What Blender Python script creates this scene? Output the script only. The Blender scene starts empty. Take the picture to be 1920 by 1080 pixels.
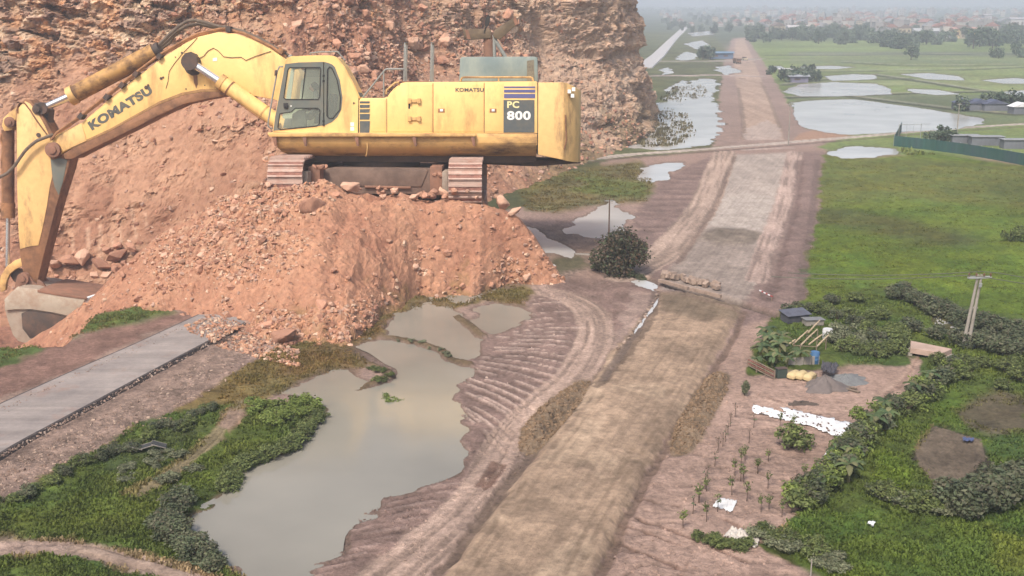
import bpy, bmesh, math, random
import numpy as np
from mathutils import Vector, Matrix
random.seed(7)
RNG = np.random.default_rng(7)
scene = bpy.context.scene
COL = bpy.context.scene.collection

# ------------------------------------------------------------------ camera geometry
H = 40.0                      # drone height over the plain, metres
F = 2200.0                    # focal length in photo pixels (1920 wide)
PITCH = math.atan((540 - 2) / F)
CP, SP = math.cos(PITCH), math.sin(PITCH)

def ray(px, py):
    a = (np.asarray(px, float) - 960) / F
    b = (540 - np.asarray(py, float)) / F
    return a, CP + b * SP, -SP + b * CP

def gp(px, py, z=0.0):
    """photo pixel -> point of the horizontal plane at height z"""
    dx, dy, dz = ray(px, py)
    t = (z - H) / dz
    return dx * t, dy * t

def yat(py, z=0.0):
    return float(gp(960, py, z)[1])

def zat(py, D):
    """height met by the sight line of photo row py at distance D"""
    _, dy, dz = ray(960, py)
    return H + D * dz / dy

def proj(x, y, z):
    zc = y * CP + (H - z) * SP
    up = y * SP - (H - z) * CP
    return 960 + F * x / zc, 540 - F * up / zc

def xat(px, y, z):
    return (px - 960) / F * (y * CP + (H - z) * SP)

def mpp(py, z=0.0):
    """metres per photo pixel at the ground under row py"""
    y = yat(py, z)
    return (y * CP + (H - z) * SP) / F

# ------------------------------------------------------------------ colour
def lin(c):
    c = np.asarray(c, float) / 255.0
    return np.where(c <= 0.04045, c / 12.92, ((c + 0.055) / 1.055) ** 2.4)
KALB = 0.62
def alb(*c):
    return lin(c) * KALB

# ------------------------------------------------------------------ numpy noise
def _hash(ix, iy, iz, seed):
    n = (ix.astype(np.int64) * 374761393 + iy.astype(np.int64) * 668265263 + iz.astype(np.int64) * 2147483647 + seed * 1274126177) & 0xFFFFFFFF
    n = ((n ^ (n >> 13)) * 1274126177) & 0xFFFFFFFF
    n = ((n ^ (n >> 16)) * 2246822519) & 0xFFFFFFFF
    n = n ^ (n >> 15)
    return (n & 0xFFFFFF).astype(np.float64) / float(0xFFFFFF)

def vnoise(x, y, z=None, seed=0):
    """value noise in -1..1"""
    x = np.asarray(x, float); y = np.asarray(y, float)
    z = np.zeros_like(x) if z is None else np.asarray(z, float)
    fx, fy, fz = np.floor(x), np.floor(y), np.floor(z)
    ux, uy, uz = x - fx, y - fy, z - fz
    ux, uy, uz = (u * u * u * (u * (u * 6 - 15) + 10) for u in (ux, uy, uz))
    r = 0
    for dz in (0, 1):
        if dz and not np.any(uz): break
        for dy in (0, 1):
            for dx in (0, 1):
                h = _hash(fx + dx, fy + dy, fz + dz, seed)
                w = (ux if dx else 1 - ux) * (uy if dy else 1 - uy) * (uz if dz else 1 - uz)
                r = r + h * w
    return r * 2 - 1

def fbm(x, y, z=None, oct=4, seed=0, gain=0.5):
    a, r, n = 1.0, 0, 0
    x = np.asarray(x, float); y = np.asarray(y, float)
    for i in range(oct):
        r = r + a * vnoise(x, y, z, seed + i * 17)
        n += a; a *= gain
        x = x * 2.03 + 13.7; y = y * 2.03 + 7.1
        if z is not None: z = z * 2.03 + 3.3
    return r / n * 1.6

def worley(x, y, z=None, seed=0):
    """distance to nearest, second nearest and a random value of the nearest cell"""
    x = np.asarray(x, float); y = np.asarray(y, float)
    three = z is not None
    z = np.zeros_like(x) if z is None else np.asarray(z, float)
    ix, iy, iz = np.floor(x), np.floor(y), np.floor(z)
    d1 = np.full(x.shape, 9.0); d2 = d1.copy(); cid = np.zeros_like(x)
    for dz in ((-1, 0, 1) if three else (0,)):
        for dy in (-1, 0, 1):
            for dx in (-1, 0, 1):
                cx, cy, cz = ix + dx, iy + dy, iz + dz
                ex = cx + _hash(cx, cy, cz, seed) - x
                ey = cy + _hash(cx, cy, cz, seed + 1) - y
                ez = (cz + _hash(cx, cy, cz, seed + 2) - z) if three else 0
                d = ex * ex + ey * ey + ez * ez
                c = _hash(cx, cy, cz, seed + 3)
                near = d < d1
                d2 = np.where(near, d1, np.minimum(d2, d))
                cid = np.where(near, c, cid)
                d1 = np.where(near, d, d1)
    return np.sqrt(d1), np.sqrt(d2), cid

def facets(x, y, z, seed=0):
    """broken-rock relief: every cell is a tilted flat face at its own level; returns relief (-1..1), edge width, cell value"""
    ix, iy, iz = np.floor(x), np.floor(y), np.floor(z)
    d1 = np.full(x.shape, 9.0); d2 = d1.copy(); cid = np.zeros_like(x); rel = np.zeros_like(x)
    for dz in (-1, 0, 1):
        for dy in (-1, 0, 1):
            for dx in (-1, 0, 1):
                cx, cy, cz = ix + dx, iy + dy, iz + dz
                h1, h2, h3 = _hash(cx, cy, cz, seed), _hash(cx, cy, cz, seed + 1), _hash(cx, cy, cz, seed + 2)
                ex, ey, ez = x - cx - h1, y - cy - h2, z - cz - h3
                d = ex * ex + ey * ey + ez * ez
                c = _hash(cx, cy, cz, seed + 3)
                r = (c - 0.5) + 1.5 * ((h2 - .5) * ex + (h3 - .5) * ey + (h1 - .5 + .25) * ez)
                near = d < d1
                d2 = np.where(near, d1, np.minimum(d2, d)); cid = np.where(near, c, cid); rel = np.where(near, r, rel); d1 = np.where(near, d, d1)
    return rel, np.sqrt(d2) - np.sqrt(d1), cid

def sstep(a, b, x):
    t = np.clip((x - a) / (b - a), 0, 1)
    return t * t * (3 - 2 * t)

# ------------------------------------------------------------------ polygons and strokes
def inpoly(px, py, poly):
    r = np.zeros(px.shape, bool)
    n = len(poly)
    for i in range(n):
        x1, y1 = poly[i]; x2, y2 = poly[(i + 1) % n]
        if y1 == y2: continue
        c = ((y1 > py) != (y2 > py)) & (px < (x2 - x1) * (py - y1) / (y2 - y1) + x1)
        r ^= c
    return r

def segdist(px, py, pts, closed):
    d = np.full(px.shape, 1e9)
    n = len(pts)
    for i in range(n if closed else n - 1):
        x1, y1 = pts[i]; x2, y2 = pts[(i + 1) % n]
        ax, ay = x2 - x1, y2 - y1
        L = ax * ax + ay * ay + 1e-12
        t = np.clip(((px - x1) * ax + (py - y1) * ay) / L, 0, 1)
        d = np.minimum(d, (px - x1 - ax * t) ** 2 + (py - y1 - ay * t) ** 2)
    return np.sqrt(d)

def smooth_line(pts, n=6, closed=False):
    """Catmull-Rom through the points"""
    P = [np.array(p, float) for p in pts]
    out = []
    m = len(P)
    rng = range(m if closed else m - 1)
    for i in rng:
        p0 = P[(i - 1) % m] if (closed or i > 0) else P[0]
        p1 = P[i]; p2 = P[(i + 1) % m]
        p3 = P[(i + 2) % m] if (closed or i + 2 < m) else P[-1]
        for k in range(n):
            t = k / n
            out.append(tuple(0.5 * ((2 * p1) + (-p0 + p2) * t + (2 * p0 - 5 * p1 + 4 * p2 - p3) * t * t + (-p0 + 3 * p1 - 3 * p2 + p3) * t ** 3)))
    if not closed: out.append(tuple(P[-1]))
    return out

# ------------------------------------------------------------------ objects
def link(o, parent=None):
    COL.objects.link(o)
    if parent is not None: o.parent = parent
    return o

def tag(o, label=None, cat=None, group=None, kind=None):
    if label: o['label'] = label
    if cat: o['category'] = cat
    if group: o['group'] = group
    if kind: o['kind'] = kind
    return o

def empty(name, loc=(0, 0, 0), rz=0.0):
    o = bpy.data.objects.new(name, None)
    o.empty_display_size = 0.2
    o.location = loc; o.rotation_euler = (0, 0, rz)
    return link(o)

def fast_mesh(name, verts, faces, smooth=False, cols=None, attrs=None):
    """verts (N,3); faces (M,3) or (M,4) array or a list of such arrays"""
    if not isinstance(faces, list): faces = [faces]
    faces = [np.asarray(f, np.int32) for f in faces if len(f)]
    me = bpy.data.meshes.new(name)
    verts = np.asarray(verts, np.float32)
    me.vertices.add(len(verts)); me.vertices.foreach_set('co', verts.ravel())
    loops = np.concatenate([f.ravel() for f in faces])
    sizes = np.concatenate([np.full(len(f), f.shape[1], np.int32) for f in faces])
    starts = np.concatenate([[0], np.cumsum(sizes)[:-1]]).astype(np.int32)
    me.loops.add(len(loops)); me.loops.foreach_set('vertex_index', loops)
    me.polygons.add(len(sizes)); me.polygons.foreach_set('loop_start', starts)
    me.polygons.foreach_set('use_smooth', np.full(len(sizes), smooth, bool))
    me.update(calc_edges=True)
    if cols is not None:
        a = me.color_attributes.new('Col', 'FLOAT_COLOR', 'POINT')
        c = np.ones((len(verts), 4), np.float32); c[:, :3] = cols
        a.data.foreach_set('color', c.ravel())
    for k, v in (attrs or {}).items():
        a = me.attributes.new(k, 'FLOAT', 'POINT')
        a.data.foreach_set('value', np.asarray(v, np.float32))
    return me

def mobj(name, me, m=None, parent=None):
    if m is not None:
        me.materials.clear()
        for mm in (m if isinstance(m, (list, tuple)) else [m]): me.materials.append(mm)
    return link(bpy.data.objects.new(name, me), parent)

class MB:
    """collects boxes, tubes, prisms; builds ONE mesh object"""
    def __init__(s): s.v = []; s.f = []
    def add(s, vs, fs):
        b = len(s.v); s.v += [tuple(map(float, v)) for v in vs]; s.f += [tuple(i + b for i in f) for f in fs]
        return s
    def box(s, c, d, rz=0.0, ry=0.0, taper=1.0):
        cz, sz = math.cos(rz), math.sin(rz); cy, sy = math.cos(ry), math.sin(ry)
        vs = []
        for z in (-.5, .5):
            k = taper if z > 0 else 1
            for (x, y) in ((-.5, -.5), (.5, -.5), (.5, .5), (-.5, .5)):
                X, Y, Z = x * d[0] * k, y * d[1] * k, z * d[2]
                X, Z = X * cy + Z * sy, -X * sy + Z * cy
                vs.append((c[0] + X * cz - Y * sz, c[1] + X * sz + Y * cz, c[2] + Z))
        return s.add(vs, [(3, 2, 1, 0), (4, 5, 6, 7), (0, 1, 5, 4), (1, 2, 6, 5), (2, 3, 7, 6), (3, 0, 4, 7)])
    def tube(s, pts, r, n=8, caps=True):
        P = [Vector(p) for p in pts]
        R = r if isinstance(r, (list, tuple)) else [r] * len(P)
        vs, fs = [], []
        up = None
        for i, p in enumerate(P):
            t = (P[min(i + 1, len(P) - 1)] - P[max(i - 1, 0)]).normalized()
            if up is None:
                up = t.orthogonal().normalized()
            else:
                up = (up - t * up.dot(t))
                up = up.normalized() if up.length > 1e-6 else t.orthogonal().normalized()
            w = t.cross(up)
            for k in range(n):
                a = 2 * math.pi * k / n
                vs.append(p + (up * math.cos(a) + w * math.sin(a)) * R[i])
        for i in range(len(P) - 1):
            for k in range(n):
                fs.append((i * n + k, i * n + (k + 1) % n, (i + 1) * n + (k + 1) % n, (i + 1) * n + k))
        if caps:
            fs.append(tuple(range(n - 1, -1, -1))); fs.append(tuple((len(P) - 1) * n + k for k in range(n)))
        return s.add(vs, fs)
    def prism(s, poly, y0, y1):
        """polygon in (x,z), extruded along y"""
        n = len(poly)
        vs = [(x, y0, z) for x, z in poly] + [(x, y1, z) for x, z in poly]
        fs = [tuple(range(n)), tuple(range(2 * n - 1, n - 1, -1))] + [(i, i + n, (i + 1) % n + n, (i + 1) % n) for i in range(n)]
        return s.add(vs, fs)
    def mesh(s, name, smooth=False, bevel=0.0, angle=40):
        me = bpy.data.meshes.new(name)
        me.from_pydata(s.v, [], s.f); me.update()
        bm = bmesh.new(); bm.from_mesh(me)
        bmesh.ops.recalc_face_normals(bm, faces=bm.faces)
        if bevel > 0:
            es = [e for e in bm.edges if len(e.link_faces) == 2 and e.calc_face_angle(0) > math.radians(25)]
            bmesh.ops.bevel(bm, geom=es, offset=bevel, segments=2, profile=0.5, affect='EDGES', clamp_overlap=True)
        if smooth:
            for f in bm.faces: f.smooth = True
            for e in bm.edges:
                if len(e.link_faces) == 2 and e.calc_face_angle(0) > math.radians(angle): e.smooth = False
        bm.to_mesh(me); bm.free()
        return me
    def build(s, name, m, parent=None, smooth=False, bevel=0.0):
        return mobj(name, s.mesh(name, smooth, bevel), m, parent)

def copy_tree(o, parent=None):
    c = o.copy(); COL.objects.link(c)
    if parent is not None: c.parent = parent
    for ch in list(o.children): copy_tree(ch, c)
    return c

# ------------------------------------------------------------------ materials
MATS = {}
def _nodes(name):
    m = bpy.data.materials.new(name); m.use_nodes = True
    nt = m.node_tree; nt.nodes.clear()
    out = nt.nodes.new('ShaderNodeOutputMaterial')
    b = nt.nodes.new('ShaderNodeBsdfPrincipled')
    nt.links.new(b.outputs[0], out.inputs[0])
    return m, nt, b, out

def noise_node(nt, scale, detail=6, rough=0.6, coord='Object', stretch=None):
    tc = nt.nodes.new('ShaderNodeTexCoord')
    n = nt.nodes.new('ShaderNodeTexNoise')
    n.inputs['Scale'].default_value = scale; n.inputs['Detail'].default_value = detail; n.inputs['Roughness'].default_value = rough
    if stretch:
        mp = nt.nodes.new('ShaderNodeMapping'); mp.inputs['Scale'].default_value = stretch
        nt.links.new(tc.outputs[coord], mp.inputs[0]); nt.links.new(mp.outputs[0], n.inputs['Vector'])
    else:
        nt.links.new(tc.outputs[coord], n.inputs['Vector'])
    return n

def ramp(nt, src, stops):
    r = nt.nodes.new('ShaderNodeValToRGB')
    el = r.color_ramp.elements
    while len(el) < len(stops): el.new(0.5)
    for e, (p, c) in zip(el, stops):
        e.position = p; e.color = (c[0], c[1], c[2], 1) if hasattr(c, '__len__') else (c, c, c, 1)
    nt.links.new(src, r.inputs[0])
    return r

def mix(nt, fac, a, b, mode='MIX'):
    n = nt.nodes.new('ShaderNodeMix'); n.data_type = 'RGBA'; n.blend_type = mode
    for qi, (sock, v) in enumerate(((n.inputs[0], fac), (n.inputs[6], a), (n.inputs[7], b))):
        if hasattr(v, 'links') or hasattr(v, 'is_linked'): nt.links.new(v, sock)
        elif hasattr(v, '__len__'): sock.default_value = (v[0], v[1], v[2], 1)
        else: sock.default_value = v if qi == 0 else (v, v, v, 1)
    return n.outputs[2]

def mat(name, color, rough=0.7, dirt=None, amt=0.5, scale=1.0, detail=7, bump=0.0, bscale=None, metal=0.0, var=0.18, lo=0.45, hi=0.65, stretch=None, randomize=0.0):
    """plain surface with tonal noise and an optional second (dirt) colour laid on in patches"""
    m, nt, b, out = _nodes(name)
    n1 = noise_node(nt, scale * 2.7, detail, 0.65)
    r1 = ramp(nt, n1.outputs[0], [(0.25, 1 - var), (0.75, 1 + var)])
    c = mix(nt, 1.0, color, r1.outputs[0], 'MULTIPLY')
    if dirt is not None:
        n2 = noise_node(nt, scale, detail, 0.7, stretch=stretch)
        r2 = ramp(nt, n2.outputs[0], [(lo, 0.0), (hi, amt)])
        c = mix(nt, r2.outputs[0], c, dirt)
        rr = ramp(nt, n2.outputs[0], [(lo, rough), (hi, min(1, rough + 0.3))])
        nt.links.new(rr.outputs[0], b.inputs['Roughness'])
    else:
        b.inputs['Roughness'].default_value = rough
    if randomize:
        oi = nt.nodes.new('ShaderNodeObjectInfo')
        rr2 = ramp(nt, oi.outputs['Random'], [(0, 1 - randomize), (1, 1 + randomize)])
        c = mix(nt, 1.0, c, rr2.outputs[0], 'MULTIPLY')
    nt.links.new(c, b.inputs['Base Color'])
    b.inputs['Metallic'].default_value = metal
    b.inputs['Specular IOR Level'].default_value = 0.35
    if bump:
        n3 = noise_node(nt, bscale or scale * 4, 8, 0.7)
        bp = nt.nodes.new('ShaderNodeBump'); bp.inputs['Strength'].default_value = 1.0; bp.inputs['Distance'].default_value = bump
        nt.links.new(n3.outputs[0], bp.inputs['Height']); nt.links.new(bp.outputs[0], b.inputs['Normal'])
    MATS[name] = m
    return m

def vmat(name, fine=1.2, var=0.25, bump=0.12, bscale=1.6, rough=0.95, translucent=0.0, spec=0.15, tint=None, randomize=0.0):
    """colour from the mesh's Col attribute, broken up by fine noise"""
    m, nt, b, out = _nodes(name)
    at = nt.nodes.new('ShaderNodeVertexColor'); at.layer_name = 'Col'
    n1 = noise_node(nt, fine, 9, 0.7)
    r1 = ramp(nt, n1.outputs[0], [(0.28, 1 - var), (0.72, 1 + var)])
    c = mix(nt, 1.0, at.outputs[0], r1.outputs[0], 'MULTIPLY')
    if randomize:
        oi = nt.nodes.new('ShaderNodeObjectInfo')
        rr2 = ramp(nt, oi.outputs['Random'], [(0, 1 - randomize), (1, 1 + randomize)])
        c = mix(nt, 1.0, c, rr2.outputs[0], 'MULTIPLY')
    nt.links.new(c, b.inputs['Base Color'])
    b.inputs['Roughness'].default_value = rough
    b.inputs['Specular IOR Level'].default_value = spec
    if bump:
        n3 = noise_node(nt, bscale, 10, 0.75)
        bp = nt.nodes.new('ShaderNodeBump'); bp.inputs['Strength'].default_value = 1.0; bp.inputs['Distance'].default_value = bump
        nt.links.new(n3.outputs[0], bp.inputs['Height']); nt.links.new(bp.outputs[0], b.inputs['Normal'])
    if translucent:
        tr = nt.nodes.new('ShaderNodeBsdfTranslucent'); ms = nt.nodes.new('ShaderNodeMixShader')
        nt.links.new(c, tr.inputs[0]); ms.inputs[0].default_value = translucent
        nt.links.new(b.outputs[0], ms.inputs[1]); nt.links.new(tr.outputs[0], ms.inputs[2]); nt.links.new(ms.outputs[0], out.inputs[0])
    MATS[name] = m
    return m
HAZE, SUN_E, EXPO = 0.00037, 2.2, 0.77
# =================================================================== GROUND SHEET
xs_in = np.arange(-60, 1981, 2.5)
xs = np.concatenate([-60 - np.cumsum(np.geomspace(4, 150, 26))[::-1], xs_in, 1980 + np.cumsum(np.geomspace(4, 150, 26))])
ys_in = np.concatenate([np.arange(13, 60, 1.0), np.arange(60, 300, 1.25), np.arange(300, 1101, 2.5)])
ys = np.concatenate([ys_in, 1100 + np.cumsum(np.geomspace(4, 90, 18))])
NX, NY = len(xs), len(ys)
PX, PY = [a.ravel() for a in np.meshgrid(xs, ys)]
GX, GY = gp(PX, PY)
GZ = np.zeros_like(GX)
# irregular copies of the pixel coordinates, so that borders wander like real ones
WARP = {}
for k, (a, s) in {'s': (0.35, 1.1), 'm': (1.0, 4.0), 'l': (2.6, 9.0)}.items():
    wx = GX + a * fbm(GX / s, GY / s, oct=3, seed=31); wy = GY + a * fbm(GX / s, GY / s, oct=3, seed=77)
    WARP[k] = proj(wx, wy, 0.0)
WARP['0'] = (PX, PY)
NA = fbm(GX / 14, GY / 14, oct=5, seed=3)          # broad tone
NB = fbm(GX / 2.2, GY / 2.2, oct=5, seed=5)        # clods
NCc = fbm(GX / 0.7, GY / 0.7, oct=3, seed=9)       # crumbs
NF = fbm(GX / 60, GY / 60, oct=4, seed=15)
GC = np.ones((len(GX), 3)) * alb(176, 146, 132)    # bare pinkish earth
GCL = np.zeros(len(GX), int)                       # which ground object a vertex belongs to
GRASS = np.zeros(len(GX))

def pmask(poly, warp='m', soft=3.0, sm=True):
    """0..1 mask of a photo-space polygon laid on the plain"""
    if sm and len(poly) > 6: poly = smooth_line(poly, 4, True)
    qx, qy = WARP[warp]
    a = np.array(poly); pad = soft * 2 + 40
    idx = np.nonzero((PX > a[:, 0].min() - pad) & (PX < a[:, 0].max() + pad) & (PY > a[:, 1].min() - pad) & (PY < a[:, 1].max() + pad))[0]
    x, y = qx[idx], qy[idx]
    d = segdist(x, y, poly, True)
    d = np.where(inpoly(x, y, poly), d, -d)
    return idx, sstep(-soft, soft, d), d

def paint(poly, c, warp='m', soft=3.0, strength=1.0, var=0.12, noise=None, cls=None, grass=None, sm=True, dz=0.0):
    idx, m, d = pmask(poly, warp, soft, sm)
    n = (NB if noise is None else noise)[idx]
    col = np.asarray(c)[None, :] * (1 + var * n)[:, None]
    k = (m * strength)[:, None]
    GC[idx] = GC[idx] * (1 - k) + col * k
    if cls is not None: GCL[idx[m > 0.5]] = cls
    if grass is not None: GRASS[idx] = GRASS[idx] * (1 - m) + grass * m
    if dz: GZ[idx] += dz * m
    return idx, m, d

def stroke(pts, w, c=None, strength=0.8, dz=0.0, warp='s', sm=True, cls=None, rough=0.5, brk=True):
    """a line of width w metres along photo-space points on the plain"""
    if sm and len(pts) > 2: pts = smooth_line(pts, 5)
    W = np.array([gp(px, py) for px, py in pts])
    pad = 3 * w + 1
    a = np.array(pts)
    idx = np.nonzero((GX > W[:, 0].min() - pad) & (GX < W[:, 0].max() + pad) & (GY > W[:, 1].min() - pad) & (GY < W[:, 1].max() + pad))[0]
    if not len(idx): return
    amp = min(0.4, w * 0.22)
    x = GX[idx] + amp * NB[idx]; y = GY[idx] + amp * NCc[idx]
    d = segdist(x, y, [tuple(p) for p in W], False)
    m = 1 - sstep(w * 0.35, w * 0.8, d * (1 + rough * 0.4 * NA[idx]))
    if w < 0.7 and brk: m = m * sstep(-0.55, 0.05, fbm(GX[idx] / 2.6, GY[idx] / 2.6, oct=2, seed=int(abs(pts[0][0] * 7)) % 997))
    if c is not None:
        k = (m * strength)[:, None]
        GC[idx] = GC[idx] * (1 - k) + np.asarray(c) * (1 + 0.1 * NB[idx])[:, None] * k
    if dz: GZ[idx] += dz * m
    if cls is not None: GCL[idx[m > 0.5]] = cls
    return idx, m

# ---- broad cover, far to near
farmask = sstep(120, 70, PY)
FIELD = alb(104, 120, 68); OLIVE = alb(112, 113, 70); SCRUB = alb(78, 92, 52); DIRT = alb(178, 148, 134); MUD = alb(146, 120, 110)
k = farmask[:, None]; GC[:] = GC * (1 - k) + (alb(96, 108, 84) * (1 + 0.25 * NF)[:, None]) * k
# the plain right and left of the works is grass as far as one sees
paint([(1400, 76), (3600, 60), (3600, 330), (1920, 300), (1540, 284), (1480, 200), (1440, 150)], alb(128, 144, 84), 'l', 4, var=0.2, noise=NF, cls=2, grass=.6, sm=False)
paint([(-1500, 60), (1330, 60), (1360, 90), (1350, 280), (1150, 300), (900, 420), (-1500, 420)], alb(104, 108, 72), 'l', 4, var=0.25, noise=NA, cls=2, grass=.7, sm=False)
# strips of paddy between the far ponds
for y0, y1, c in ((98, 104, (118, 122, 108)), (104, 112, (136, 146, 100)), (112, 120, (126, 138, 98)), (120, 136, (134, 146, 92)), (152, 160, (150, 158, 110)), (178, 188, (116, 124, 96)), (188, 205, (112, 122, 92)), (205, 232, (118, 128, 96))):
    paint([(1480, y0), (1700, y0 - 1), (2400, y0 + 2), (2400, y1 + 8), (1700, y1), (1480, y1)], alb(*c), 'm', 1.0, 0.75, 0.12, NF, sm=False)
for L in ([(1440, 104), (1700, 103), (1930, 101)], [(1580, 117), (1720, 124), (1900, 122)], [(1500, 136), (1660, 133), (1800, 131), (1940, 126)], [(1640, 141), (1720, 152), (1850, 172), (1960, 186)],
          [(1470, 184), (1560, 180), (1700, 176), (1860, 172)], [(1600, 182), (1700, 194), (1800, 206), (1900, 215)], [(1470, 160), (1540, 150), (1700, 148)]):
    stroke(L, 6.5, alb(74, 80, 58), 0.9)
    stroke([(x, y - 2.4) for x, y in L], 4.0, alb(164, 162, 140), 0.7)
paint([(1640, 130), (1780, 136), (1960, 150), (1960, 190), (1850, 168), (1740, 150)], alb(146, 156, 104), 'l', 3, 0.7, 0.2, NF)
# the big green field
BIGF = [(1537, 288), (1620, 298), (1750, 286), (1930, 312), (2600, 420), (2600, 720), (1930, 605), (1800, 575), (1700, 548), (1640, 545), (1600, 572), (1500, 580), (1508, 500), (1528, 400)]
paint(BIGF, alb(104, 122, 48), 'm', 4, var=0.14, noise=NA, cls=2, grass=1, sm=False)
paint([(1537, 290), (1700, 296), (1930, 316), (2300, 380), (1920, 392), (1700, 372), (1560, 380), (1528, 390)], alb(112, 116, 58), 'l', 8, 0.9, 0.15, NA, sm=False)
paint([(1540, 390), (1640, 400), (1780, 430), (1860, 450), (1800, 462), (1680, 448), (1560, 425), (1530, 415)], alb(92, 94, 54), 'l', 9, 0.8, 0.2, NB)
paint([(1530, 440), (1700, 470), (1900, 470), (2200, 500), (2200, 640), (1900, 590), (1700, 540), (1560, 520)], alb(108, 128, 44), 'l', 12, 0.7, 0.12, NA)
paint([(1500, 505), (1640, 560), (1760, 580), (1700, 545), (1560, 500)], alb(106, 124, 54), 'l', 8, 0.6, 0.15, NB)
# scrub, gardens and plots at the right
paint([(1450, 574), (1520, 566), (1640, 540), (1760, 565), (1960, 600), (2900, 700), (2900, 1400), (1640, 1400), (1560, 1088), (1500, 1060), (1410, 1030), (1440, 1000), (1520, 940), (1590, 850), (1640, 800), (1700, 730), (1720, 690), (1640, 690), (1560, 690), (1400, 700), (1400, 660), (1440, 610)], alb(88, 104, 48), 'm', 5, var=0.3, noise=NB, cls=3, grass=1, sm=False)
for P, c in (([(1520, 570), (1700, 590), (1780, 640), (1690, 640), (1600, 610), (1520, 600)], (98, 116, 52)),
             ([(1480, 1000), (1560, 930), (1700, 955), (1800, 970), (1960, 960), (1960, 1100), (1560, 1100)], (84, 108, 46)),
             ([(1640, 850), (1690, 850), (1760, 870), (1755, 930), (1700, 945), (1620, 920)], (104, 128, 44)),
             ([(1720, 760), (1800, 740), (1830, 790), (1780, 800), (1720, 830), (1700, 800)], (98, 120, 46)),
             ([(1820, 640), (1960, 660), (1960, 690), (1840, 672)], (102, 118, 54)),
             ([(1840, 1000), (1960, 1010), (1960, 1100), (1850, 1080)], (122, 132, 58)),
             ([(1860, 780), (1960, 760), (1960, 880), (1880, 880)], (76, 98, 50))):
    paint(P, alb(*c), 'l', 10, 0.85, 0.18, NB)
PLOT = [(1712, 858), (1750, 796), (1838, 824), (1862, 868), (1806, 934), (1764, 926)]
paint(PLOT, alb(78, 70, 58), 's', 5, 0.95, 0.2, NB, cls=4, grass=0)
paint([(1780, 770), (1850, 745), (1960, 760), (1960, 820), (1880, 815), (1820, 805)], alb(106, 94, 76), 'l', 8, 0.9, 0.25, NB, grass=.3)
for i in range(13):
    t = i / 12
    stroke([(1752 + 84 * t, 802 + 26 * t), (1722 + 118 * t, 858 + 30 * t * (1 - t)), (1768 + 60 * t, 922 - 40 * t)][1 if t > 2 else 0:], 0.5, alb(128, 112, 94), 0.85, 0.12, brk=False)
# bare yard right of the road
YARD = [(1300, 1100), (1120, 1088), (1160, 1000), (1210, 905), (1255, 830), (1300, 750), (1340, 690), (1375, 630), (1440, 600), (1420, 655), (1395, 690), (1420, 712), (1480, 708), (1520, 700), (1560, 690), (1640, 686), (1690, 690), (1705, 670), (1735, 672), (1722, 705), (1690, 750), (1640, 800), (1600, 840), (1560, 890), (1510, 930), (1470, 985), (1420, 1020), (1440, 1045), (1500, 1068), (1540, 1100)]
paint(YARD, alb(184, 152, 135), 'm', 4, var=0.08, noise=NA, cls=0, grass=0, sm=False)
idx, m, d = pmask([(1120, 1100), (1210, 905), (1300, 760), (1420, 770), (1560, 830), (1520, 920), (1440, 1010), (1520, 1100)], 'l', 12)
fur = np.sin((GY[idx] * 0.95 + GX[idx] * 0.22) * 2 * math.pi / 2.6 + 5.0 * fbm(GX[idx] / 6, GY[idx] / 6, oct=3, seed=8))
fur = (sstep(0.35, 1.0, fur) * sstep(-0.5, 0.35, fbm(GX[idx] / 5, GY[idx] / 3, oct=3, seed=41)))
GC[idx] *= (1 - 0.26 * m * fur)[:, None]; GZ[idx] -= 0.14 * m * fur
for L in ([(1440, 745), (1520, 772), (1600, 800)], [(1560, 1000), (1480, 960)], [(1165, 960), (1300, 1010), (1460, 1080)], [(1180, 930), (1320, 960), (1420, 1000)], [(1265, 1100), (1290, 1050), (1300, 1020)],
          [(1140, 1010), (1240, 1050), (1330, 1090)], [(1150, 980), (1220, 1000), (1310, 1040)]):
    stroke(L, 0.35, alb(128, 98, 84), 0.75, -0.12)
for o in (-14, 0, 12, 26):                              # lane curving to the slab bridge
    stroke([(1420, 760 + o), (1520, 785 + o), (1600, 778 + o * .8), (1660, 740 + o * .6), (1700, 705 + o * .5), (1722, 668 + o * .3)], 0.3, alb(205, 172, 150) if o % 4 else alb(160, 128, 112), 0.6, -0.05)
# mud and stripped ground either side of the upper road
paint([(1195, 400), (1235, 340), (1330, 292), (1545, 284), (1532, 400), (1512, 505), (1506, 572), (1450, 592), (1380, 620), (1240, 545), (1190, 500), (1195, 440)], alb(150, 124, 115), 'm', 4, var=0.12, noise=NB, cls=0, grass=0, sm=False)
idx, m, d = pmask([(1190, 410), (1240, 345), (1335, 296), (1320, 360), (1270, 430), (1225, 470), (1190, 455)], 'm', 6)
st = fbm(GX[idx] / 12 , GY[idx] / 1.3, oct=3, seed=51)
GC[idx] *= (1 + 0.22 * m * st)[:, None]; GZ[idx] += 0.15 * m * st
# field between big pond and track
FAN = [(905, 640), (960, 612), (1000, 585), (1000, 545), (1060, 520), (1180, 525), (1232, 545), (1225, 600), (1160, 680), (1110, 730), (1040, 790), (1000, 850), (930, 930), (830, 1040), (790, 1100), (560, 1100), (640, 1020), (650, 985), (725, 930), (870, 870), (890, 810), (855, 750), (880, 700)]
paint(FAN, alb(152, 124, 113), 'm', 4, var=0.14, noise=NB, cls=0, grass=0, sm=False)
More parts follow.
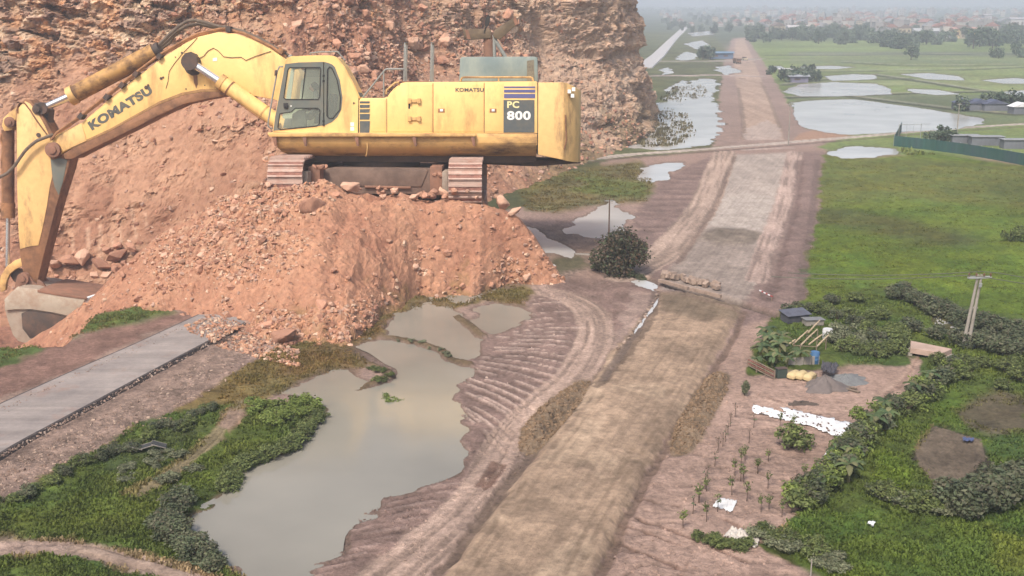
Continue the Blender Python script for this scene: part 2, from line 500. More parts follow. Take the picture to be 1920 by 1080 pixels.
# ---- furrows fanning from the curved track to the pond
trk = smooth_line([(1050, 552), (1098, 575), (1116, 610), (1110, 650), (1080, 700), (1020, 752), (975, 800), (945, 850)], 8)
shore = smooth_line([(960, 545), (985, 575), (960, 620), (915, 640), (895, 668), (880, 700), (862, 735), (862, 775)], 8)
for i in range(30):
    t = (i + RNG.uniform(-.3, .3)) / 29; t = min(max(t, 0), 1)
    a = trk[int(t * (len(trk) - 1))]; b = shore[int(t * (len(shore) - 1))]
    f0 = RNG.uniform(0.0, 0.1); f1 = RNG.uniform(0.72, 1.0)
    mid = ((a[0] + b[0]) / 2, (a[1] + b[1]) / 2 - 4)
    p0 = (a[0] + (b[0] - a[0]) * f0, a[1] + (b[1] - a[1]) * f0); p1 = (a[0] + (b[0] - a[0]) * f1, a[1] + (b[1] - a[1]) * f1)
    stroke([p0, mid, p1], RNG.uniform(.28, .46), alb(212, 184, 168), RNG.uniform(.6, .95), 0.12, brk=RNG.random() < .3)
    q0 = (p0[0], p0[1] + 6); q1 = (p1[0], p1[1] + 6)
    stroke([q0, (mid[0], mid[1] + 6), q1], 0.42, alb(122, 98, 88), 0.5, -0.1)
for i in range(22):
    t = i / 21
    x0, y0 = 905 - 270 * t, 905 + 170 * t
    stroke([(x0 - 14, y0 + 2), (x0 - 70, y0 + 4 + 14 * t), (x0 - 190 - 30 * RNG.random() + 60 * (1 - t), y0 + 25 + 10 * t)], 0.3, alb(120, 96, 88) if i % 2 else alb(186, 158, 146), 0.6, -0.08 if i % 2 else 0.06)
for i in range(18):
    t = i / 17
    stroke([(1062 + 110 * t, 590 - 62 * t + 40 * (t > .5) * 0), (1020 + 110 * t, 560 - 36 * t)], 0.25, alb(190, 160, 146), 0.45, 0.06)
for i in range(14):
    y = 560 + i * 8
    stroke([(1110, y), (1160, y + 2), (1215 - i * 3, y - 3)], 0.3, alb(186, 156, 142) if i % 2 else alb(134, 108, 98), 0.5, 0.05)
paint([(1135, 640), (1160, 600), (1180, 545), (1230, 552), (1205, 600), (1160, 660)], alb(184, 156, 142), 'm', 4, 0.9, 0.06, NB)

# ---- haul track along the left of the road
TRK = smooth_line([(960, 540), (1010, 545), (1060, 556), (1103, 580), (1117, 612), (1110, 650), (1078, 702), (1020, 756), (975, 802), (944, 852), (915, 905), (872, 960), (815, 1010), (760, 1056), (700, 1105), (640, 1160)], 8)
def trackband(line, w, c, cls, ruts=7, dzr=-0.1, seed=0, edge=0.25, cvar=0.14):
    W = np.array([gp(*p) for p in line])
    pad = w * 1.5
    idx = np.nonzero((GX > W[:, 0].min() - pad) & (GX < W[:, 0].max() + pad) & (GY > W[:, 1].min() - pad) & (GY < W[:, 1].max() + pad))[0]
    x, y = GX[idx], GY[idx]
    best = np.full(len(idx), 1e9); s = np.zeros(len(idx)); side = np.zeros(len(idx)); acc = 0.0
    for i in range(len(W) - 1):
        ax, ay = W[i + 1] - W[i]; L = math.hypot(ax, ay) + 1e-9
        t = np.clip(((x - W[i][0]) * ax + (y - W[i][1]) * ay) / L / L, 0, 1)
        ex, ey = x - W[i][0] - ax * t, y - W[i][1] - ay * t
        d = ex * ex + ey * ey
        nr = d < best
        best = np.where(nr, d, best); s = np.where(nr, acc + t * L, s); side = np.where(nr, (ex * -ay + ey * ax) / L, side)
        acc += L
    d = np.sqrt(best)
    m = 1 - sstep(w / 2 - edge, w / 2 + edge, d + 0.3 * NB[idx])
    streak = 1.3 * fbm(side * ruts / w * 1.6, s / 14, oct=3, seed=seed + 100)
    col = np.asarray(c)[None] * (1 + cvar * streak + 0.07 * NA[idx])[:, None]
    GC[idx] = GC[idx] * (1 - m[:, None]) + col * m[:, None]
    rut = sstep(0.15, 0.6, -streak)
    GZ[idx] += dzr * rut * m
    GC[idx] *= (1 - 0.2 * rut * m)[:, None]
    if cls is not None: GCL[idx[m > 0.5]] = cls
    GRASS[idx] *= 1 - m
trackband(TRK, 4.6, alb(196, 166, 148), 5, 6, seed=1)
trackband(smooth_line([(1050, 556), (1020, 540), (1040, 522), (1085, 508), (1130, 505)], 6), 2.2, alb(192, 162, 146), 5, 5, seed=2)
for o in (-10, -3, 6, 12):
    stroke([(905 + o, 915 + o * .3), (935 + o, 868 + o * .3)], 0.32, alb(118, 84, 70), 0.75, -0.1)
# second field track at the lower left
trackband(smooth_line([(-120, 1010), (-20, 1030), (70, 1026), (150, 1030), (230, 1048), (320, 1072), (420, 1110)], 6), 3.0, alb(176, 150, 132), None, 5, seed=3)

# ---- construction road, lower part and upper part
ROAD = [(700, 1260), (828, 1082), (888, 1002), (950, 920), (1050, 795), (1110, 716), (1150, 655), (1195, 605), (1238, 548), (1300, 548), (1392, 572), (1365, 636), (1330, 692), (1290, 752), (1245, 832), (1200, 908), (1152, 1000), (1120, 1078), (1040, 1260)]
idx, m, d = paint(ROAD, alb(178, 150, 124), 's', 3, var=0.06, noise=NA, cls=1, grass=0, sm=False)
_i0, _m0, _d0 = pmask(ROAD, '0', 3, sm=False); GZ[_i0] += 0.4 * sstep(0, 18, _d0)
dirv = np.array(gp(1290, 620)) - np.array(gp(970, 1080)); dirv /= np.linalg.norm(dirv)
al = GX[idx] * dirv[0] + GY[idx] * dirv[1]; ac = GX[idx] * -dirv[1] + GY[idx] * dirv[0]
sk = fbm(ac / 0.9, al / 26, oct=4, seed=61); sk2 = fbm(ac / 4.0, al / 12, oct=4, seed=66)
GC[idx] *= (1 + m * (0.07 * sk + 0.17 * sk2 + 0.10 * NB[idx]))[:, None]
GZ[idx] += 0.05 * sk * m
pale = (sstep(0.25, 0.7, fbm(ac / 3, al / 5, oct=4, seed=64)) * m)[:, None]
GC[idx] = GC[idx] * (1 - 0.45 * pale) + alb(206, 178, 148) * 0.45 * pale
paint([(1245, 550), (1300, 552), (1385, 574), (1368, 602), (1320, 606), (1262, 590), (1235, 575)], alb(130, 112, 90), 'm', 8, 0.75, 0.1, NB)
for off, ln in ((0.12, .9), (0.2, .7), (0.8, .9), (0.88, .8)):
    L = []
    for j in range(8):
        q = j / 7; y = 1090 - q * 500 * ln
        xl = np.interp(y, [548, 605, 655, 716, 795, 920, 1082, 1100], [1238, 1195, 1150, 1110, 1050, 950, 828, 815]); xr = np.interp(y, [572, 636, 692, 752, 832, 908, 1000, 1078, 1100], [1392, 1365, 1330, 1290, 1245, 1200, 1152, 1120, 1110])
        L.append((xl + (xr - xl) * off, y))
    stroke(L, 0.35, alb(140, 116, 94), 0.45, -0.05)
# embankment shade and mud painted dark, slightly sunken, along both road flanks
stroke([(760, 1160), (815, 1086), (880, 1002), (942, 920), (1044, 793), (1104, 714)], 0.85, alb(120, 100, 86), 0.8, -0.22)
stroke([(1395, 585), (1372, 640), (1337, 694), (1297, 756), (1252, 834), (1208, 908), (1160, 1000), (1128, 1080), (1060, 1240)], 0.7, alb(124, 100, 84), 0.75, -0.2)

UP = [(1238, 542), (1268, 500), (1300, 452), (1335, 400), (1358, 335), (1378, 290), (1476, 286), (1470, 350), (1456, 420), (1440, 475), (1420, 530), (1390, 566), (1300, 546)]
idx, m, d = paint(UP, alb(186, 170, 158), 's', 3, var=0.06, noise=NB, cls=1, grass=0, sm=False)
GC[idx] *= (1 + m * 0.1 * fbm(GX[idx] / 1.6, GY[idx] / 20, oct=4, seed=71))[:, None]
paint([(1240, 540), (1272, 495), (1325, 428), (1380, 428), (1430, 440), (1442, 470), (1420, 530), (1392, 566), (1310, 545)], alb(160, 143, 132), 'm', 6, 0.8, 0.12, NB)
paint([(1310, 445), (1345, 428), (1400, 430), (1440, 444), (1400, 460), (1340, 458)], alb(132, 118, 104), 'm', 5, 0.9, 0.3, NB, dz=0.25)
paint([(1345, 372), (1400, 360), (1455, 372), (1430, 432), (1345, 428), (1325, 415)], alb(196, 182, 170), 'm', 6, 0.7, 0.06, NB)
trackband(smooth_line([(1358, 285), (1342, 330), (1320, 385), (1285, 430), (1245, 475), (1205, 500), (1170, 520)], 6), 6.2, alb(198, 170, 152), 5, 7, seed=5)
trackband(smooth_line([(1490, 285), (1478, 350), (1462, 410), (1440, 470), (1424, 525)], 6), 4.2, alb(196, 168, 154), 5, 5, seed=6)
stroke([(1378, 292), (1358, 340), (1336, 395), (1300, 450), (1272, 492)], 0.9, alb(128, 106, 94), 0.7, -0.25)
stroke([(1500, 300), (1492, 380), (1470, 450), (1452, 520), (1440, 560)], 1.6, alb(128, 104, 96), 0.7, -0.2)
stroke([(1532, 300), (1524, 400), (1506, 500), (1500, 560)], 1.2, alb(120, 100, 92), 0.6, -0.1)
# far carriageway beyond the cross road
paint([(1338, 275), (1346, 225), (1352, 170), (1358, 120), (1372, 72), (1400, 70), (1440, 130), (1476, 190), (1510, 240), (1590, 256), (1535, 275)], alb(168, 142, 130), 'm', 2, var=0.1, noise=NB, cls=0, grass=0, sm=False)
idx, m, d = paint([(1392, 262), (1390, 215), (1380, 160), (1376, 120), (1379, 74), (1394, 72), (1412, 110), (1428, 150), (1446, 190), (1464, 240), (1470, 262)], alb(190, 162, 142), 's', 1.5, var=0.07, noise=NB, cls=1, grass=0, sm=False)
GC[idx] *= (1 + m * 0.12 * fbm(GX[idx] / 1.8, GY[idx] / 40, oct=3, seed=73))[:, None]
stroke([(1396, 262), (1392, 215), (1384, 165)], 1.4, alb(126, 108, 98), 0.6)
stroke([(1462, 240), (1446, 195), (1428, 155)], 1.2, alb(138, 118, 104), 0.6)
paint([(1395, 262), (1400, 240), (1440, 225), (1462, 240), (1468, 262)], alb(196, 178, 168), 'm', 2, 0.7, 0.1, NB)
paint([(1500, 250), (1530, 244), (1600, 254), (1560, 262), (1482, 268)], alb(186, 146, 120), 's', 2, 0.9, 0.06, NB)
# cross roads
def crossroad(line, w, c, dark=True):
    trackband(smooth_line(line, 5), w, alb(*c), 6, 3, dzr=-0.02, seed=9, edge=0.3)
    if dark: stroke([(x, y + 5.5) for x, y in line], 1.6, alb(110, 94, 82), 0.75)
crossroad([(1000, 308), (1090, 300), (1180, 290), (1260, 284), (1340, 278), (1420, 272), (1500, 265), (1600, 257), (1680, 250), (1760, 243), (1860, 236), (2000, 228)], 4.2, (206, 190, 176))
stroke([(1395, 281), (1440, 279), (1484, 277)], 1.4, alb(205, 188, 176), 0.8)
crossroad([(1180, 143), (1260, 142), (1350, 141), (1420, 143)], 11, (190, 170, 160))
crossroad([(1180, 116), (1260, 115), (1372, 114), (1420, 110)], 12, (182, 168, 158))
stroke([(1410, 113), (1560, 112), (1720, 112), (1800, 111)], 3.4, alb(170, 166, 140), 0.7)

# ---- the sealed road and its verges (the slab itself is an object of its own further down)
paint([(-700, 1010), (-60, 690), (0, 650), (110, 655), (250, 600), (420, 560), (520, 590), (480, 640), (420, 700), (330, 770), (230, 830), (100, 885), (-60, 965), (-700, 1330)], alb(170, 142, 126), 'm', 5, var=0.16, noise=NB, cls=7, grass=0, sm=False)
paint([(-200, 760), (0, 672), (120, 640), (300, 590), (400, 570), (380, 585), (250, 640), (100, 705), (0, 752), (-200, 850)], alb(150, 112, 98), 'm', 5, 0.9, 0.16, NB, sm=False)
idx, m, d = pmask([(-200, 990), (-60, 900), (100, 830), (300, 725), (460, 625), (520, 640), (430, 720), (330, 780), (150, 870), (-60, 965), (-200, 1030)], 'm', 5)
w1, w2, cid = worley(GX[idx] / 0.55, GY[idx] / 0.55, seed=4)
GC[idx] *= (1 + m * (0.5 * (cid - 0.5) - 0.18 * sstep(0.25, 0.05, w2 - w1)))[:, None]; GZ[idx] += 0.10 * m * cid
# green rim by the pit, olive band between heap and pond, scrub at the lower left
paint([(-400, 640), (-60, 590), (0, 598), (150, 602), (300, 560), (330, 582), (200, 618), (110, 640), (0, 690), (-400, 840)], alb(96, 110, 56), 'm', 6, var=0.25, noise=NB, cls=3, grass=1, sm=False)
paint([(330, 775), (420, 705), (500, 660), (560, 620), (700, 590), (760, 540), (930, 520), (1000, 540), (985, 575), (900, 565), (860, 580), (740, 590), (712, 630), (660, 645), (700, 690), (640, 695), (560, 715), (515, 748), (450, 770), (400, 790)], alb(128, 112, 70), 'm', 5, var=0.28, noise=NB, cls=3, grass=.8, sm=False)
paint([(520, 690), (600, 640), (680, 610), (740, 585), (760, 560), (700, 640), (690, 690), (600, 700)], alb(134, 104, 72), 'l', 8, 0.6, 0.25, NB)
SCR = [(-700, 1330), (-60, 965), (0, 948), (120, 880), (200, 832), (250, 795), (330, 770), (420, 758), (520, 758), (602, 766), (592, 800), (560, 838), (470, 872), (432, 918), (360, 952), (352, 990), (400, 1042), (470, 1092), (560, 1300), (-300, 1400)]
paint(SCR, alb(88, 104, 48), 'm', 5, var=0.3, noise=NB, cls=3, grass=1, sm=False)
for P, c in (([(60, 960), (200, 900), (330, 880), (340, 930), (240, 985), (80, 1000)], (104, 118, 50)), ([(330, 900), (400, 860), (520, 800), (560, 810), (440, 880), (380, 930)], (98, 116, 50)), ([(180, 880), (280, 820), (340, 800), (300, 860), (220, 900)], (80, 92, 56))):
    paint(P, alb(*c), 'l', 9, 0.7, 0.25, NB)
trackband(smooth_line([(455, 755), (420, 800), (370, 850), (300, 900), (250, 925)], 5), 1.6, alb(158, 142, 104), None, 4, seed=12)
paint([(432, 770), (450, 765), (476, 768), (450, 800), (420, 812), (410, 800)], alb(182, 150, 132), 'm', 4, 0.8, 0.08, NB)
trackband(smooth_line([(-120, 1010), (-20, 1030), (70, 1026), (150, 1030), (230, 1048), (320, 1072), (420, 1110)], 6), 2.6, alb(176, 150, 132), None, 5, seed=3)
paint([(-30, 1015), (60, 1010), (150, 1016), (110, 1040), (20, 1045)], alb(182, 154, 140), 'm', 5, 0.7, 0.1, NB)
# grassy ground behind the heap
paint([(960, 330), (1100, 312), (1200, 300), (1230, 330), (1215, 380), (1120, 385), (1040, 400), (985, 395)], alb(112, 108, 66), 'm', 6, 0.9, 0.25, NB, cls=3, grass=1, sm=False)
paint([(1080, 330), (1200, 340), (1225, 370), (1140, 372), (1090, 360)], alb(104, 118, 58), 'l', 6, 0.8, 0.2, NB)
paint([(985, 430), (1040, 420), (1120, 450), (1180, 480), (1130, 500), (1060, 500), (1000, 520), (960, 540), (920, 540)], alb(158, 130, 110), 'm', 5, 0.85, 0.2, NB, sm=False)
paint([(1040, 485), (1100, 480), (1110, 498), (1060, 510), (1010, 520)], alb(96, 98, 62), 'm', 5, 0.8, 0.25, NB)

# ---- ponds: the bed is dug below the water line
PONDS = {
 'main': [(350, 970), (362, 952), (402, 934), (432, 914), (440, 892), (470, 870), (522, 850), (560, 834), (590, 802), (600, 770), (592, 752), (560, 745), (516, 744), (542, 724), (600, 702), (640, 694), (672, 702), (684, 716), (700, 724), (736, 712), (738, 697), (718, 688), (690, 668), (660, 654), (668, 644), (700, 637), (735, 638), (790, 646), (828, 660), (846, 676), (878, 684), (882, 702), (872, 722), (855, 745), (860, 770), (884, 795), (888, 815), (870, 840), (866, 872), (840, 890), (800, 905), (760, 919), (726, 930), (720, 950), (700, 965), (655, 985), (645, 1010), (640, 1035), (610, 1055), (575, 1090), (480, 1092), (450, 1070), (410, 1050), (388, 1030), (370, 1010), (352, 990)],
 'mid': [(712, 629), (737, 612), (746, 590), (772, 572), (800, 566), (818, 572), (849, 576), (862, 594), (880, 608), (893, 628), (902, 640), (900, 656), (888, 675), (865, 680), (850, 668), (828, 652), (789, 640), (745, 634)],
 'east': [(872, 600), (893, 590), (893, 579), (913, 572), (948, 572), (990, 584), (983, 599), (962, 615), (930, 626), (912, 627), (900, 618)],
 'north': [(778, 556), (802, 536), (850, 531), (882, 534), (922, 542), (905, 555), (872, 566), (835, 562), (800, 560)],
 'strip': [(972, 428), (990, 424), (1010, 433), (1042, 452), (1080, 475), (1073, 484), (1040, 478), (1000, 466), (970, 455)],
 'nook': [(962, 526), (966, 508), (980, 494), (1010, 490), (1046, 500), (1042, 510), (1012, 506), (995, 512), (990, 524), (975, 530)],
 'pole': [(1052, 432), (1082, 412), (1110, 400), (1126, 382), (1150, 377), (1165, 392), (1190, 403), (1180, 416), (1168, 432), (1150, 445), (1118, 446), (1080, 440)],
 'upper': [(1196, 328), (1212, 312), (1242, 306), (1284, 305), (1275, 315), (1255, 322), (1260, 332), (1226, 339), (1204, 336)],
 'reed': [(1168, 270), (1190, 248), (1215, 215), (1240, 190), (1270, 172), (1300, 150), (1345, 152), (1340, 185), (1350, 212), (1350, 240), (1338, 268), (1280, 278), (1220, 280)],
 'large': [(1486, 192), (1530, 188), (1600, 186), (1650, 192), (1700, 199), (1780, 211), (1846, 223), (1840, 231), (1780, 243), (1700, 246), (1640, 250), (1590, 252), (1545, 247), (1505, 236), (1490, 218)],
 'field': [(1540, 284), (1565, 279), (1620, 275), (1670, 279), (1674, 288), (1640, 294), (1570, 298)],
 'paddy': [(1468, 171), (1500, 158), (1560, 154), (1640, 157), (1668, 165), (1672, 176), (1560, 180), (1500, 180)],
 'paddy_strip': [(1545, 143), (1600, 139), (1645, 141), (1640, 148), (1560, 151)],
 'paddy_far': [(1690, 139), (1740, 137), (1800, 143), (1810, 150), (1740, 148)],
 'ditch': [(1116, 726), (1140, 690), (1174, 640), (1206, 598), (1228, 566), (1236, 566), (1224, 606), (1190, 656), (1152, 704), (1128, 728)],
 'trench': [(1180, 526), (1208, 526), (1232, 536), (1226, 543), (1195, 534)],
 'canal': [(1752, 592), (1775, 600), (1800, 616), (1836, 638), (1826, 652), (1800, 640), (1770, 618), (1750, 604)],
 'far_a': [(1282, 82), (1318, 76), (1342, 92), (1330, 96), (1300, 90)],
 'far_b': [(1268, 106), (1290, 96), (1312, 104), (1300, 112), (1272, 113)],
 'far_c': [(1340, 126), (1372, 122), (1386, 136), (1356, 140)],
 'far_d': [(1236, 132), (1258, 126), (1262, 136), (1246, 140)],
 'far_f': [(1246, 168), (1262, 160), (1280, 150), (1290, 154), (1268, 166), (1252, 176)],
 'far_g': [(1500, 125), (1560, 123), (1600, 126), (1570, 129), (1510, 129)],
 'far_h': [(1840, 150), (1900, 146), (1960, 150), (1960, 156), (1880, 156)],
 'far_i': [(1700, 166), (1760, 168), (1800, 176), (1760, 178), (1710, 173)],
 'far_j': [(1290, 62), (1330, 58), (1340, 64), (1300, 68)],
 'far_k': [(1880, 172), (1930, 168), (1990, 172), (1960, 180), (1900, 180)],
 'far_e': [(1444, 124), (1466, 124), (1470, 128), (1450, 129)],
}
for kname, P in PONDS.items():
    idx, m, d = pmask(P, 'm' if kname in ('paddy', 'paddy_strip', 'paddy_far', 'large') else 'l' if kname in ('reed', 'large', 'paddy', 'paddy_strip', 'paddy_far', 'far_a', 'far_b', 'far_c', 'far_d', 'field') else 's' if kname in ('ditch', 'trench', 'canal') else 'm', 2, sm=not (kname.startswith('paddy') or kname in ('large', 'far_g', 'far_h', 'far_i', 'far_k', 'field')))
    sc_ = np.array([mpp(y) for y in np.clip(PY[idx], 14, 1300)])
    dm = d * sc_                                          # metres from the shore
    GZ[idx] -= np.where(d > 0, 0.55 * sstep(0, 2.5, dm) + 0.12, 0.12 * sstep(-2, 0, d))
    wet = sstep(-9, 0, d)[:, None] ** 1.5 if kname in ('main', 'mid', 'east') else sstep(-3, 0, d)[:, None]
    GC[idx] = GC[idx] * (1 - 0.6 * wet) + alb(108, 90, 76) * 0.6 * wet
    GCL[idx[d > 3]] = 8
# dikes across the main pond stay dry
for L, w in (([(700, 630), (735, 634), (790, 645), (828, 658), (842, 672), (880, 684)], .9), ([(855, 592), (872, 604), (890, 618), (905, 630)], 1.1), ([(680, 680), (720, 696), (726, 708), (690, 722), (668, 730)], 1.0)):
    r = stroke(L, w, alb(118, 98, 68), 0.9, 0.35, cls=3)
# trench and ditch lines
stroke([(1150, 498), (1200, 518), (1240, 532), (1300, 545), (1360, 560), (1420, 578), (1455, 590)], 1.5, alb(112, 96, 84), 0.75, -0.6)
stroke([(1250, 552), (1320, 568), (1400, 592)], 0.6, alb(150, 124, 108), 0.7, 0.2)
stroke([(1232, 545), (1215, 590), (1175, 650), (1130, 715)], 0.9, alb(126, 108, 98), 0.7, -0.15)
# heaps of clods beside the road
HEAPS = ([(970, 842), (985, 792), (1030, 750), (1080, 716), (1108, 712), (1100, 740), (1062, 790), (1012, 842), (988, 850)], [(1256, 850), (1265, 800), (1290, 752), (1328, 702), (1362, 698), (1365, 730), (1332, 790), (1300, 842), (1276, 850)])
for P in HEAPS:
    idx, m, d = paint(P, alb(142, 120, 96), 's', 4, var=0.3, noise=NB)
    GZ[idx] += (0.5 + 0.5 * NB[idx] + 0.25 * NCc[idx]) * sstep(0, 22, d)
# ---- quarry pit at the left, dug 16 m down
PIT = [(-900, 640), (-200, 648), (20, 652), (118, 650), (150, 622), (178, 590), (330, 560), (420, 520), (480, 470), (440, 400), (300, 345), (-200, 330), (-900, 330)]
idx, m, d = pmask(PIT, '0', 3, sm=False)
GZ[idx] = np.where(d > 0, -17.0 * sstep(0, 14, d) + 0.6 * NB[idx] * sstep(0, 14, d), GZ[idx])
k = sstep(-2, 4, d)[:, None]; GC[idx] = GC[idx] * (1 - k) + (alb(178, 124, 100) * (1 + 0.15 * NB[idx])[:, None]) * k
GCL[idx[d > 2]] = 9; GRASS[idx] *= 1 - k[:, 0]

GZ += 0.05 * NB * sstep(500, 150, GY) + 0.12 * np.clip(GRASS, 0, 1) * (NB + NCc) * sstep(400, 150, GY)
bare = 1 - np.clip(GRASS, 0, 1)
GC *= (1 + bare * sstep(420, 120, GY) * (0.13 * NB + 0.18 * NCc))[:, None]
tone = 1 + 0.08 * NA + 0.06 * NF
GC *= tone[:, None]
g = np.clip(GRASS, 0, 1)
hue = fbm(GX / 5, GY / 5, oct=4, seed=91) * g
GC[:, 0] *= 1 + 0.12 * hue; GC[:, 2] *= 1 - 0.1 * hue
GC *= (1 + 0.28 * g * fbm(GX / 1.3, GY / 0.9, oct=3, seed=92))[:, None]
lum = GC @ np.array([.3, .55, .15]); GC += (bare * 0.16)[:, None] * (lum[:, None] * np.array([1.06, .99, .90]) - GC)
GC = np.clip(GC, 0.004, 0.9)

# ---- split into named sheets that share one seamless surface
ii = (np.arange(NY - 1)[:, None] * NX + np.arange(NX - 1)[None, :]).ravel()
quads = np.stack([ii, ii + NX, ii + NX + 1, ii + 1], 1)      # rows run towards the camera
V = np.stack([GX, GY, GZ], 1)
fn = np.cross(V[quads[:, 1]] - V[quads[:, 0]], V[quads[:, 3]] - V[quads[:, 0]])
vn = np.zeros_like(V)
for c in range(4): np.add.at(vn, quads[:, c], fn)
vn /= np.linalg.norm(vn, axis=1, keepdims=True) + 1e-12
if vn[:, 2].mean() < 0:
    quads = quads[:, ::-1]; vn = -vn
fcl = GCL[quads[:, 0]]
M_GROUND = vmat('earth and grass', fine=2.2, var=0.42, bump=0.3, bscale=2.2, rough=0.97)
M_ROADE = vmat('compacted road earth', fine=1.8, var=0.3, bump=0.2, bscale=2.4, rough=0.95)
nt = M_ROADE.node_tree; bs = next(n for n in nt.nodes if n.type == 'BSDF_PRINCIPLED'); src = bs.inputs['Base Color'].links[0].from_socket
tc = nt.nodes.new('ShaderNodeTexCoord'); m0 = nt.nodes.new('ShaderNodeMapping'); m0.inputs['Rotation'].default_value = (0, 0, -math.atan2(dirv[1], dirv[0])); m1_ = nt.nodes.new('ShaderNodeMapping'); m1_.inputs['Scale'].default_value = (.06, 1.9, 1)
nz = nt.nodes.new('ShaderNodeTexNoise'); nz.inputs['Scale'].default_value = 1.0; nz.inputs['Detail'].default_value = 7; nz.inputs['Roughness'].default_value = .65
nt.links.new(tc.outputs['Object'], m0.inputs[0]); nt.links.new(m0.outputs[0], m1_.inputs[0]); nt.links.new(m1_.outputs[0], nz.inputs['Vector'])
nt.links.new(mix(nt, 1.0, src, ramp(nt, nz.outputs[0], [(.34, .84), (.5, 1.0), (.66, 1.1)]).outputs[0], 'MULTIPLY'), bs.inputs['Base Color'])
SHEETS = {0: ('ground', 'bare pinkish earth stripped by the road works'), 1: ('construction_road', 'unfinished straight earth road running to the horizon'), 2: ('grass_field', 'flat green fields right and left of the works'),
          3: ('scrub_ground', 'rough green and olive ground round ponds and gardens'), 4: ('vegetable_plot', 'dark ploughed plot in the green corner'), 5: ('dirt_track', 'pale rutted haul track beside the earth road'),
          6: ('cross_road', 'narrow pale lane crossing the earth road'), 7: ('gravel_verge', 'stony slope beside the sealed road'), 8: ('pond_bed', 'mud under the ponds'), 9: ('quarry_floor', 'red floor of the digging')}
for k, (nm, lb) in SHEETS.items():
    q = quads[fcl == k]
    if not len(q): continue
    used, inv = np.unique(q, return_inverse=True)
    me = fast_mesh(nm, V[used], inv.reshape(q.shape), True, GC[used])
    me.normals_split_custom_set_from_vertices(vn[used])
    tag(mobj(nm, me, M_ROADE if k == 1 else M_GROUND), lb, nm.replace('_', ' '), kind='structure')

def groundz(x, y):
    """height of the ground sheet at a plan position (nearest vertex)"""
    px, py = proj(x, y, 0.0)
    i = np.clip(np.searchsorted(xs, px), 0, NX - 1); j = np.clip(np.searchsorted(ys, py), 0, NY - 1)
    return GZ[j * NX + i]

# ---- water sheets
def watermat(name, c, rough=0.12):
    m, nt, b, out = _nodes(name)
    b.inputs['Base Color'].default_value = (*c, 1); b.inputs['Roughness'].default_value = rough; b.inputs['IOR'].default_value = 1.33
    n = noise_node(nt, 0.35, 3, 0.5)
    bp = nt.nodes.new('ShaderNodeBump'); bp.inputs['Distance'].default_value = 0.008
    nt.links.new(n.outputs[0], bp.inputs['Height']); nt.links.new(bp.outputs[0], b.inputs['Normal'])
    n2 = noise_node(nt, 0.06, 4, 0.5)
    r = ramp(nt, n2.outputs[0], [(0.3, 0.85), (0.7, 1.15)])
    nt.links.new(mix(nt, 1.0, c, r.outputs[0], 'MULTIPLY'), b.inputs['Base Color'])
    return m
M_WATER = watermat('murky pond water', alb(158, 153, 140))
M_WATERF = watermat('pale flood water', alb(214, 212, 208), 0.15)
for pond_i, (kname, P) in enumerate(PONDS.items()):
    ctr = np.mean(np.array(P), 0)
    Q = []
    for px, py in smooth_line(P, 2, True):                # a little wider than the shore: the banks cut the outline
        dx, dy = px - ctr[0], py - ctr[1]; L = math.hypot(dx, dy) + 1e-6
        e = min(9.0, 0.12 * L + 2.5)
        Q.append((px + dx / L * e, py + dy / L * e * 0.8))
    W = [gp(px, py) for px, py in Q]
    bm = bmesh.new()
    f = bm.faces.new([bm.verts.new((x, y, -0.085 - 0.0012 * pond_i)) for x, y in W])
    bmesh.ops.triangulate(bm, faces=[f])
    bmesh.ops.recalc_face_normals(bm, faces=bm.faces)
    if sum(f.normal.z for f in bm.faces) < 0: bmesh.ops.reverse_faces(bm, faces=bm.faces)
    me = bpy.data.meshes.new('pond_water'); bm.to_mesh(me); bm.free()
    tag(mobj('pond_water', me, M_WATER if kname in ('main', 'mid', 'east', 'north') else M_WATERF), None, 'pond', kind='structure')
# =================================================================== EARTH HEAP UNDER THE MACHINE
DC = 168.0
CREST = np.array([(-60, 690), (40, 650), (110, 605), (170, 560), (210, 515), (250, 480), (300, 437), (350, 407), (410, 378), (470, 362), (500, 361), (540, 358), (575, 350), (610, 346), (650, 352), (700, 360), (760, 364), (830, 376), (905, 382), (945, 388), (972, 404), (1000, 436), (1022, 472), (1048, 512), (1075, 560), (1110, 600)], float)
BASE = np.array([(-60, 640), (40, 648), (100, 640), (135, 614), (170, 600), (250, 584), (330, 600), (400, 616), (470, 638), (540, 660), (600, 668), (660, 648), (712, 612), (745, 584), (790, 560), (845, 556), (900, 552), (950, 536), (985, 512), (1015, 484), (1040, 476), (1110, 470)], float)
def crest_z(px): return zat(np.interp(px, CREST[:, 0], CREST[:, 1]), DC)
mpx = np.arange(-40, 1100, 2.2)
t1 = np.linspace(0, 1, 300); t2 = np.linspace(0, 1, 120)[1:]
zc = crest_z(mpx)
Db = np.array([yat(y) for y in np.interp(mpx, BASE[:, 0], BASE[:, 1])])
Db = np.minimum(Db, DC - 3)
zb = np.minimum(-0.7, zc - 0.5)
T1, _ = np.meshgrid(t1, mpx, indexing='ij')
Dm1 = Db[None] + (DC - Db)[None] * T1 - (1 - T1) ** 5 * (2.2 * (fbm(mpx / 34, 0 * mpx, oct=3, seed=190) + .3) * (mpx > 150))[None]
shp = 0.45 * T1 + 0.55 * (3 * T1 ** 2 - 2 * T1 ** 3)
Zm1 = zb[None] + (zc - zb)[None] * shp
T2, MPX2 = np.meshgrid(t2, mpx, indexing='ij')
Dm2 = DC + 58 * T2
side_ = 1 - sstep(470, 500, MPX2) * sstep(925, 905, MPX2)
Zm2 = zc[None] - 0.087 * 58 * T2 - side_ * 9 * sstep(0.0, .5, T2) - 1.3 * sstep(575, 600, MPX2) * sstep(838, 815, MPX2) * sstep(0.02, .1, T2)
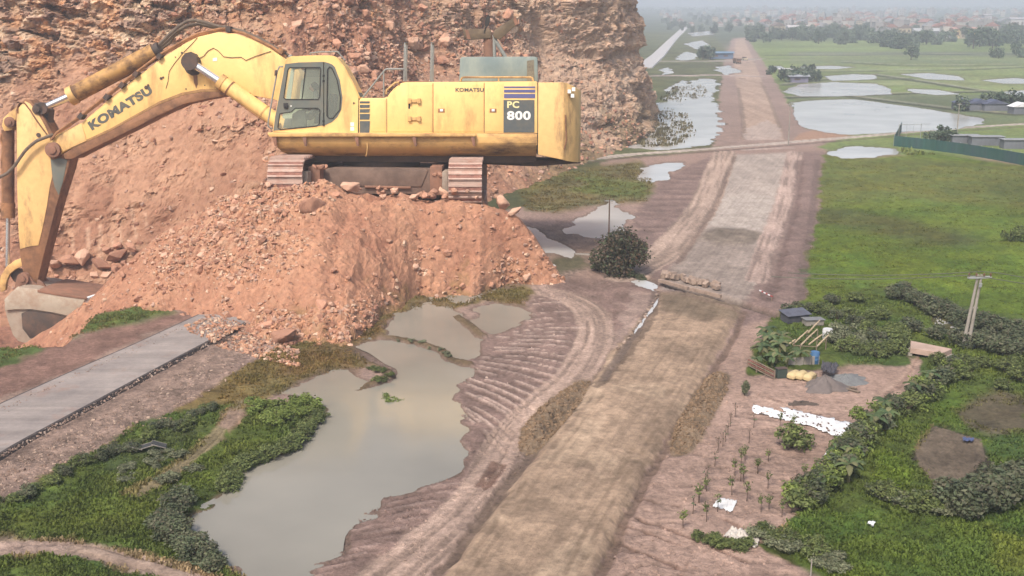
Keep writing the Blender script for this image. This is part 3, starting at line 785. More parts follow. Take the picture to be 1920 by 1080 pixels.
MD = np.concatenate([Dm1, Dm2]); MZ = np.concatenate([Zm1, Zm2]); MPX = np.repeat(mpx[None], len(MD), 0)
MX = xat(MPX, MD, MZ)
act = np.concatenate([sstep(0, 0.12, T1), np.full(T2.shape, 1.0)])
PYm = proj(MX, MD, MZ)[1]
rubz = sstep(250, 320, MPX + 40 * fbm(MX / 9, MD / 9, oct=3, seed=199)) * sstep(610, 500, MPX + .5 * (PYm - 430)) * sstep(560, 470, PYm) # stony part of the face
rubz = np.clip(rubz + 0.7 * sstep(560, 600, PYm + 25 * fbm(MX / 6, MD / 6, oct=3, seed=198)) * (MPX > 380), 0, 1)
nb_ = fbm(MX / 7, MD / 7, MZ / 7, oct=4, seed=201); nc_ = fbm(MX / 1.6, MD / 1.6, MZ / 1.6, oct=4, seed=205)
MDd0 = MD
e1, e2, ec = worley(MX / 1.5 + nc_ * .3, MD / 1.5, MZ / 1.5, seed=210)
e3, e4, ed = worley(MX / 0.62, MD / 0.62, MZ / 0.62, seed=214)
gul = np.abs(fbm(MX / 3.2, MD / 9, oct=3, seed=220))
flat = np.concatenate([np.ones(T1.shape), 1 - 0.8 * sstep(0.0, 0.06, T2)])
f1, fe1, fc1 = facets(MX / 2.1 + .3 * nc_, MDd0 / 2.1, MZ / 2.1, 240); f2, fe2, fc2 = facets(MX / 0.8 + .3 * nc_, MDd0 / 0.8, MZ / 0.8, 250)
lump = sstep(-.3, .4, nb_ + .4 * nc_)
dz = act * flat * (0.85 * nb_ + 0.36 * nc_ - 0.55 * gul + (0.55 * f1 * lump + 0.34 * f2) * (0.35 + 0.75 * rubz) + 0.2 * (0.5 - e3))
MZ = MZ + dz - 0.15
MDd = MD - 0.35 * act * flat * (0.6 - e1)                             # lumps push out of the face
MX = xat(MPX, MD, MZ)
soil = alb(208, 154, 126); soil2 = alb(180, 126, 104); pale_ = alb(226, 184, 156)
tone = np.clip(0.5 + 0.5 * nb_ + 0.25 * nc_, 0, 1)[..., None]
MC = soil * tone + soil2 * (1 - tone)
pk = (np.clip(sstep(0.5, 0.95, fc2) * .6 + sstep(.6, .95, fc1) * .5, 0, 1) * (0.15 + 0.75 * rubz))[..., None]
MC = MC * (1 - 0.6 * pk) + pale_ * 0.6 * pk
gb = (sstep(0.20, 0.02, np.concatenate([T1, np.ones(T2.shape)])) * sstep(-0.3, 0.5, nb_ + nc_) * (MPX < 330))[..., None]
MC = MC * (1 - gb) + alb(128, 124, 70) * gb
toe = (sstep(0.3, 0.02, np.concatenate([T1, np.ones(T2.shape)]) + .25 * nb_ + .2 * nc_) * (MPX > 480))[..., None]
MC = MC * (1 - toe * .8) + alb(158, 124, 88) * toe * .8
MC *= (1 + 0.14 * fbm(MX / .5, MD / .5, MZ / .5, oct=3, seed=231))[..., None]
nr, nc2 = MD.shape
ii = (np.arange(nr - 1)[:, None] * nc2 + np.arange(nc2 - 1)[None]).ravel()
mq = np.stack([ii, ii + 1, ii + nc2 + 1, ii + nc2], 1)
MV = np.stack([MX, MDd, MZ], -1).reshape(-1, 3)
M_SOIL = vmat('loose red soil', fine=1.3, var=0.2, bump=0.16, bscale=2.0, rough=0.97)
MC *= [1.0, 1.05, 1.0]
tag(mobj('earth_mound', fast_mesh('earth_mound', MV, mq, False, MC.reshape(-1, 3)), M_SOIL), 'heap of red broken earth and stones carrying the excavator', 'earth mound', kind='structure')

# =================================================================== QUARRY CLIFF
def wp(px, D, z): return (float(xat(px, D, z)), D)
base = [(-230, 168, -17), (-165, 182, -17), (-120, 196, -17), wp(0, 203, -17) + (-17,), wp(160, 205, -16) + (-16,), wp(330, 207, -12) + (-12,), wp(480, 211, -2) + (-2,), wp(620, 216, 3) + (3,), wp(760, 222, 3) + (3,),
        wp(880, 232, 0) + (0,), wp(970, 250, -1) + (-1,), wp(1050, 275, -1) + (-1,), wp(1120, 302, -1) + (-1,), wp(1170, 326, -1) + (-1,), wp(1204, 345, -1) + (-1,), wp(1219, 360, -1) + (-1,), (50, 400, -1), (46, 450, -1), (20, 510, -1)]
bl = np.array(smooth_line([np.array(b) for b in base], 40))
seg = np.concatenate([[0], np.cumsum(np.linalg.norm(np.diff(bl[:, :2], axis=0), axis=1))])
Ltot = seg[-1]
su = np.concatenate([np.arange(0, 70, 0.9), np.arange(70, 430, 0.36), np.arange(430, Ltot, 1.4)])
su = su[su < Ltot]
BX, BY, BZ = (np.interp(su, seg, bl[:, i]) for i in range(3))
TXv, TYv = np.gradient(BX, su), np.gradient(BY, su)
for _ in range(30):
    TXv = np.convolve(np.pad(TXv, 12, 'edge'), np.ones(25) / 25, 'valid'); TYv = np.convolve(np.pad(TYv, 12, 'edge'), np.ones(25) / 25, 'valid')
tl = np.hypot(TXv, TYv); BNX, BNY = -TYv / tl, TXv / tl               # away from the pit
if (BNX * 0 + BNY)[len(su) // 3] < 0: BNX, BNY = -BNX, -BNY
uu = np.interp(BX, [-90, 0, 30, 42], [0, 0.3, 0.75, 1.0]); uu = np.maximum.accumulate(uu)
nv = 280
vv = np.linspace(0, 1, nv)
TOPZ = 66.0
Uq = uu[None] + 0 * vv[:, None]; Vq = vv[:, None] + 0 * uu[None]
CZ = BZ[None] + (TOPZ - BZ)[None] * Vq
hz = CZ - BZ[None]
n_edge = fbm(su / 18, 0 * su, oct=3, seed=301)[None]
steep = np.clip(sstep(0.30, 0.42, Vq + 0.06 * n_edge) * 0.6 + Uq ** 3 * 0.7, 0, 1)
cot = (1 - steep) * 1.12 + steep * (0.34 - 0.26 * Uq)
back = np.concatenate([np.zeros((1, len(su))), np.cumsum(cot[1:] * np.diff(CZ, axis=0), axis=0)])
CX = BX[None] + BNX[None] * back; CY = BY[None] + BNY[None] * back
big = fbm(CX / 26, CY / 26, CZ / 22, oct=3, seed=310)
warp_ = fbm(CX / 9, CY / 9, CZ / 9, oct=3, seed=312)
fb, fe, wc = facets(CX / 7.5 + warp_ * .35, CY / 7.5, CZ / 4.2 + 0.02 * CX, 320)
fs_, fse, qc = facets(CX / 2.5 + warp_ * .4, CY / 2.5, CZ / 1.6 + 0.05 * CX, 326); ft, fte, tc = facets(CX / 1.1 + warp_, CY / 1.1, CZ / 0.8, 329)
mm = fbm(CX / 1.2, CY / 1.2, CZ / 0.8, oct=4, seed=330)
strata = fbm(CX / 16, CY / 16, (CZ + 0.25 * CX) / 1.5, oct=3, seed=334)
rocky = np.clip(sstep(0.50, 0.64, Vq + 0.10 * n_edge + 0.12 * big + 0.10 * sstep(.2, .05, Uq)) + Uq ** 2 * 1.0, 0, 1)
rocky = np.clip(rocky - 0.45 * sstep(0.12, 0.22, Uq) * sstep(0.62, 0.5, Uq) * sstep(-.2, .4, big), 0.0, 1)
ledge = sstep(0.0, 0.5, strata) - 0.5
sarc = np.cumsum(np.concatenate([[0], np.diff(su)]))[None] + 0 * CZ
gully = np.abs(fbm(sarc / 6 + .4 * warp_, CZ / 30, oct=4, seed=360)) - .3
debris = sstep(.15, .6, fbm(CX / 5, CY / 5, CZ / 5, oct=3, seed=363))
out_ = 3.4 * big * sstep(0, 6, hz) + rocky * (1 - .45 * sstep(.2, .4, Uq)) * (3.2 * fb + 1.5 * fs_ + 0.6 * ft - 0.4 * sstep(0.10, 0.0, fe) + 0.8 * ledge * sstep(.35, .15, Uq)) + (1 - rocky) * (0.7 * warp_ + 0.9 * gully + (0.8 * fs_ + 0.4 * ft) * debris + 0.12 * mm) + 0.16 * mm
out_ -= 1.6 * Uq ** 4 * np.abs(fbm(CZ / 6, 0 * CZ, oct=3, seed=351))
CX = CX - BNX[None] * out_; CY = CY - BNY[None] * out_; CZ = CZ + 0.25 * mm * sstep(0, 4, hz)
# colours
c_soil = alb(204, 154, 128); c_soil2 = alb(174, 124, 102); c_rk = [alb(208, 168, 140), alb(188, 152, 132), alb(228, 194, 166), alb(216, 160, 122), alb(176, 142, 126)]
tt = np.clip(0.5 + 0.5 * warp_ + 0.25 * mm + 0.5 * big - .9 * gully, 0, 1)[..., None]
CS = c_soil * tt + c_soil2 * (1 - tt)
CS = CS * (1 - .5 * debris[..., None]) + (.5 * debris * (.8 + .5 * qc))[..., None] * alb(200, 156, 130)
pick = np.clip(((qc * 0.6 + wc * 0.4) * 1.6 - 0.3) * 4.999, 0, 4.999)
CR = np.array(c_rk)[pick.astype(int)] * (1 + 0.25 * strata)[..., None]
CR *= (0.8 + 0.4 * tc)[..., None]
rk = (rocky * (0.75 + 0.25 * sstep(-.3, .3, warp_)))[..., None]
CCc = CS * (1 - rk) + CR * rk
rust = (sstep(0.15, 0.6, fbm(CX / 7, CY / 7, CZ / 12, oct=3, seed=340)) * rocky * (1 - Uq))[..., None]
CCc = CCc * (1 - 0.45 * rust) + alb(214, 150, 104) * 0.45 * rust
# pale bucket scrapes low on the pit wall and the pale haul ledge on the far flank
qx, qy = proj(CX, CY, CZ)
for (x0, y0, x1, y1, w) in ((165, 430, 166, 478, 8), (188, 425, 188, 490, 9), (210, 440, 212, 475, 6), (220, 392, 228, 468, 7), (246, 388, 256, 445, 7), (272, 400, 276, 430, 6), (135, 440, 138, 480, 6)):
    d = segdist(qx, qy, [(x0, y0), (x1, y1)], False)
    k = (sstep(w * .55, w * .3, d + 1.5 * mm) * 0.8)[..., None]
    CCc = CCc * (1 - k) + alb(216, 172, 148) * k
d = segdist(qx, qy, [(1084, 250), (1110, 228), (1140, 196), (1165, 168), (1192, 126)], False)
k = (sstep(8.5, 4.5, d + 2 * mm) * 0.75)[..., None]
CCc = CCc * (1 - k) + alb(202, 178, 162) * k
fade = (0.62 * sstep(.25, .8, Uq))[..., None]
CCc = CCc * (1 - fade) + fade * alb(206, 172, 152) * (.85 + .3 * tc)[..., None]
CCc = CCc * [1.0, 1.07, 1.03]
gr = (sstep(10, 2, hz + 5 * warp_) * sstep(0.3, 0.5, Uq) * 0.7)[..., None]
CCc = CCc * (1 - gr) + alb(122, 106, 72) * gr
nr, nc2 = CX.shape
ii = (np.arange(nr - 1)[:, None] * nc2 + np.arange(nc2 - 1)[None]).ravel()
cq = np.stack([ii, ii + 1, ii + nc2 + 1, ii + nc2], 1)
CV = np.stack([CX, CY, CZ], -1).reshape(-1, 3)
# the quarried hill is solid: a plateau runs back from the lip
lip = CV[(nr - 1) * nc2:].copy()
backr = lip.copy(); backr[:, 0] = np.minimum(lip[:, 0], 20) * 0.6 - 60; backr[:, 1] = 560 + 0 * lip[:, 1]; backr[:, 2] = TOPZ - 1
n0 = len(CV)
CV2 = np.concatenate([CV, lip + [0, 0, 0.0], backr]); k0 = n0 + np.arange(nc2 - 1)
pq = np.stack([k0, k0 + 1, k0 + nc2 + 1, k0 + nc2], 1)
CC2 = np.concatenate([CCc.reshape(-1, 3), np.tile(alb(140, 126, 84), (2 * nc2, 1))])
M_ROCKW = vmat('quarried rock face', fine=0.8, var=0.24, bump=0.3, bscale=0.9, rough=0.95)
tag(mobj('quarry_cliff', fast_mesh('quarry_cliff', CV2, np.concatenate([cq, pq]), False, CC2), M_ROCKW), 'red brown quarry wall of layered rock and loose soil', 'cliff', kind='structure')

# =================================================================== ROCKS
def rock_mesh(name, seed, flat=1.0, n=16):
    r = random.Random(seed)
    bm = bmesh.new()
    for i in range(n):
        v = Vector((r.gauss(0, 1), r.gauss(0, 1), r.gauss(0, 1))).normalized()
        k = r.uniform(0.8, 1.0)
        bm.verts.new((v.x * k * r.uniform(.9, 1.15), v.y * k * 0.85, v.z * k * 0.72 * flat))
    res = bmesh.ops.convex_hull(bm, input=bm.verts)
    bmesh.ops.delete(bm, geom=[v for v in bm.verts if not v.link_faces], context='VERTS')
    bmesh.ops.triangulate(bm, faces=bm.faces)
    me = bpy.data.meshes.new(name); bm.to_mesh(me); bm.free()
    return me

def boulder_mesh(name, seed):
    """larger stone: hull with chipped edges and a rough skin"""
    r = random.Random(seed)
    bm = bmesh.new()
    for i in range(15):
        v = Vector((r.gauss(0, 1), r.gauss(0, 1), r.gauss(0, 1))).normalized() * r.uniform(.8, 1.05)
        bm.verts.new((v.x, v.y * .8, v.z * .75))
    bmesh.ops.convex_hull(bm, input=bm.verts)
    bmesh.ops.delete(bm, geom=[v for v in bm.verts if not v.link_faces], context='VERTS')
    bmesh.ops.dissolve_limit(bm, angle_limit=math.radians(14), verts=bm.verts, edges=bm.edges)
    bmesh.ops.bevel(bm, geom=bm.edges[:], offset=0.06, segments=1, affect='EDGES', clamp_overlap=True)
    bmesh.ops.triangulate(bm, faces=bm.faces)
    bmesh.ops.subdivide_edges(bm, edges=bm.edges, cuts=2, use_grid_fill=True)
    from mathutils import noise as mn
    for v in bm.verts:
        v.co += v.co.normalized() * (0.07 * mn.noise(v.co * 2.2 + Vector((seed, 0, 0))) + 0.035 * mn.noise(v.co * 6 + Vector((0, seed, 0))))
    me = bpy.data.meshes.new(name); bm.to_mesh(me); bm.free()
    return me

SMALL = []
for k in range(10):
    me = rock_mesh('small_rock', 40 + k, random.Random(k).uniform(.7, 1.1), 12)
    v = np.array([p.co[:] for p in me.vertices]); f = np.array([p.vertices[:] for p in me.polygons])
    SMALL.append((v, f)); bpy.data.meshes.remove(me)

def rubble(name, pts, sizes, cols, m, label, cat='rubble'):
    """countless small stones as one mesh"""
    vs, fs, cs = [], [], []; off = 0
    for k in range(len(SMALL)):
        sel = np.arange(k, len(pts), len(SMALL))
        v, f = SMALL[k]
        a = RNG.uniform(0, 2 * math.pi, (len(sel), 3))
        ca, sa = np.cos(a), np.sin(a)
        Rz = np.zeros((len(sel), 3, 3)); Rz[:, 0, 0] = ca[:, 0]; Rz[:, 0, 1] = -sa[:, 0]; Rz[:, 1, 0] = sa[:, 0]; Rz[:, 1, 1] = ca[:, 0]; Rz[:, 2, 2] = 1
        Rx = np.zeros_like(Rz); Rx[:, 0, 0] = 1; Rx[:, 1, 1] = ca[:, 1]; Rx[:, 1, 2] = -sa[:, 1]; Rx[:, 2, 1] = sa[:, 1]; Rx[:, 2, 2] = ca[:, 1]
        R = Rz @ Rx
        w = np.einsum('nij,vj->nvi', R, v) * sizes[sel][:, None, None] * 0.5 + pts[sel][:, None, :]
        vs.append(w.reshape(-1, 3)); fs.append((f[None] + (np.arange(len(sel)) * len(v))[:, None, None]).reshape(-1, 3) + off)
        cs.append(np.repeat(cols[sel], len(v), 0)); off += len(sel) * len(v)
    me = fast_mesh(name, np.concatenate(vs), np.concatenate(fs), False, np.concatenate(cs))
    return tag(mobj(name, me, m), label, cat, kind='stuff')

M_STONE = vmat('broken stone', fine=2.5, var=0.22, bump=0.05, bscale=5, rough=0.92)
STC = np.array([alb(216, 168, 140), alb(202, 150, 124), alb(184, 136, 114), alb(232, 196, 168), alb(200, 164, 144), alb(212, 156, 122)])
def rcol(n): return STC[RNG.integers(0, len(STC), n)] * RNG.uniform(.8, 1.15, (n, 1))
# on the heap
P = MV.reshape(nr * 0 + MD.shape[0], MD.shape[1], 3)
prob = (0.05 + 1.5 * rubz * sstep(-.5, .3, nc_ + nb_) + 0.25 * sstep(.1, .6, nb_)) * act * np.concatenate([np.ones(T1.shape), 0.35 + 0 * T2]) * (MPX > 60)
def pick_pts(V3, prob, n):
    p = prob.ravel(); p = p / p.sum()
    return V3.reshape(-1, 3)[RNG.choice(p.size, n, p=p)]
pts = pick_pts(P, prob, 10000)
sz = 0.16 + 0.95 * RNG.random(len(pts)) ** 3.0
rubble('mound_rubble', pts + [0, 0, 0.02], sz, rcol(len(pts)), M_STONE, 'loose small stones strewn over the red earth heap')
# on the cliff: screes under the rock and stones in the soil
C3 = np.stack([CX, CY, CZ], -1)
scree = sstep(0.05, 0.15, Uq) * sstep(0.72, 0.55, Uq) * sstep(0.26, 0.4, Vq) * (.3 + sstep(-.3, .3, warp_))
prob = (0.14 + .35 * debris + 1.6 * scree + 0.5 * sstep(0.2, 0.02, Vq)) * (qx > -150) * (qy > -60) * (qy < 560) * (Uq < 0.97)
pts = pick_pts(C3, prob, 12000)
sz = 0.25 + 1.7 * RNG.random(len(pts)) ** 3.2
rubble('quarry_scree', pts, sz, rcol(len(pts)) * [0.95, .95, .97], M_STONE, 'countless broken stones lying on the quarry wall')
# what has slid off the heap on to the road end, and dirt kicked over the road edges
q = np.stack([RNG.uniform(330, 560, 9000), RNG.uniform(575, 690, 9000)], 1); q = q[inpoly(q[:, 0], q[:, 1], [(340, 604), (400, 590), (470, 610), (560, 650), (560, 684), (500, 668), (440, 650), (400, 640), (360, 625)])][:1500]
x, y = gp(q[:, 0], q[:, 1], .6); pts = np.stack([x, y, np.full(len(x), .35)], 1)
pts[:, 2] = np.where(inpoly(q[:, 0], q[:, 1], [(0, 767), (250, 654), (440, 568), (560, 560), (480, 600), (360, 662), (0, 858)]), .58, .1)
rubble('road_spill', pts, .15 + .8 * RNG.random(len(pts)) ** 3, rcol(len(pts)) * [.95, .98, .98], M_STONE, 'loose earth and stones spilled over the end of the sealed road')
pp = []
for a, b_, n_ in (((0, 767), (440, 568), 700), ((0, 858), (480, 600), 900)):
    t = RNG.random(n_); pp.append(np.stack([a[0] + (b_[0] - a[0]) * t, a[1] + (b_[1] - a[1]) * t + RNG.normal(size=n_) * 3 + (2 if a[1] < 800 else -2)], 1))
q = np.concatenate(pp); x, y = gp(q[:, 0], q[:, 1], .5); pts = np.stack([x, y, np.full(len(x), .5)], 1)
rubble('edge_grit', pts, .06 + .3 * RNG.random(len(pts)) ** 3, np.array([alb(166, 140, 126), alb(140, 120, 108), alb(184, 164, 150)])[RNG.integers(0, 3, len(pts))], M_STONE, 'grit along the edges of the sealed road')
# individual boulders
M_BOULDER = mat('red brown boulder', alb(208, 156, 128), 0.93, alb(170, 124, 104), 0.8, 0.7, bump=0.1, bscale=2.5, var=0.2, randomize=0.2)
M_BOULDERP = mat('pale tan boulder', alb(232, 188, 160), 0.93, alb(200, 150, 126), 0.7, 0.8, bump=0.08, bscale=2.5, var=0.15, randomize=0.1)
BM = []
for k in range(9):
    me = boulder_mesh('rock', 300 + k); me.materials.append(M_BOULDERP if k in (2, 5, 7) else M_BOULDER); BM.append(me)
def put_rock(p, s, label, group, k=None, rot=None, sc=(1, 1, 1), nm='rock', sink=0.15, cat='rock'):
    o = bpy.data.objects.new(nm, BM[RNG.integers(0, 9) if k is None else k])
    o.location = (p[0], p[1], p[2] + s * (0.5 - sink) * 0.5)
    o.rotation_euler = rot if rot else (RNG.uniform(-.5, .5), RNG.uniform(-.5, .5), RNG.uniform(0, 6.28))
    o.scale = (s * .5 * sc[0], s * .5 * sc[1], s * .5 * sc[2])
    link(o); tag(o, label, cat, group)
    return o
front = np.concatenate([np.ones(T1.shape), 0 * T2])
pr = (0.12 + rubz * 1.2 + 0.3 * (MPX > 600)) * act * front * (MPX > 150) * (MPX < 1000)
for p in pick_pts(P, pr, 110):
    put_rock(p, RNG.uniform(.75, 1.6) ** 1.3, 'angular red brown rock lodged in the face of the earth heap', 'rocks on the earth heap')
pr = (sstep(0.16, 0.03, Vq)) * (qx > -60) * (qx < 330) * (qy > 430) * (qy < 580)
for p in pick_pts(C3, pr, 70):
    put_rock(p, RNG.uniform(1.0, 2.9), 'angular rock fallen to the foot of the quarry wall beside the digging arm', 'rocks at the foot of the quarry wall')
pr = scree * (qx > 520) * (qx < 1010) * (qy > -20) * (qy < 170)
for p in pick_pts(C3, pr + 1e-9, 150):
    put_rock(p, 1.2 + 3.6 * RNG.random() ** 2, 'angular rock on the scree high above the excavator', 'rocks on the scree behind the machine')
def mound_hit(px, py):
    """point of the heap seen at a photo pixel"""
    a, b = proj(MV[:, 0], MV[:, 1], MV[:, 2])
    d = (a - px) ** 2 + (b - py) ** 2 + np.where(MV[:, 1] > DC + 4, 400, 0)
    return MV[np.argmin(d)]
def cliff_hit(px, py):
    d = (qx - px) ** 2 + (qy - py) ** 2
    return C3.reshape(-1, 3)[np.argmin(d.ravel())]
p = mound_hit(655, 366); put_rock(p + np.array([0, 1.2, 0.5]), 3.4, 'largest pale flat faced rock in front of the carriage between the tracks', None, 2, (0.2, 0.1, 0.3), (1.15, .8, .75), 'boulder', cat='boulder')
p = mound_hit(590, 385); put_rock(p, 5.6, 'big rounded boulder half buried below the front of the near track', None, 0, (0.1, 0.3, 1.0), (1.0, .8, .9), 'boulder', 0.55, cat='boulder')
p = mound_hit(835, 368); put_rock(p + np.array([0, .6, 0.4]), 2.6, 'upright tan rock leaning beside the right hand track', None, 5, (0.2, 0.7, 0.3), (1.1, .8, .9), 'boulder', cat='boulder')
p = mound_hit(795, 368); put_rock(p + np.array([0, .8, 0.2]), 2.0, 'small tan rock left of the upright rock under the carriage', None, 7, (0.2, 0.1, 0.9), (1.2, .8, .8), 'boulder', cat='boulder')
p = mound_hit(942, 388); put_rock(p + np.array([0, 0, .4]), 3.4, 'jagged tan rock standing at the right end of the heap crest', None, 2, (0.3, 0.9, 0.5), (1.0, .7, .9), 'boulder', cat='boulder')
p = mound_hit(966, 396); put_rock(p + np.array([0, 0, .2]), 2.3, 'smaller jagged rock right of the crest rock', None, 5, (0.6, -0.5, 0.5), (1.1, .7, .8), 'boulder', cat='boulder')
for (x, y, s, lb) in ((524, 640, 5.6, 'wide weathered boulder sunk at the foot of the heap beside the road end'), (500, 612, 3.0, 'block shaped rock at the heap foot left of the wide boulder'), (600, 570, 3.4, 'dark rounded boulder in the lower middle of the heap'), (575, 618, 2.2, 'small pale rock right of the wide boulder'), (455, 615, 2.2, 'broken rock lying where the sealed road meets the heap')):
    p = mound_hit(x, y) if y < 618 else np.array([*gp(x, y), 0.1])
    put_rock(np.array(p), s, lb, None, None, None, (1.2, .9, .7), 'boulder', 0.5, cat='boulder')
for (x, y, s) in ((135, 495, 4.0), (160, 490, 4.6), (195, 500, 3.6), (225, 470, 3.2), (225, 485, 4.0), (105, 500, 4.4), (250, 470, 3.0), (90, 480, 3.0)):
    put_rock(cliff_hit(x, y) + np.array([0, -1.0, .3]), s, 'large angular rock fallen to the pit floor right of the digging arm', 'large rocks beside the digging arm', None, None, (1.2, .9, .8), 'boulder', cat='boulder')

# =================================================================== SEALED ROAD SLAB
RL = smooth_line([(-700, 1130), (-200, 862), (0, 767), (130, 707), (250, 654), (380, 594), (440, 568), (520, 530), (600, 484)], 6)
RR = smooth_line([(-700, 1310), (-200, 985), (0, 858), (100, 802), (200, 748), (360, 662), (480, 600), (560, 560), (650, 507)], 6)
L3 = [gp(*p) for p in RL]; R3 = [gp(*p) for p in RR]
mb = MB(); n = len(L3)
top = 0.55
vs = []
for (a, b) in zip(L3, R3):
    for j in range(9):
        t = j / 8
        vs.append((a[0] + (b[0] - a[0]) * t, a[1] + (b[1] - a[1]) * t, top - 0.10 * abs(t - .5)))
fs = [(i * 9 + j, i * 9 + j + 1, (i + 1) * 9 + j + 1, (i + 1) * 9 + j) for i in range(n - 1) for j in range(8)]
mb.add(vs, fs)
m_, nt, b_, out = _nodes('worn grey road surface')
n1 = noise_node(nt, 0.25, 7, 0.7); n2 = noise_node(nt, 3.0, 6, 0.7)
c = mix(nt, ramp(nt, n1.outputs[0], [(0.35, 0), (0.65, 1)]).outputs[0], alb(152, 142, 137), alb(178, 166, 158))
c = mix(nt, 1.0, c, ramp(nt, n2.outputs[0], [(0.3, 0.88), (0.7, 1.1)]).outputs[0], 'MULTIPLY')
n3 = noise_node(nt, 0.5, 6, 0.6); mp_ = nt.nodes.new('ShaderNodeMapping'); mp_.inputs['Rotation'].default_value = (0, 0, -0.93); mp_.inputs['Scale'].default_value = (.05, 1.4, 1)
tcn = nt.nodes.new('ShaderNodeTexCoord'); nt.links.new(tcn.outputs['Object'], mp_.inputs[0]); nt.links.new(mp_.outputs[0], n3.inputs['Vector'])
c = mix(nt, 1.0, c, ramp(nt, n3.outputs[0], [(0.35, 0.8), (0.65, 1.12)]).outputs[0], 'MULTIPLY')
n4 = noise_node(nt, 0.16, 8, 0.75); c = mix(nt, ramp(nt, n4.outputs[0], [(0.54, 0), (0.66, .75)]).outputs[0], c, alb(160, 130, 116))
nt.links.new(c, b_.inputs['Base Color']); b_.inputs['Roughness'].default_value = 0.85
tag(mb.build('paved_road', m_), None, 'road', kind='structure')
M_KERB = mat('dark asphalt edge', alb(72, 66, 66), 0.9, alb(110, 98, 92), 0.6, 0.8, bump=0.05)
for nm, E, s in (('road_edge', R3, 1), ('road_edge', L3, -1)):
    mb = MB(); vs = []
    for (x, y) in E:
        vs += [(x, y, top - 0.054), (x + .25 * s, y - .15 * s, top - 0.09), (x + .5 * s, y - .35 * s, -0.3), (x - .1 * s, y, -0.3)]
    k = len(E)
    fs = [(i * 4 + j, i * 4 + (j + 1) % 4, (i + 1) * 4 + (j + 1) % 4, (i + 1) * 4 + j) for i in range(k - 1) for j in range(4)]
    mb.add(vs, fs)
    tag(mb.build(nm, M_KERB), None, 'road edge', kind='structure')
# its far stretch beyond the quarry
EL = [gp(x, y) for x, y in ((1188, 128), (1222, 104), (1252, 76), (1280, 51))]; ER = [gp(x, y) for x, y in ((1222, 128), (1245, 106), (1266, 78), (1291, 51))]
mb = MB(); vs = []
for a, b in zip(EL, ER): vs += [(*a, 0.6), (*b, 0.6), (b[0] + .5, b[1], -0.3), (a[0] - .5, a[1], -0.3)]
fs = []
for i in range(3): fs += [(i * 4 + j, i * 4 + (j + 1) % 4, (i + 1) * 4 + (j + 1) % 4, (i + 1) * 4 + j) for j in range(4)]
mb.add(vs, fs + [(0, 1, 2, 3)])
tag(mb.build('paved_road', mat('pale distant road', alb(205, 202, 200), 0.8)), None, 'road', kind='structure')
# =================================================================== EXCAVATOR
TILT = math.radians(5.0)
OX = float(xat(755, 178.0, zat(300, 178.0))); OZ = zat(300, 178.0)
EO = np.array([OX, 178.0, OZ]); EYa = np.array([0, math.cos(TILT), -math.sin(TILT)]); EZa = np.array([0, math.sin(TILT), math.cos(TILT)])
def E(px, py, y=0.0):
    """photo pixel -> local (x, z) in the machine's plane at depth y"""
    dx, dy, dz = ray(px, py)
    d = np.array([float(dx), float(dy), float(dz)]); C = np.array([0, 0, H])
    t = (y - (C - EO) @ EYa) / (d @ EYa)
    p = C + d * t - EO
    return float(p[0]), float(p @ EZa)
def Es(pts, y=0.0): return [E(a, b, y) for a, b in pts]
def E3(px, py, y): a = E(px, py, y); return (a[0], y, a[1])
def el2w(p): return Vector((EO[0] + p[0], EO[1] + p[1] * EYa[1] + p[2] * EZa[1], EO[2] + p[1] * EYa[2] + p[2] * EZa[2]))
U = 0.0816
def paintlin(k, *c): return lin(c) * k
M_YEL = mat('machine yellow paint', paintlin(.8, 253, 209, 132), 0.5, alb(190, 142, 98), 0.65, 0.32, 10, var=0.08, lo=0.52, hi=0.7, stretch=(1, 1, .3))
M_YELD = mat('dusty yellow paint', paintlin(.68, 246, 198, 126), 0.55, alb(150, 112, 82), 0.85, 0.22, 9, var=0.1, lo=0.47, hi=0.66)
M_YELB = mat('scuffed yellow paint', paintlin(.72, 250, 204, 134), 0.5, alb(134, 104, 84), 0.75, 0.35, 9, var=0.12, lo=0.52, hi=0.68, stretch=(1, 1, 0.35))
M_RUST_SHADE = mat('rusty and shaded brown steel', alb(166, 118, 82), 0.7, alb(110, 80, 64), 0.8, 0.4, 8, bump=0.03, var=0.2)
M_DUST = mat('earth caked steel', alb(150, 112, 92), 0.9, alb(186, 134, 108), 0.8, 0.3, 8, bump=0.06, var=0.2)
M_DARK = mat('dark greasy steel', alb(84, 72, 66), 0.7, alb(140, 108, 90), 0.7, 0.35, 8, var=0.2)
M_BELLY = mat('dark brown underside', alb(112, 92, 80), 0.9, alb(78, 66, 60), 0.8, 0.15, 8, var=0.2)  # darker brown tone for the plates below the body
M_GREY = mat('grey green cab paint', alb(118, 124, 116), 0.5, alb(150, 138, 118), 0.5, 0.3, 7, var=0.08)
M_TEAL = mat('faded blue grey sheet', alb(134, 150, 148), 0.6, alb(176, 184, 172), 0.8, 0.2, 6, var=0.1, stretch=(1, 1, 0.4))
M_PANEL = mat('charcoal decal', alb(98, 104, 104), 0.5, alb(150, 136, 110), 0.4, 0.5, 6, var=0.08)
M_BLUE = mat('blue decal', alb(112, 112, 160), 0.5, var=0.06)
M_LETTER = mat('grey lettering', alb(104, 106, 100), 0.6, alb(150, 136, 110), 0.4, 0.8, var=0.08)
M_WHITE = mat('white lettering', lin((246, 244, 236)) * .8, 0.5, var=0.03)
M_CREAM = mat('cream lettering', lin((246, 232, 170)) * .8, 0.5, var=0.03)
M_STEEL = mat('polished rod steel', (0.78, 0.8, 0.8), 0.22, metal=0.85, var=0.04)
M_RAIL = mat('galvanised rail', alb(160, 160, 152), 0.5, var=0.1)
M_HOSE = mat('dusty rubber hose', alb(128, 112, 96), 0.8, alb(96, 84, 74), 0.7, 0.8, var=0.15)
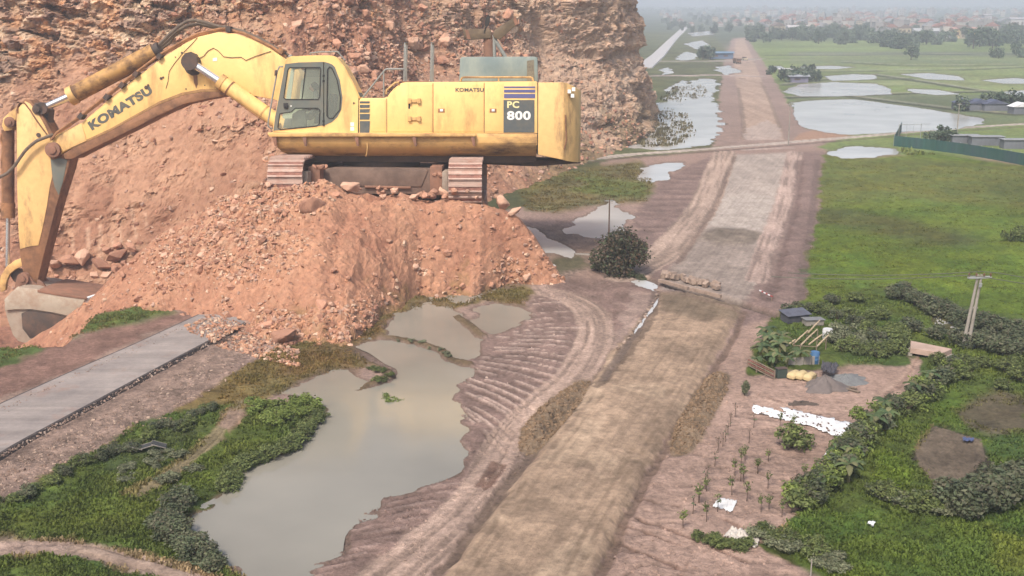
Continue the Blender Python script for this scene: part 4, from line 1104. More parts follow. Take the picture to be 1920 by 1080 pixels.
M_PIPE = mat('dirty steel pipe', alb(190, 136, 92), 0.7, alb(120, 90, 70), 0.8, 0.6, var=0.15)
M_BLACK = mat('black rubber seal', alb(60, 58, 56), 0.8, var=0.1)
M_SHOE = mat('worn track shoe', alb(214, 184, 168), 0.6, alb(200, 148, 128), 0.8, 0.5, 8, bump=0.05, var=0.15, lo=0.48, hi=0.66)
M_CAKE = mat('red earth packed in the track', alb(176, 126, 110), 0.95, alb(128, 90, 78), 0.8, 0.9, 8, bump=0.15, bscale=2, var=0.25)
M_SKIN = mat('skin', alb(190, 140, 110), 0.6, var=0.05)
M_HAIR = mat('black hair', alb(46, 40, 38), 0.8, var=0.1)
M_SHIRT = mat('grey work shirt', alb(120, 124, 120), 0.9, var=0.1)
M_SEAT = mat('dark seat fabric', alb(70, 72, 72), 0.9, var=0.1)
M_LINER = mat('pale cab lining', alb(206, 216, 190), 0.8, var=0.05)
gm = bpy.data.materials.new('tinted cab glass'); gm.use_nodes = True; nt = gm.node_tree; nt.nodes.clear()
o_ = nt.nodes.new('ShaderNodeOutputMaterial'); tr = nt.nodes.new('ShaderNodeBsdfTransparent'); gl = nt.nodes.new('ShaderNodeBsdfGlossy'); df = nt.nodes.new('ShaderNodeBsdfDiffuse')
tr.inputs[0].default_value = (0.84, 0.9, 0.83, 1); gl.inputs[1].default_value = 0.05; df.inputs[0].default_value = (*alb(196, 204, 186), 1)
m1 = nt.nodes.new('ShaderNodeMixShader'); m2 = nt.nodes.new('ShaderNodeMixShader'); m1.inputs[0].default_value = 0.1; m2.inputs[0].default_value = 0.27
nt.links.new(tr.outputs[0], m1.inputs[1]); nt.links.new(gl.outputs[0], m1.inputs[2]); nt.links.new(m1.outputs[0], m2.inputs[1]); nt.links.new(df.outputs[0], m2.inputs[2]); nt.links.new(m2.outputs[0], o_.inputs[0])
M_GLASS = gm

exc = empty('excavator', tuple(EO)); exc.rotation_euler = (-TILT, 0, 0)
tag(exc, 'big yellow tracked excavator on the red earth heap with its arm reaching down left', 'excavator')

def prism(name, pts, y0, y1, m, parent=None, bevel=0.06, yref=None, smooth=True):
    mb = MB(); mb.prism(Es(pts, y0 if yref is None else yref), y0, y1)
    return mb.build(name, m, parent or exc, smooth, bevel)

def plate(name, outer, holes, y0, y1, m, parent=None, yref=None):
    """flat plate with openings"""
    cu = bpy.data.curves.new(name, 'CURVE'); cu.dimensions = '2D'; cu.fill_mode = 'BOTH'
    for poly in [outer] + holes:
        P = Es(poly, y0 if yref is None else yref)
        sp = cu.splines.new('POLY'); sp.points.add(len(P) - 1)
        for q, (x, z) in zip(sp.points, P): q.co = (x, z, 0, 1)
        sp.use_cyclic_u = True
    cu.extrude = abs(y1 - y0) / 2
    o = bpy.data.objects.new(name, cu); COL.objects.link(o)
    me = bpy.data.meshes.new_from_object(o.evaluated_get(bpy.context.evaluated_depsgraph_get()))
    bpy.data.objects.remove(o); me.name = name
    yc = (y0 + y1) / 2
    for v in me.vertices:
        x, z, e = v.co; v.co = (x, yc - e, z)
    bm = bmesh.new(); bm.from_mesh(me); bmesh.ops.remove_doubles(bm, verts=bm.verts, dist=1e-5); bmesh.ops.recalc_face_normals(bm, faces=bm.faces); bm.to_mesh(me); bm.free()
    return mobj(name, me, m, parent or exc)

def tubep(name, pts, r, m, parent=None, n=8, smooth=True):
    """tube through (px, py, y) points"""
    mb = MB(); mb.tube([E3(*p) for p in pts], r, n)
    return mb.build(name, m, parent or exc, smooth)

def pinboss(name, px, py, y0, y1, r, m, parent=None, n=20):
    mb = MB(); c = E(px, py, y0)
    mb.tube([(c[0], y0, c[1]), (c[0], y1, c[1])], r, n)
    mb.tube([(c[0], y0 - .25, c[1]), (c[0], y0, c[1])], r * .55, 12)
    return mb.build(name, m, parent or exc, True, 0.03)

def lettering(txt, x0, y0, x1, y1, hpx, depth, m, parent, bold=0.03, name='lettering'):
    """raised letters whose base line runs from (x0,y0) to (x1,y1) in photo pixels"""
    cu = bpy.data.curves.new('lettering', 'FONT'); cu.body = txt; cu.offset = bold; cu.extrude = 0.02; cu.resolution_u = 4; cu.space_character = 1.08
    o = bpy.data.objects.new('lettering', cu); COL.objects.link(o)
    me = bpy.data.meshes.new_from_object(o.evaluated_get(bpy.context.evaluated_depsgraph_get()))
    bpy.data.objects.remove(o); me.name = name
    co_ = np.array([v.co[:] for v in me.vertices]); lo, hi = co_.min(0), co_.max(0)
    a = E(x0, y0, depth); b = E(x1, y1, depth)
    W = math.hypot(b[0] - a[0], b[1] - a[1]); an = math.atan2(b[1] - a[1], b[0] - a[0])
    sx = W / (hi[0] - lo[0]); sz = hpx * U / (hi[1] - lo[1])
    for v in me.vertices:
        X = (v.co.x - lo[0]) * sx; Z = (v.co.y - lo[1]) * sz
        v.co = (a[0] + X * math.cos(an) - Z * math.sin(an), depth - 0.03 - v.co.z * .8, a[1] + X * math.sin(an) + Z * math.cos(an))
    return mobj(name, me, m, parent)

def decal(name, x0, y0, x1, y1, depth, m, parent, th=0.03):
    a = E(x0, y0, depth); b = E(x1, y1, depth)
    mb = MB(); mb.box(((a[0] + b[0]) / 2, depth - th / 2 + .004, (a[1] + b[1]) / 2), (abs(b[0] - a[0]), th, abs(a[1] - b[1])))
    return mb.build(name, m, parent)

# ---------------------------------------------------------------- boom
BY0, BY1 = 8.0, 13.0
boom_pts = [(86, 282), (92, 266), (101, 257), (107, 252), (154, 230), (178, 209), (201, 189), (252, 148), (302, 110), (346, 82), (371, 69), (409, 60), (441, 63), (472, 74), (504, 90), (535, 110), (560, 132), (580, 175), (584, 215), (572, 232), (552, 226), (534, 196), (516, 187), (472, 179), (425, 171), (378, 172), (340, 179), (299, 195), (252, 220), (205, 246), (164, 265), (130, 280), (112, 290), (98, 295), (88, 292)]
boom = prism('boom', boom_pts, BY0, BY1, M_YEL, bevel=0.1)
belly = [(118, 289), (135, 279), (164, 265.5), (205, 246.5), (252, 220.5), (299, 195.5), (340, 179.5), (378, 172.5), (425, 171.5), (470, 180), (470, 184), (425, 179), (380, 187), (345, 195), (300, 215), (252, 240), (205, 263), (164, 283), (135, 298), (122, 298)]
prism('boom_underplate', belly, BY0 - .05, BY1 + .05, M_RUST_SHADE, boom, 0.04)
prism('boom_tip_plate', [(105, 262), (112, 252), (153, 232), (160, 256), (162, 264), (135, 276), (116, 285)], BY0 - .12, BY0 + .1, M_YELB, boom, 0.03)
lettering('KOMATSU', 173, 245, 288, 174, 18, BY0, M_LETTER, boom, 0.055)
prism('rust_band', [(132, 276), (164, 261), (205, 242), (252, 216), (299, 190), (340, 174), (378, 167), (425, 166), (470, 174), (472, 179), (425, 171), (378, 172), (340, 179), (299, 195), (252, 220), (205, 246), (164, 265), (133, 279)], BY0 - .03, BY0 + .04, mat('rust bleeding along the seam', alb(196, 150, 96), .7, alb(140, 104, 76), .8, .5, 9, var=.15), boom, 0)
# grease round the pivots, wires and welds on the boom side
pinboss('pivot_boss', 357, 116, BY0 - 1.6, BY0 + .2, 1.25, M_DARK, boom)
prism('grease_stain', [(342, 112), (346, 100), (358, 97), (370, 102), (376, 116), (378, 132), (372, 140), (360, 142), (350, 136), (344, 126)], BY0 - .03, BY0 + .05, M_DARK, boom, 0.0)
prism('grease_streak', [(362, 140), (370, 140), (371, 158), (368, 166), (364, 156)], BY0 - .02, BY0 + .05, M_RUST_SHADE, boom, 0.0)
tubep('wire', [(372, 110, BY0 - .1), (382, 105, BY0 - .1), (390, 95, BY0 - .1), (400, 90, BY0 - .1), (409, 95, BY0 - .1), (419, 106, BY0 - .1), (432, 108, BY0 - .1), (452, 107, BY0 - .1), (461, 113, BY0 - .1), (480, 105, BY0 - .1), (508, 96, BY0 - .1)], 0.05, M_DARK, boom, 5)
tubep('wire', [(370, 70, BY0 - .08), (360, 82, BY0 - .08), (342, 100, BY0 - .08), (326, 120, BY0 - .08), (317, 134, BY0 - .08), (315, 152, BY0 - .08), (311, 166, BY0 - .08)], 0.04, M_DARK, boom, 5)
prism('small_plate', [(399, 109), (407, 108), (407, 114), (399, 115)], BY0 - .05, BY0, M_WHITE, boom, 0)
for (x, y, r) in ((341, 99, .16), (329, 107, .1), (302, 147, .22), (306, 145, .16), (349, 167, .12), (384, 160, .1), (274, 164, .3), (278, 160, .2)):
    c = E(x, y, BY0); mb = MB(); mb.tube([(c[0], BY0 - .1, c[1]), (c[0], BY0 + .02, c[1])], r, 8); mb.build('bolt', M_DARK, boom, True)
# pipes and hoses along the top
for k, dy in enumerate((0, 3.4)):
    pipe = tubep('hydraulic_pipe', [(96, 262 + dy, 7.6 + k), (107, 248 + dy, 7.6 + k), (154, 215 + dy, 7.6 + k), (201, 178 + dy, 7.6 + k), (252, 138 + dy, 7.6 + k), (300, 102 + dy, 8 + k), (346, 75 + dy, 8.4 + k), (371, 63 + dy, 8.6 + k), (412, 54 + dy, 8.8 + k), (430, 53 + dy, 8.8 + k)], 0.2, M_PIPE, boom)
for (x, y) in ((153, 216), (201, 180), (230, 158), (256, 137), (300, 104)):
    mb = MB(); c = E(x, y + 2, 8); mb.box((c[0], 8.2, c[1]), (0.7, 1.8, 0.9), 0, math.radians(40)); mb.build('pipe_clamp', M_DARK, boom, False, 0.03)
tubep('hose', [(286, 92, 9.5), (300, 82, 9.5), (316, 66, 9.5), (334, 50, 9.5), (352, 39, 9.5), (366, 38, 9.5), (384, 42, 9.5), (410, 50, 9.5), (428, 52, 9.5), (456, 59, 9.5), (490, 74, 9.5), (520, 92, 9.5), (541, 104, 9.5)], 0.27, M_HOSE, boom)
tubep('hose', [(293, 93, 10.5), (312, 78, 10.5), (330, 60, 10.5), (350, 49, 10.5), (372, 45, 10.5), (396, 50, 10.5), (420, 56, 10.5)], 0.27, M_HOSE, boom)
tubep('hose', [(296, 96, 11.5), (318, 80, 11.5), (326, 68, 11.5), (338, 58, 11.5)], 0.25, M_HOSE, boom)
tubep('hydraulic_pipe', [(430, 56, 8.6), (455, 62, 8.6), (482, 74, 8.6), (510, 88, 8.6), (536, 106, 8.6)], 0.25, M_PIPE, boom)
mb = MB(); c = E(429, 55, 8.4); mb.box((c[0], 9.4, c[1]), (.8, 3.2, .9)); mb.build('pipe_clamp', M_DARK, boom, False, .04)
c = E(527, 96, 8.4); mb = MB(); mb.box((c[0], 9.4, c[1]), (.8, 3.0, .8), 0, .5); mb.build('pipe_clamp', M_PIPE, boom, False, .04)

# boom cylinders
for k, yy in enumerate((6.6, 14.6)):
    cyl = tubep('boom_cylinder', [(413, 153, yy), (420, 157.5, yy), (505, 217, yy), (540, 242, yy)], 1.15, M_YEL, exc, 20)
    tubep('rod', [(366, 122, yy), (416, 155, yy)], 0.62, M_STEEL, cyl, 16)
    tubep('collar', [(411, 151.5, yy), (419, 157, yy)], 1.26, M_YELD, cyl, 20)
    tubep('collar', [(430, 164.5, yy), (432, 166, yy)], 1.24, M_RUST_SHADE, cyl, 20)
    tubep('collar', [(494, 209, yy), (496, 210.5, yy)], 1.22, M_YELD, cyl, 20)
    c = E(357, 116, yy); mb = MB(); mb.tube([(c[0], yy - .7, c[1]), (c[0], yy + .7, c[1])], 1.3, 20); mb.build('rod_eye', M_DARK, cyl, True)
    if k == 0: tubep('feed_pipe', [(430, 178, yy), (460, 202, yy - .4), (484, 219, yy - .4), (511, 234, yy - .4)], 0.16, M_PIPE, cyl)

# ---------------------------------------------------------------- arm (stick)
AY0, AY1 = 8.6, 12.4
arm = prism('arm', [(29, 206), (36, 195), (46, 186), (55, 188), (64, 197), (78, 214), (90, 234), (99, 252), (108, 266), (120, 280), (133, 292), (127, 318), (116, 352), (104, 392), (92, 440), (80, 486), (72, 520), (66, 538), (54, 538), (44, 516), (36, 472), (32, 350)], AY0, AY1, M_RUST_SHADE, bevel=0.12)  # brown body colour carries the shade of the front face, plus dirt
prism('side_plate', [(31, 208), (38, 198), (47, 190), (56, 194), (72, 214), (84, 236), (92, 254), (96, 272), (94, 290), (96, 312), (98, 330), (93, 352), (88, 386), (80, 426), (72, 460), (56, 462), (38, 467), (35, 440), (32, 350)], AY0 - .1, AY0 + .05, M_YELB, arm, 0.04)
prism('gusset_plate', [(92, 292), (98, 300), (112, 296), (126, 300), (118, 340), (110, 366), (102, 350), (96, 322)], AY0 - .07, AY0 + .05, M_GREY, arm, 0.02)
prism('top_lug', [(58, 192), (70, 194), (84, 200), (92, 206), (90, 222), (92, 240), (98, 258), (92, 256), (84, 240), (74, 220)], AY0 + .7, AY1 - .7, M_DARK, arm, 0.05)
prism('cylinder_lug', [(3, 236), (6, 222), (16, 212), (28, 203), (36, 196), (34, 216), (26, 230), (22, 244), (8, 246)], AY0 + .4, AY1 - .4, M_YELD, arm, 0.08)
pinboss('pivot_boss', 17, 229, AY0 + .1, AY1, 0.85, M_DUST, arm)
pinboss('pivot_boss', 70, 205, AY0 - .3, AY0 + .6, 0.85, M_DARK, arm)
pinboss('pivot_boss', 98, 281, BY0 - .8, BY0 + .2, 1.2, M_DUST, arm)
c = E(73, 253, AY0); mb = MB(); mb.tube([(c[0], AY0 - .25, c[1]), (c[0], AY0, c[1])], .35, 10); mb.build('bolt', M_DARK, arm, True)
tubep('weld_bead', [(33, 212, AY0 - .12), (33, 200, AY0 - .12), (38, 192, AY0 - .12), (46, 193, AY0 - .12), (56, 206, AY0 - .12), (66, 222, AY0 - .12), (76, 236, AY0 - .12), (88, 252, AY0 - .12)], 0.13, M_RUST_SHADE, arm, 6)
tubep('hose', [(-12, 337, 7.8), (0, 332, 7.7), (14, 325, 7.6), (29, 309, 7.5), (38, 295, 7.5), (47, 283, 7.5), (56, 274, 7.5), (69, 264, 7.5), (87, 257, 7.6), (100, 252, 7.8)], 0.26, M_HOSE, arm)

# arm cylinders (two, side by side)
for k, (yy, oy) in enumerate(((8.9, 0), (11.8, 3))):
    cyl = tubep('arm_cylinder', [(137, 177 + oy, yy), (150, 170 + oy, yy), (290, 96 + oy, yy)], 1.28, mat('rust streaked golden barrel', alb(216, 166, 98), .55, alb(112, 82, 62), .95, .35, 9, var=.15, lo=.44, hi=.62), exc, 20)
    tubep('rod', [(84, 201 + oy, yy), (138, 176.5 + oy, yy)], 0.5, M_STEEL, cyl, 16)
    tubep('end_cap', [(131, 180 + oy, yy), (141, 174.5 + oy, yy)], 1.42, M_YELD, cyl, 20)
    tubep('head', [(286, 98 + oy, yy), (300, 91 + oy, yy)], 1.1, M_DARK, cyl, 14)
    c = E(80, 203 + oy, yy); mb = MB(); mb.tube([(c[0], yy - .6, c[1]), (c[0], yy + .6, c[1])], .95, 16); mb.build('rod_eye', M_DARK, cyl, True)
    if k == 0:
        tubep('feed_pipe', [(138, 163, yy - .2), (160, 152, yy - .2), (200, 130, yy - .2), (240, 109, yy - .2), (287, 86, yy - .2)], 0.17, M_PIPE, cyl)

# bucket cylinder and linkage
cyl = tubep('bucket_cylinder', [(15, 244, 10.4), (15, 300, 10.4), (15, 404, 10.4)], 0.98, M_RUST_SHADE, exc, 20)
tubep('end_cap', [(15, 380, 10.4), (15, 408, 10.4)], 1.08, M_PIPE, cyl, 20)
tubep('rod', [(15, 404, 10.4), (14, 500, 10.4)], 0.34, M_STEEL, cyl, 14)
tubep('feed_pipe', [(4, 250, 9.8), (1, 262, 9.8), (7, 276, 9.8), (3, 300, 9.8), (5, 330, 9.8), (6, 380, 9.8)], 0.2, M_PIPE, cyl)
lk = prism('bucket_link', [(-2, 534), (2, 516), (12, 500), (28, 488), (46, 482), (54, 486), (54, 494), (44, 498), (30, 504), (18, 514), (12, 528), (10, 544), (2, 548)], 9.2, 10.0, M_YELD, bevel=0.06)
prism('bucket_link', [(-2, 534), (2, 516), (12, 500), (28, 488), (46, 482), (54, 486), (54, 494), (44, 498), (30, 504), (18, 514), (12, 528), (10, 544), (2, 548)], 11.2, 12.0, M_YELD, bevel=0.06)
prism('bucket_link', [(16, 512), (24, 502), (40, 506), (50, 516), (50, 530), (38, 534), (26, 528)], 10.1, 11.1, M_DARK, bevel=0.05)

# ---------------------------------------------------------------- bucket
K0, K1 = 4.5, 16.5
bshell = [(9, 560), (20, 548), (34, 538), (60, 540), (76, 545), (110, 552), (140, 558), (162, 560), (178, 552), (200, 548), (178, 560), (160, 572), (150, 582), (140, 596), (128, 614), (112, 628), (92, 636), (70, 642), (50, 644), (34, 640), (24, 628), (14, 600), (8, 578)]
bucket = prism('bucket', bshell, K0 + .5, K1 - .5, mat('grey worn bucket steel', alb(186, 170, 152), 0.7, alb(170, 136, 116), 0.8, 0.3, 8, bump=0.04, var=0.15), bevel=0.1)
prism('side_plate', [(8, 562), (32, 538), (72, 543), (130, 556), (160, 561), (148, 580), (134, 594), (100, 586), (60, 580), (30, 580), (10, 582)], K0, K0 + .5, mat('pale scraped steel', alb(206, 192, 172), 0.6, alb(180, 148, 124), 0.7, 0.4, var=0.12), bucket, 0.05)
prism('wear_plate', [(40, 588), (52, 582), (96, 588), (130, 596), (112, 620), (84, 632), (56, 634), (42, 616)], K0 + .3, K0 + .52, M_DARK, bucket, 0.03)
prism('lip', [(70, 543), (118, 551), (162, 558), (163, 562), (118, 556), (70, 548)], K0 - .1, K1 + .1, M_DUST, bucket, 0.04)
for q in range(5):
    yy = K0 + .7 + q * (K1 - K0 - 1.4) / 4
    prism('tooth', [(154, 562), (162, 557), (180, 551), (202, 547), (180, 559), (162, 570)], yy - .5, yy + .5, M_STEEL if q == 0 else M_DUST, bucket, 0.05, yref=K0)
for yy in (8.0, 12.4):
    prism('ear', [(26, 546), (30, 524), (40, 511), (52, 514), (62, 528), (84, 546)], yy, yy + .7, M_DUST, bucket, 0.05, yref=8.0)
pinboss('pin', 42, 523, 7.4, 13.6, 0.95, M_DUST, bucket)
prism('ear', [(66, 544), (70, 524), (80, 530), (92, 548)], 8.0, 8.5, M_DUST, bucket, 0.04)

# ---------------------------------------------------------------- upper body
HY1 = 20.0
hp = [(673, 250), (673, 189), (676, 184), (722, 183.5), (727, 180), (738, 166), (752, 156), (760, 154), (1006, 152.5), (1008, 155), (1008, 250)]
housing = prism('engine_housing', hp, 0.0, HY1, M_YEL, bevel=0.18)
for x0, x1, top_ in ((676, 723, 187), (727.5, 810.5, 187), (813.5, 906.5, 158), (909.5, 942, 158)):
    if x0 == 727.5: P = [(727.5, 247), (727.5, 186), (742, 168), (754, 159), (810.5, 158), (810.5, 247)]
    else: P = [(x0, 247), (x0, top_), (x1, top_), (x1, 247)]
    if x0 == 676: P = [(696, 247), (696, 187), (723, 187), (723, 247)]
    d = prism('access_door', P, -0.07, 0.02, M_YEL, housing, 0.03)
    if x0 == 727.5:
        for yy in (189, 222.5):
            mb = MB(); a = E(765, yy - 3, -.07); b = E(789, yy + 3, -.07); mb.box(((a[0] + b[0]) / 2, -.2, (a[1] + b[1]) / 2), (b[0] - a[0], .26, a[1] - b[1]))
            mb.box((a[0] + .25, -.3, (a[1] + b[1]) / 2), (.5, .4, .75)); mb.box((b[0] - .25, -.3, (a[1] + b[1]) / 2), (.5, .4, .75)); mb.build('hinge', M_YELD, d, False, .04)
        prism('key_slot', [(765.5, 195), (769, 195), (769, 204), (765.5, 204)], -.1, -.06, M_BLACK, d, 0)
    elif x0 > 800:
        a0 = 821 if x0 < 850 else 918
        prism('latch', [(a0, 203.5), (a0 + 13, 203.5), (a0 + 13, 211), (a0, 211)], -.11, -.05, M_PIPE, d, 0.02)
        prism('handle', [(a0 + 4, 204.5), (a0 + 9.5, 204.5), (a0 + 9.5, 209), (a0 + 4, 209)], -.17, -.1, M_WHITE, d, 0.02)
for xg, yt in ((725.2, 185), (812, 155.5), (908, 155)): prism('panel_gap', [(xg - .7, 249), (xg - .7, yt), (xg + .7, yt), (xg + .7, 249)], -.015, .05, M_RUST_SHADE, housing, 0)
prism('panel_gap', [(671.5, 250), (671.5, 184), (673.3, 184), (673.3, 250)], 0.1, 3, M_BLACK, housing, 0)
for y0, y1 in ((190, 193.5), (196.5, 202), (204.5, 211), (213.5, 224), (227, 249.5)):
    prism('vent', [(674.5, y1), (674.5, y0), (693.5, y0), (692.5, y1)], -.06, 0.02, M_PANEL, housing, 0)
lettering('KOMATSU', 854, 172, 907, 172, 7, -.07, M_LETTER, housing, 0.035)
for y0, y1 in ((162, 165), (168, 173.5), (176, 184)): decal('stripe', 945, y0, 1003.5, y1, 0.0, M_BLUE, housing, 0.05)
dp = decal('name_plate', 944, 187.5, 1002, 248.5, 0.0, M_PANEL, housing, 0.05)
lettering('PC', 951, 202.5, 973.5, 202.5, 12.5, -.03, M_CREAM, dp, 0.03)
lettering('800', 950.5, 225, 995, 225, 16.5, -.03, M_WHITE, dp, 0.035)
# counterweight: rounded at its outer corners
cw = E(1009, 155, 0), E(1060, 154, 0), E(1091, 169, 3.5), E(1091, 304, 3.5), E(1008.5, 287, 0)
mb = MB()
prof = [(E(1009.5, 0, 0)[0], 0.0, 154.5, 290), (E(1058, 0, 0)[0], 0.0, 154, 300), (E(1066, 0, .6)[0], .6, 156, 303), (E(1078, 0, 1.7)[0], 1.7, 162, 304), (E(1087, 0, 3.2)[0], 3.2, 167.5, 304.5), (E(1091, 0, 5)[0], 5.0, 169.5, 304.5)]
prof += [(p[0], HY1 - p[1], p[2], p[3]) for p in prof[::-1]]
vs = []
for (x, y, t, b_) in prof:
    yr = min(y, HY1 - y); vs += [(x, y, E(1050, t, yr)[1]), (x, y, E(1050, b_, yr)[1])]
n = len(prof)
fs = [(2 * i, 2 * i + 1, 2 * ((i + 1) % n) + 1, 2 * ((i + 1) % n)) for i in range(n)] + [tuple(2 * i for i in range(n)), tuple(2 * i + 1 for i in range(n - 1, -1, -1))]
mb.add(vs, fs)
cwt = mb.build('counterweight', M_YELB, exc, True, 0.12)
tubep('mud_smear', [(1060, 215, 0.02), (1061, 240, 0.02), (1062, 262, 0.02), (1058, 280, 0.02)], 0.12, M_RUST_SHADE, cwt, 5)
for (x, y) in ((1064, 168), (1072, 164), (1070, 176)): decal('worn_sticker', x, y, x + 6, y + 7, 1.0, M_WHITE, cwt, 0.9)
prism('panel_gap', [(1007.6, 290), (1007.6, 155), (1009.8, 155), (1009.8, 290)], .05, HY1 - .1, M_BLACK, exc, 0)

# deck, catwalk and skirt
deck = prism('catwalk', [(502, 248.3), (892, 250.3), (892, 256), (505, 256.5), (502, 252)], -1.1, 3.0, M_YELD, bevel=0.06)
for x in (510, 566, 664, 772, 882):
    prism('bracket', [(x, 256.5), (x + 8, 256.5), (x + 9, 274), (x + 5, 274)], -.95, -.55, M_DUST, deck, 0.03)
mb = MB()
sec = [(-.25, 256), (-.25, 268), (0.1, 277), (0.9, 285), (2.4, 291), (5.0, 295)]
xa, xb = E(507, 0, 0)[0], E(1007, 0, 0)[0]
rows = []
for (y, py) in sec: rows.append((y, E(755, py, y)[1]))
ext = [(0, 0), (0.0, 0), (0.35, 0), (.9, 0), (1.8, 0), (2.6, 0)]
vs = []
for i, (y, z) in enumerate(rows): vs += [(xa + ext[i][0], y, z), (xb, y, z)]
for i, (y, z) in list(enumerate(rows))[::-1]: vs += [(xa + ext[i][0], HY1 - y, z), (xb, HY1 - y, z)]
n = len(rows) * 2
fs = [(2 * i, 2 * i + 1, 2 * ((i + 1) % n) + 1, 2 * ((i + 1) % n)) for i in range(n)] + [tuple(2 * i for i in range(n - 1, -1, -1)), tuple(2 * i + 1 for i in range(n))]
mb.add(vs, fs)
mb.build('skirt', mat('grimy lower skirt', paintlin(.66, 240, 190, 118), 0.6, alb(120, 90, 70), 0.9, 0.22, 9, var=0.15, lo=0.5, hi=0.66, stretch=(.5, 1, 1)), exc, True, 0.05)
prism('belly_plate', [(560, 290), (1005, 292), (1005, 302), (980, 306), (580, 303)], 3.5, HY1 - 3.5, M_BELLY, bevel=0.1)
prism('tail_plate', [(905, 296), (1088, 302), (1088, 306), (1000, 312), (905, 308)], 6, HY1 - 4, M_BELLY, bevel=0.1)
c = E(715, 310, 10); mb = MB(); mb.tube([(c[0], HY1 / 2, c[1] - 2.2), (c[0], HY1 / 2, c[1] + 1.6)], 6.2, 36); mb.build('slewing_ring', M_BELLY, exc, True)
prism('lower_panel', [(892, 250), (1007.3, 250.8), (1007.3, 272), (892, 272)], -.12, 1.0, M_YELD, bevel=.04)
tubep('hanging_cable', [(688, 268, -.35), (689, 276, -.4), (688, 286, -.2), (686, 293, .2)], 0.09, M_YELD, exc, 6)

# ---------------------------------------------------------------- cab
CYF = 6.4
cab_o = [(512, 246.5), (515, 219), (521, 190), (528, 150), (533, 122), (536, 112), (546, 107), (585, 105.5), (618, 105.5), (626, 107), (632, 111), (644, 126), (657, 150), (666, 168), (672, 182), (671, 249), (640, 249.5), (560, 249)]
door_o = [(512.5, 245), (516, 219), (522, 188), (529, 150), (535, 120), (560, 117), (606, 116), (606, 235), (570, 240)]
rear_o = [(608, 116), (616, 118), (623, 121), (628, 126), (637, 150), (642, 182), (640, 205), (632, 220), (622, 229), (608, 235)]
win_u = [(543, 127), (600, 126.5), (601.5, 129), (599.5, 183), (596, 186.5), (536, 186.5), (532, 183), (533, 177), (540, 131)]
win_l = [(525, 213), (546, 210), (554, 203), (596, 203), (600, 207), (599, 232), (594, 236), (525, 243), (521, 239)]
win_r = [(614, 130), (618, 125.5), (622, 127), (632, 150), (638.5, 184), (637, 206), (624, 222), (617, 222), (613, 217)]
cab = plate('cab', cab_o, [door_o[:-2] + [(606, 116)] + [(616, 118), (623, 121), (628, 126), (637, 150), (642, 182), (640, 205), (632, 220), (622, 229), (606, 235), (570, 240)]] if False else [[(512.9, 244.7), (516.5, 219), (522.5, 188), (529.5, 150), (535.4, 120.4), (560, 117.4), (607, 116.2), (616, 118.2), (622.8, 121.3), (627.6, 126.3), (636.6, 150), (641.6, 182), (639.6, 204.8), (631.8, 219.6), (621.8, 228.6), (607, 234.6), (570, 239.6)]], 0.0, 0.35, M_YEL)
door = plate('door', door_o, [win_u, win_l], -0.06, 0.25, M_GREY, cab)
dr = plate('rear_frame', rear_o, [win_r], -0.05, 0.25, M_GREY, cab)
for hole, own in ((win_u, door), (win_l, door), (win_r, dr)):
    P = Es(hole, 0); mb = MB(); mb.add([(x, 0.1, z) for x, z in P], [tuple(range(len(P)))]); mb.build('window', M_GLASS, own)
    mb = MB(); q = [(x, -.06, z) for x, z in P]; q += [q[0]]; mb.tube(q, 0.09, 6); mb.build('window_seal', M_BLACK, own, True)
tubep('sash', [(573, 127, 0.0), (566, 186, 0.0)], 0.08, M_BLACK, door, 6)
prism('door_handle', [(531, 193), (539, 193), (540, 198), (539, 203), (532, 203)], -.3, -.05, M_BLACK, door, 0.04)
prism('key_lock', [(544.5, 197.5), (547, 197.5), (547, 200), (544.5, 200)], -.12, -.05, M_WHITE, door, 0)
for y in (140, 150, 225, 232): prism('hinge', [(604.5, y), (608.5, y), (608.5, y + 4), (604.5, y + 4)], -.14, -.05, M_BLACK, door, 0)
for y0 in (229.5, 238): decal('warning_sticker', 657, y0, 664, y0 + 7, 0, M_WHITE, cab, .04)
prism('lamp_hole', [(662, 191), (666, 193), (662, 196)], -.06, 0.01, M_BLACK, cab, 0)
# far wall, roof, back and floor of the cab
plate('far_wall', cab_o, [[(530, 190), (538, 128), (556, 124), (560, 130), (552, 188)]], CYF - .3, CYF, M_LINER, cab, yref=0.0)
mb = MB()
P = Es([(533, 121), (536, 112), (546, 107), (585, 105.5), (618, 105.5), (626, 107), (632, 111), (644, 126), (657, 150), (666, 168), (672, 182), (671, 249), (512, 246.5), (513.5, 232)], 0)
vs = [(x, 0.345, z) for x, z in P] + [(x, CYF - .3, z) for x, z in P]; n = len(P)
mb.add(vs, [(i, i + 1, i + 1 + n, i + n) for i in range(n - 1)])
rs = mb.build('roof_shell', M_YEL, cab, False)
so_ = rs.modifiers.new('thick', 'SOLIDIFY'); so_.thickness = 0.14; so_.offset = 1
plate('interior_panel', [(548, 190), (552, 150), (558, 143), (604, 142), (606, 190)], [], CYF - .5, CYF - .4, mat('pale inner panel', alb(226, 232, 200), .8, var=.04), cab, yref=0)
prism('seat', [(588, 232), (590, 214), (612, 210), (618, 176), (626, 176), (630, 182), (622, 232)], 1.8, 4.6, M_SEAT, cab, 0.15)
prism('console', [(545, 240), (548, 214), (560, 206), (572, 208), (574, 240)], 1.0, 1.9, M_GREY, cab, 0.08)
prism('console', [(530, 240), (534, 222), (546, 222), (550, 240)], 3.6, 4.6, M_GREY, cab, 0.08)
prism('wiper_box', [(655, 150), (659, 150), (676, 182), (671.5, 183)], .8, CYF - .8, M_GREY, cab, 0.05)
tubep('grab_rail', [(531, 125, -.2), (524, 125, -.4), (520, 133, -.45), (511, 182, -.45), (503, 228, -.45), (503, 237, -.4), (510, 242, -.1)], 0.12, M_RAIL, cab)
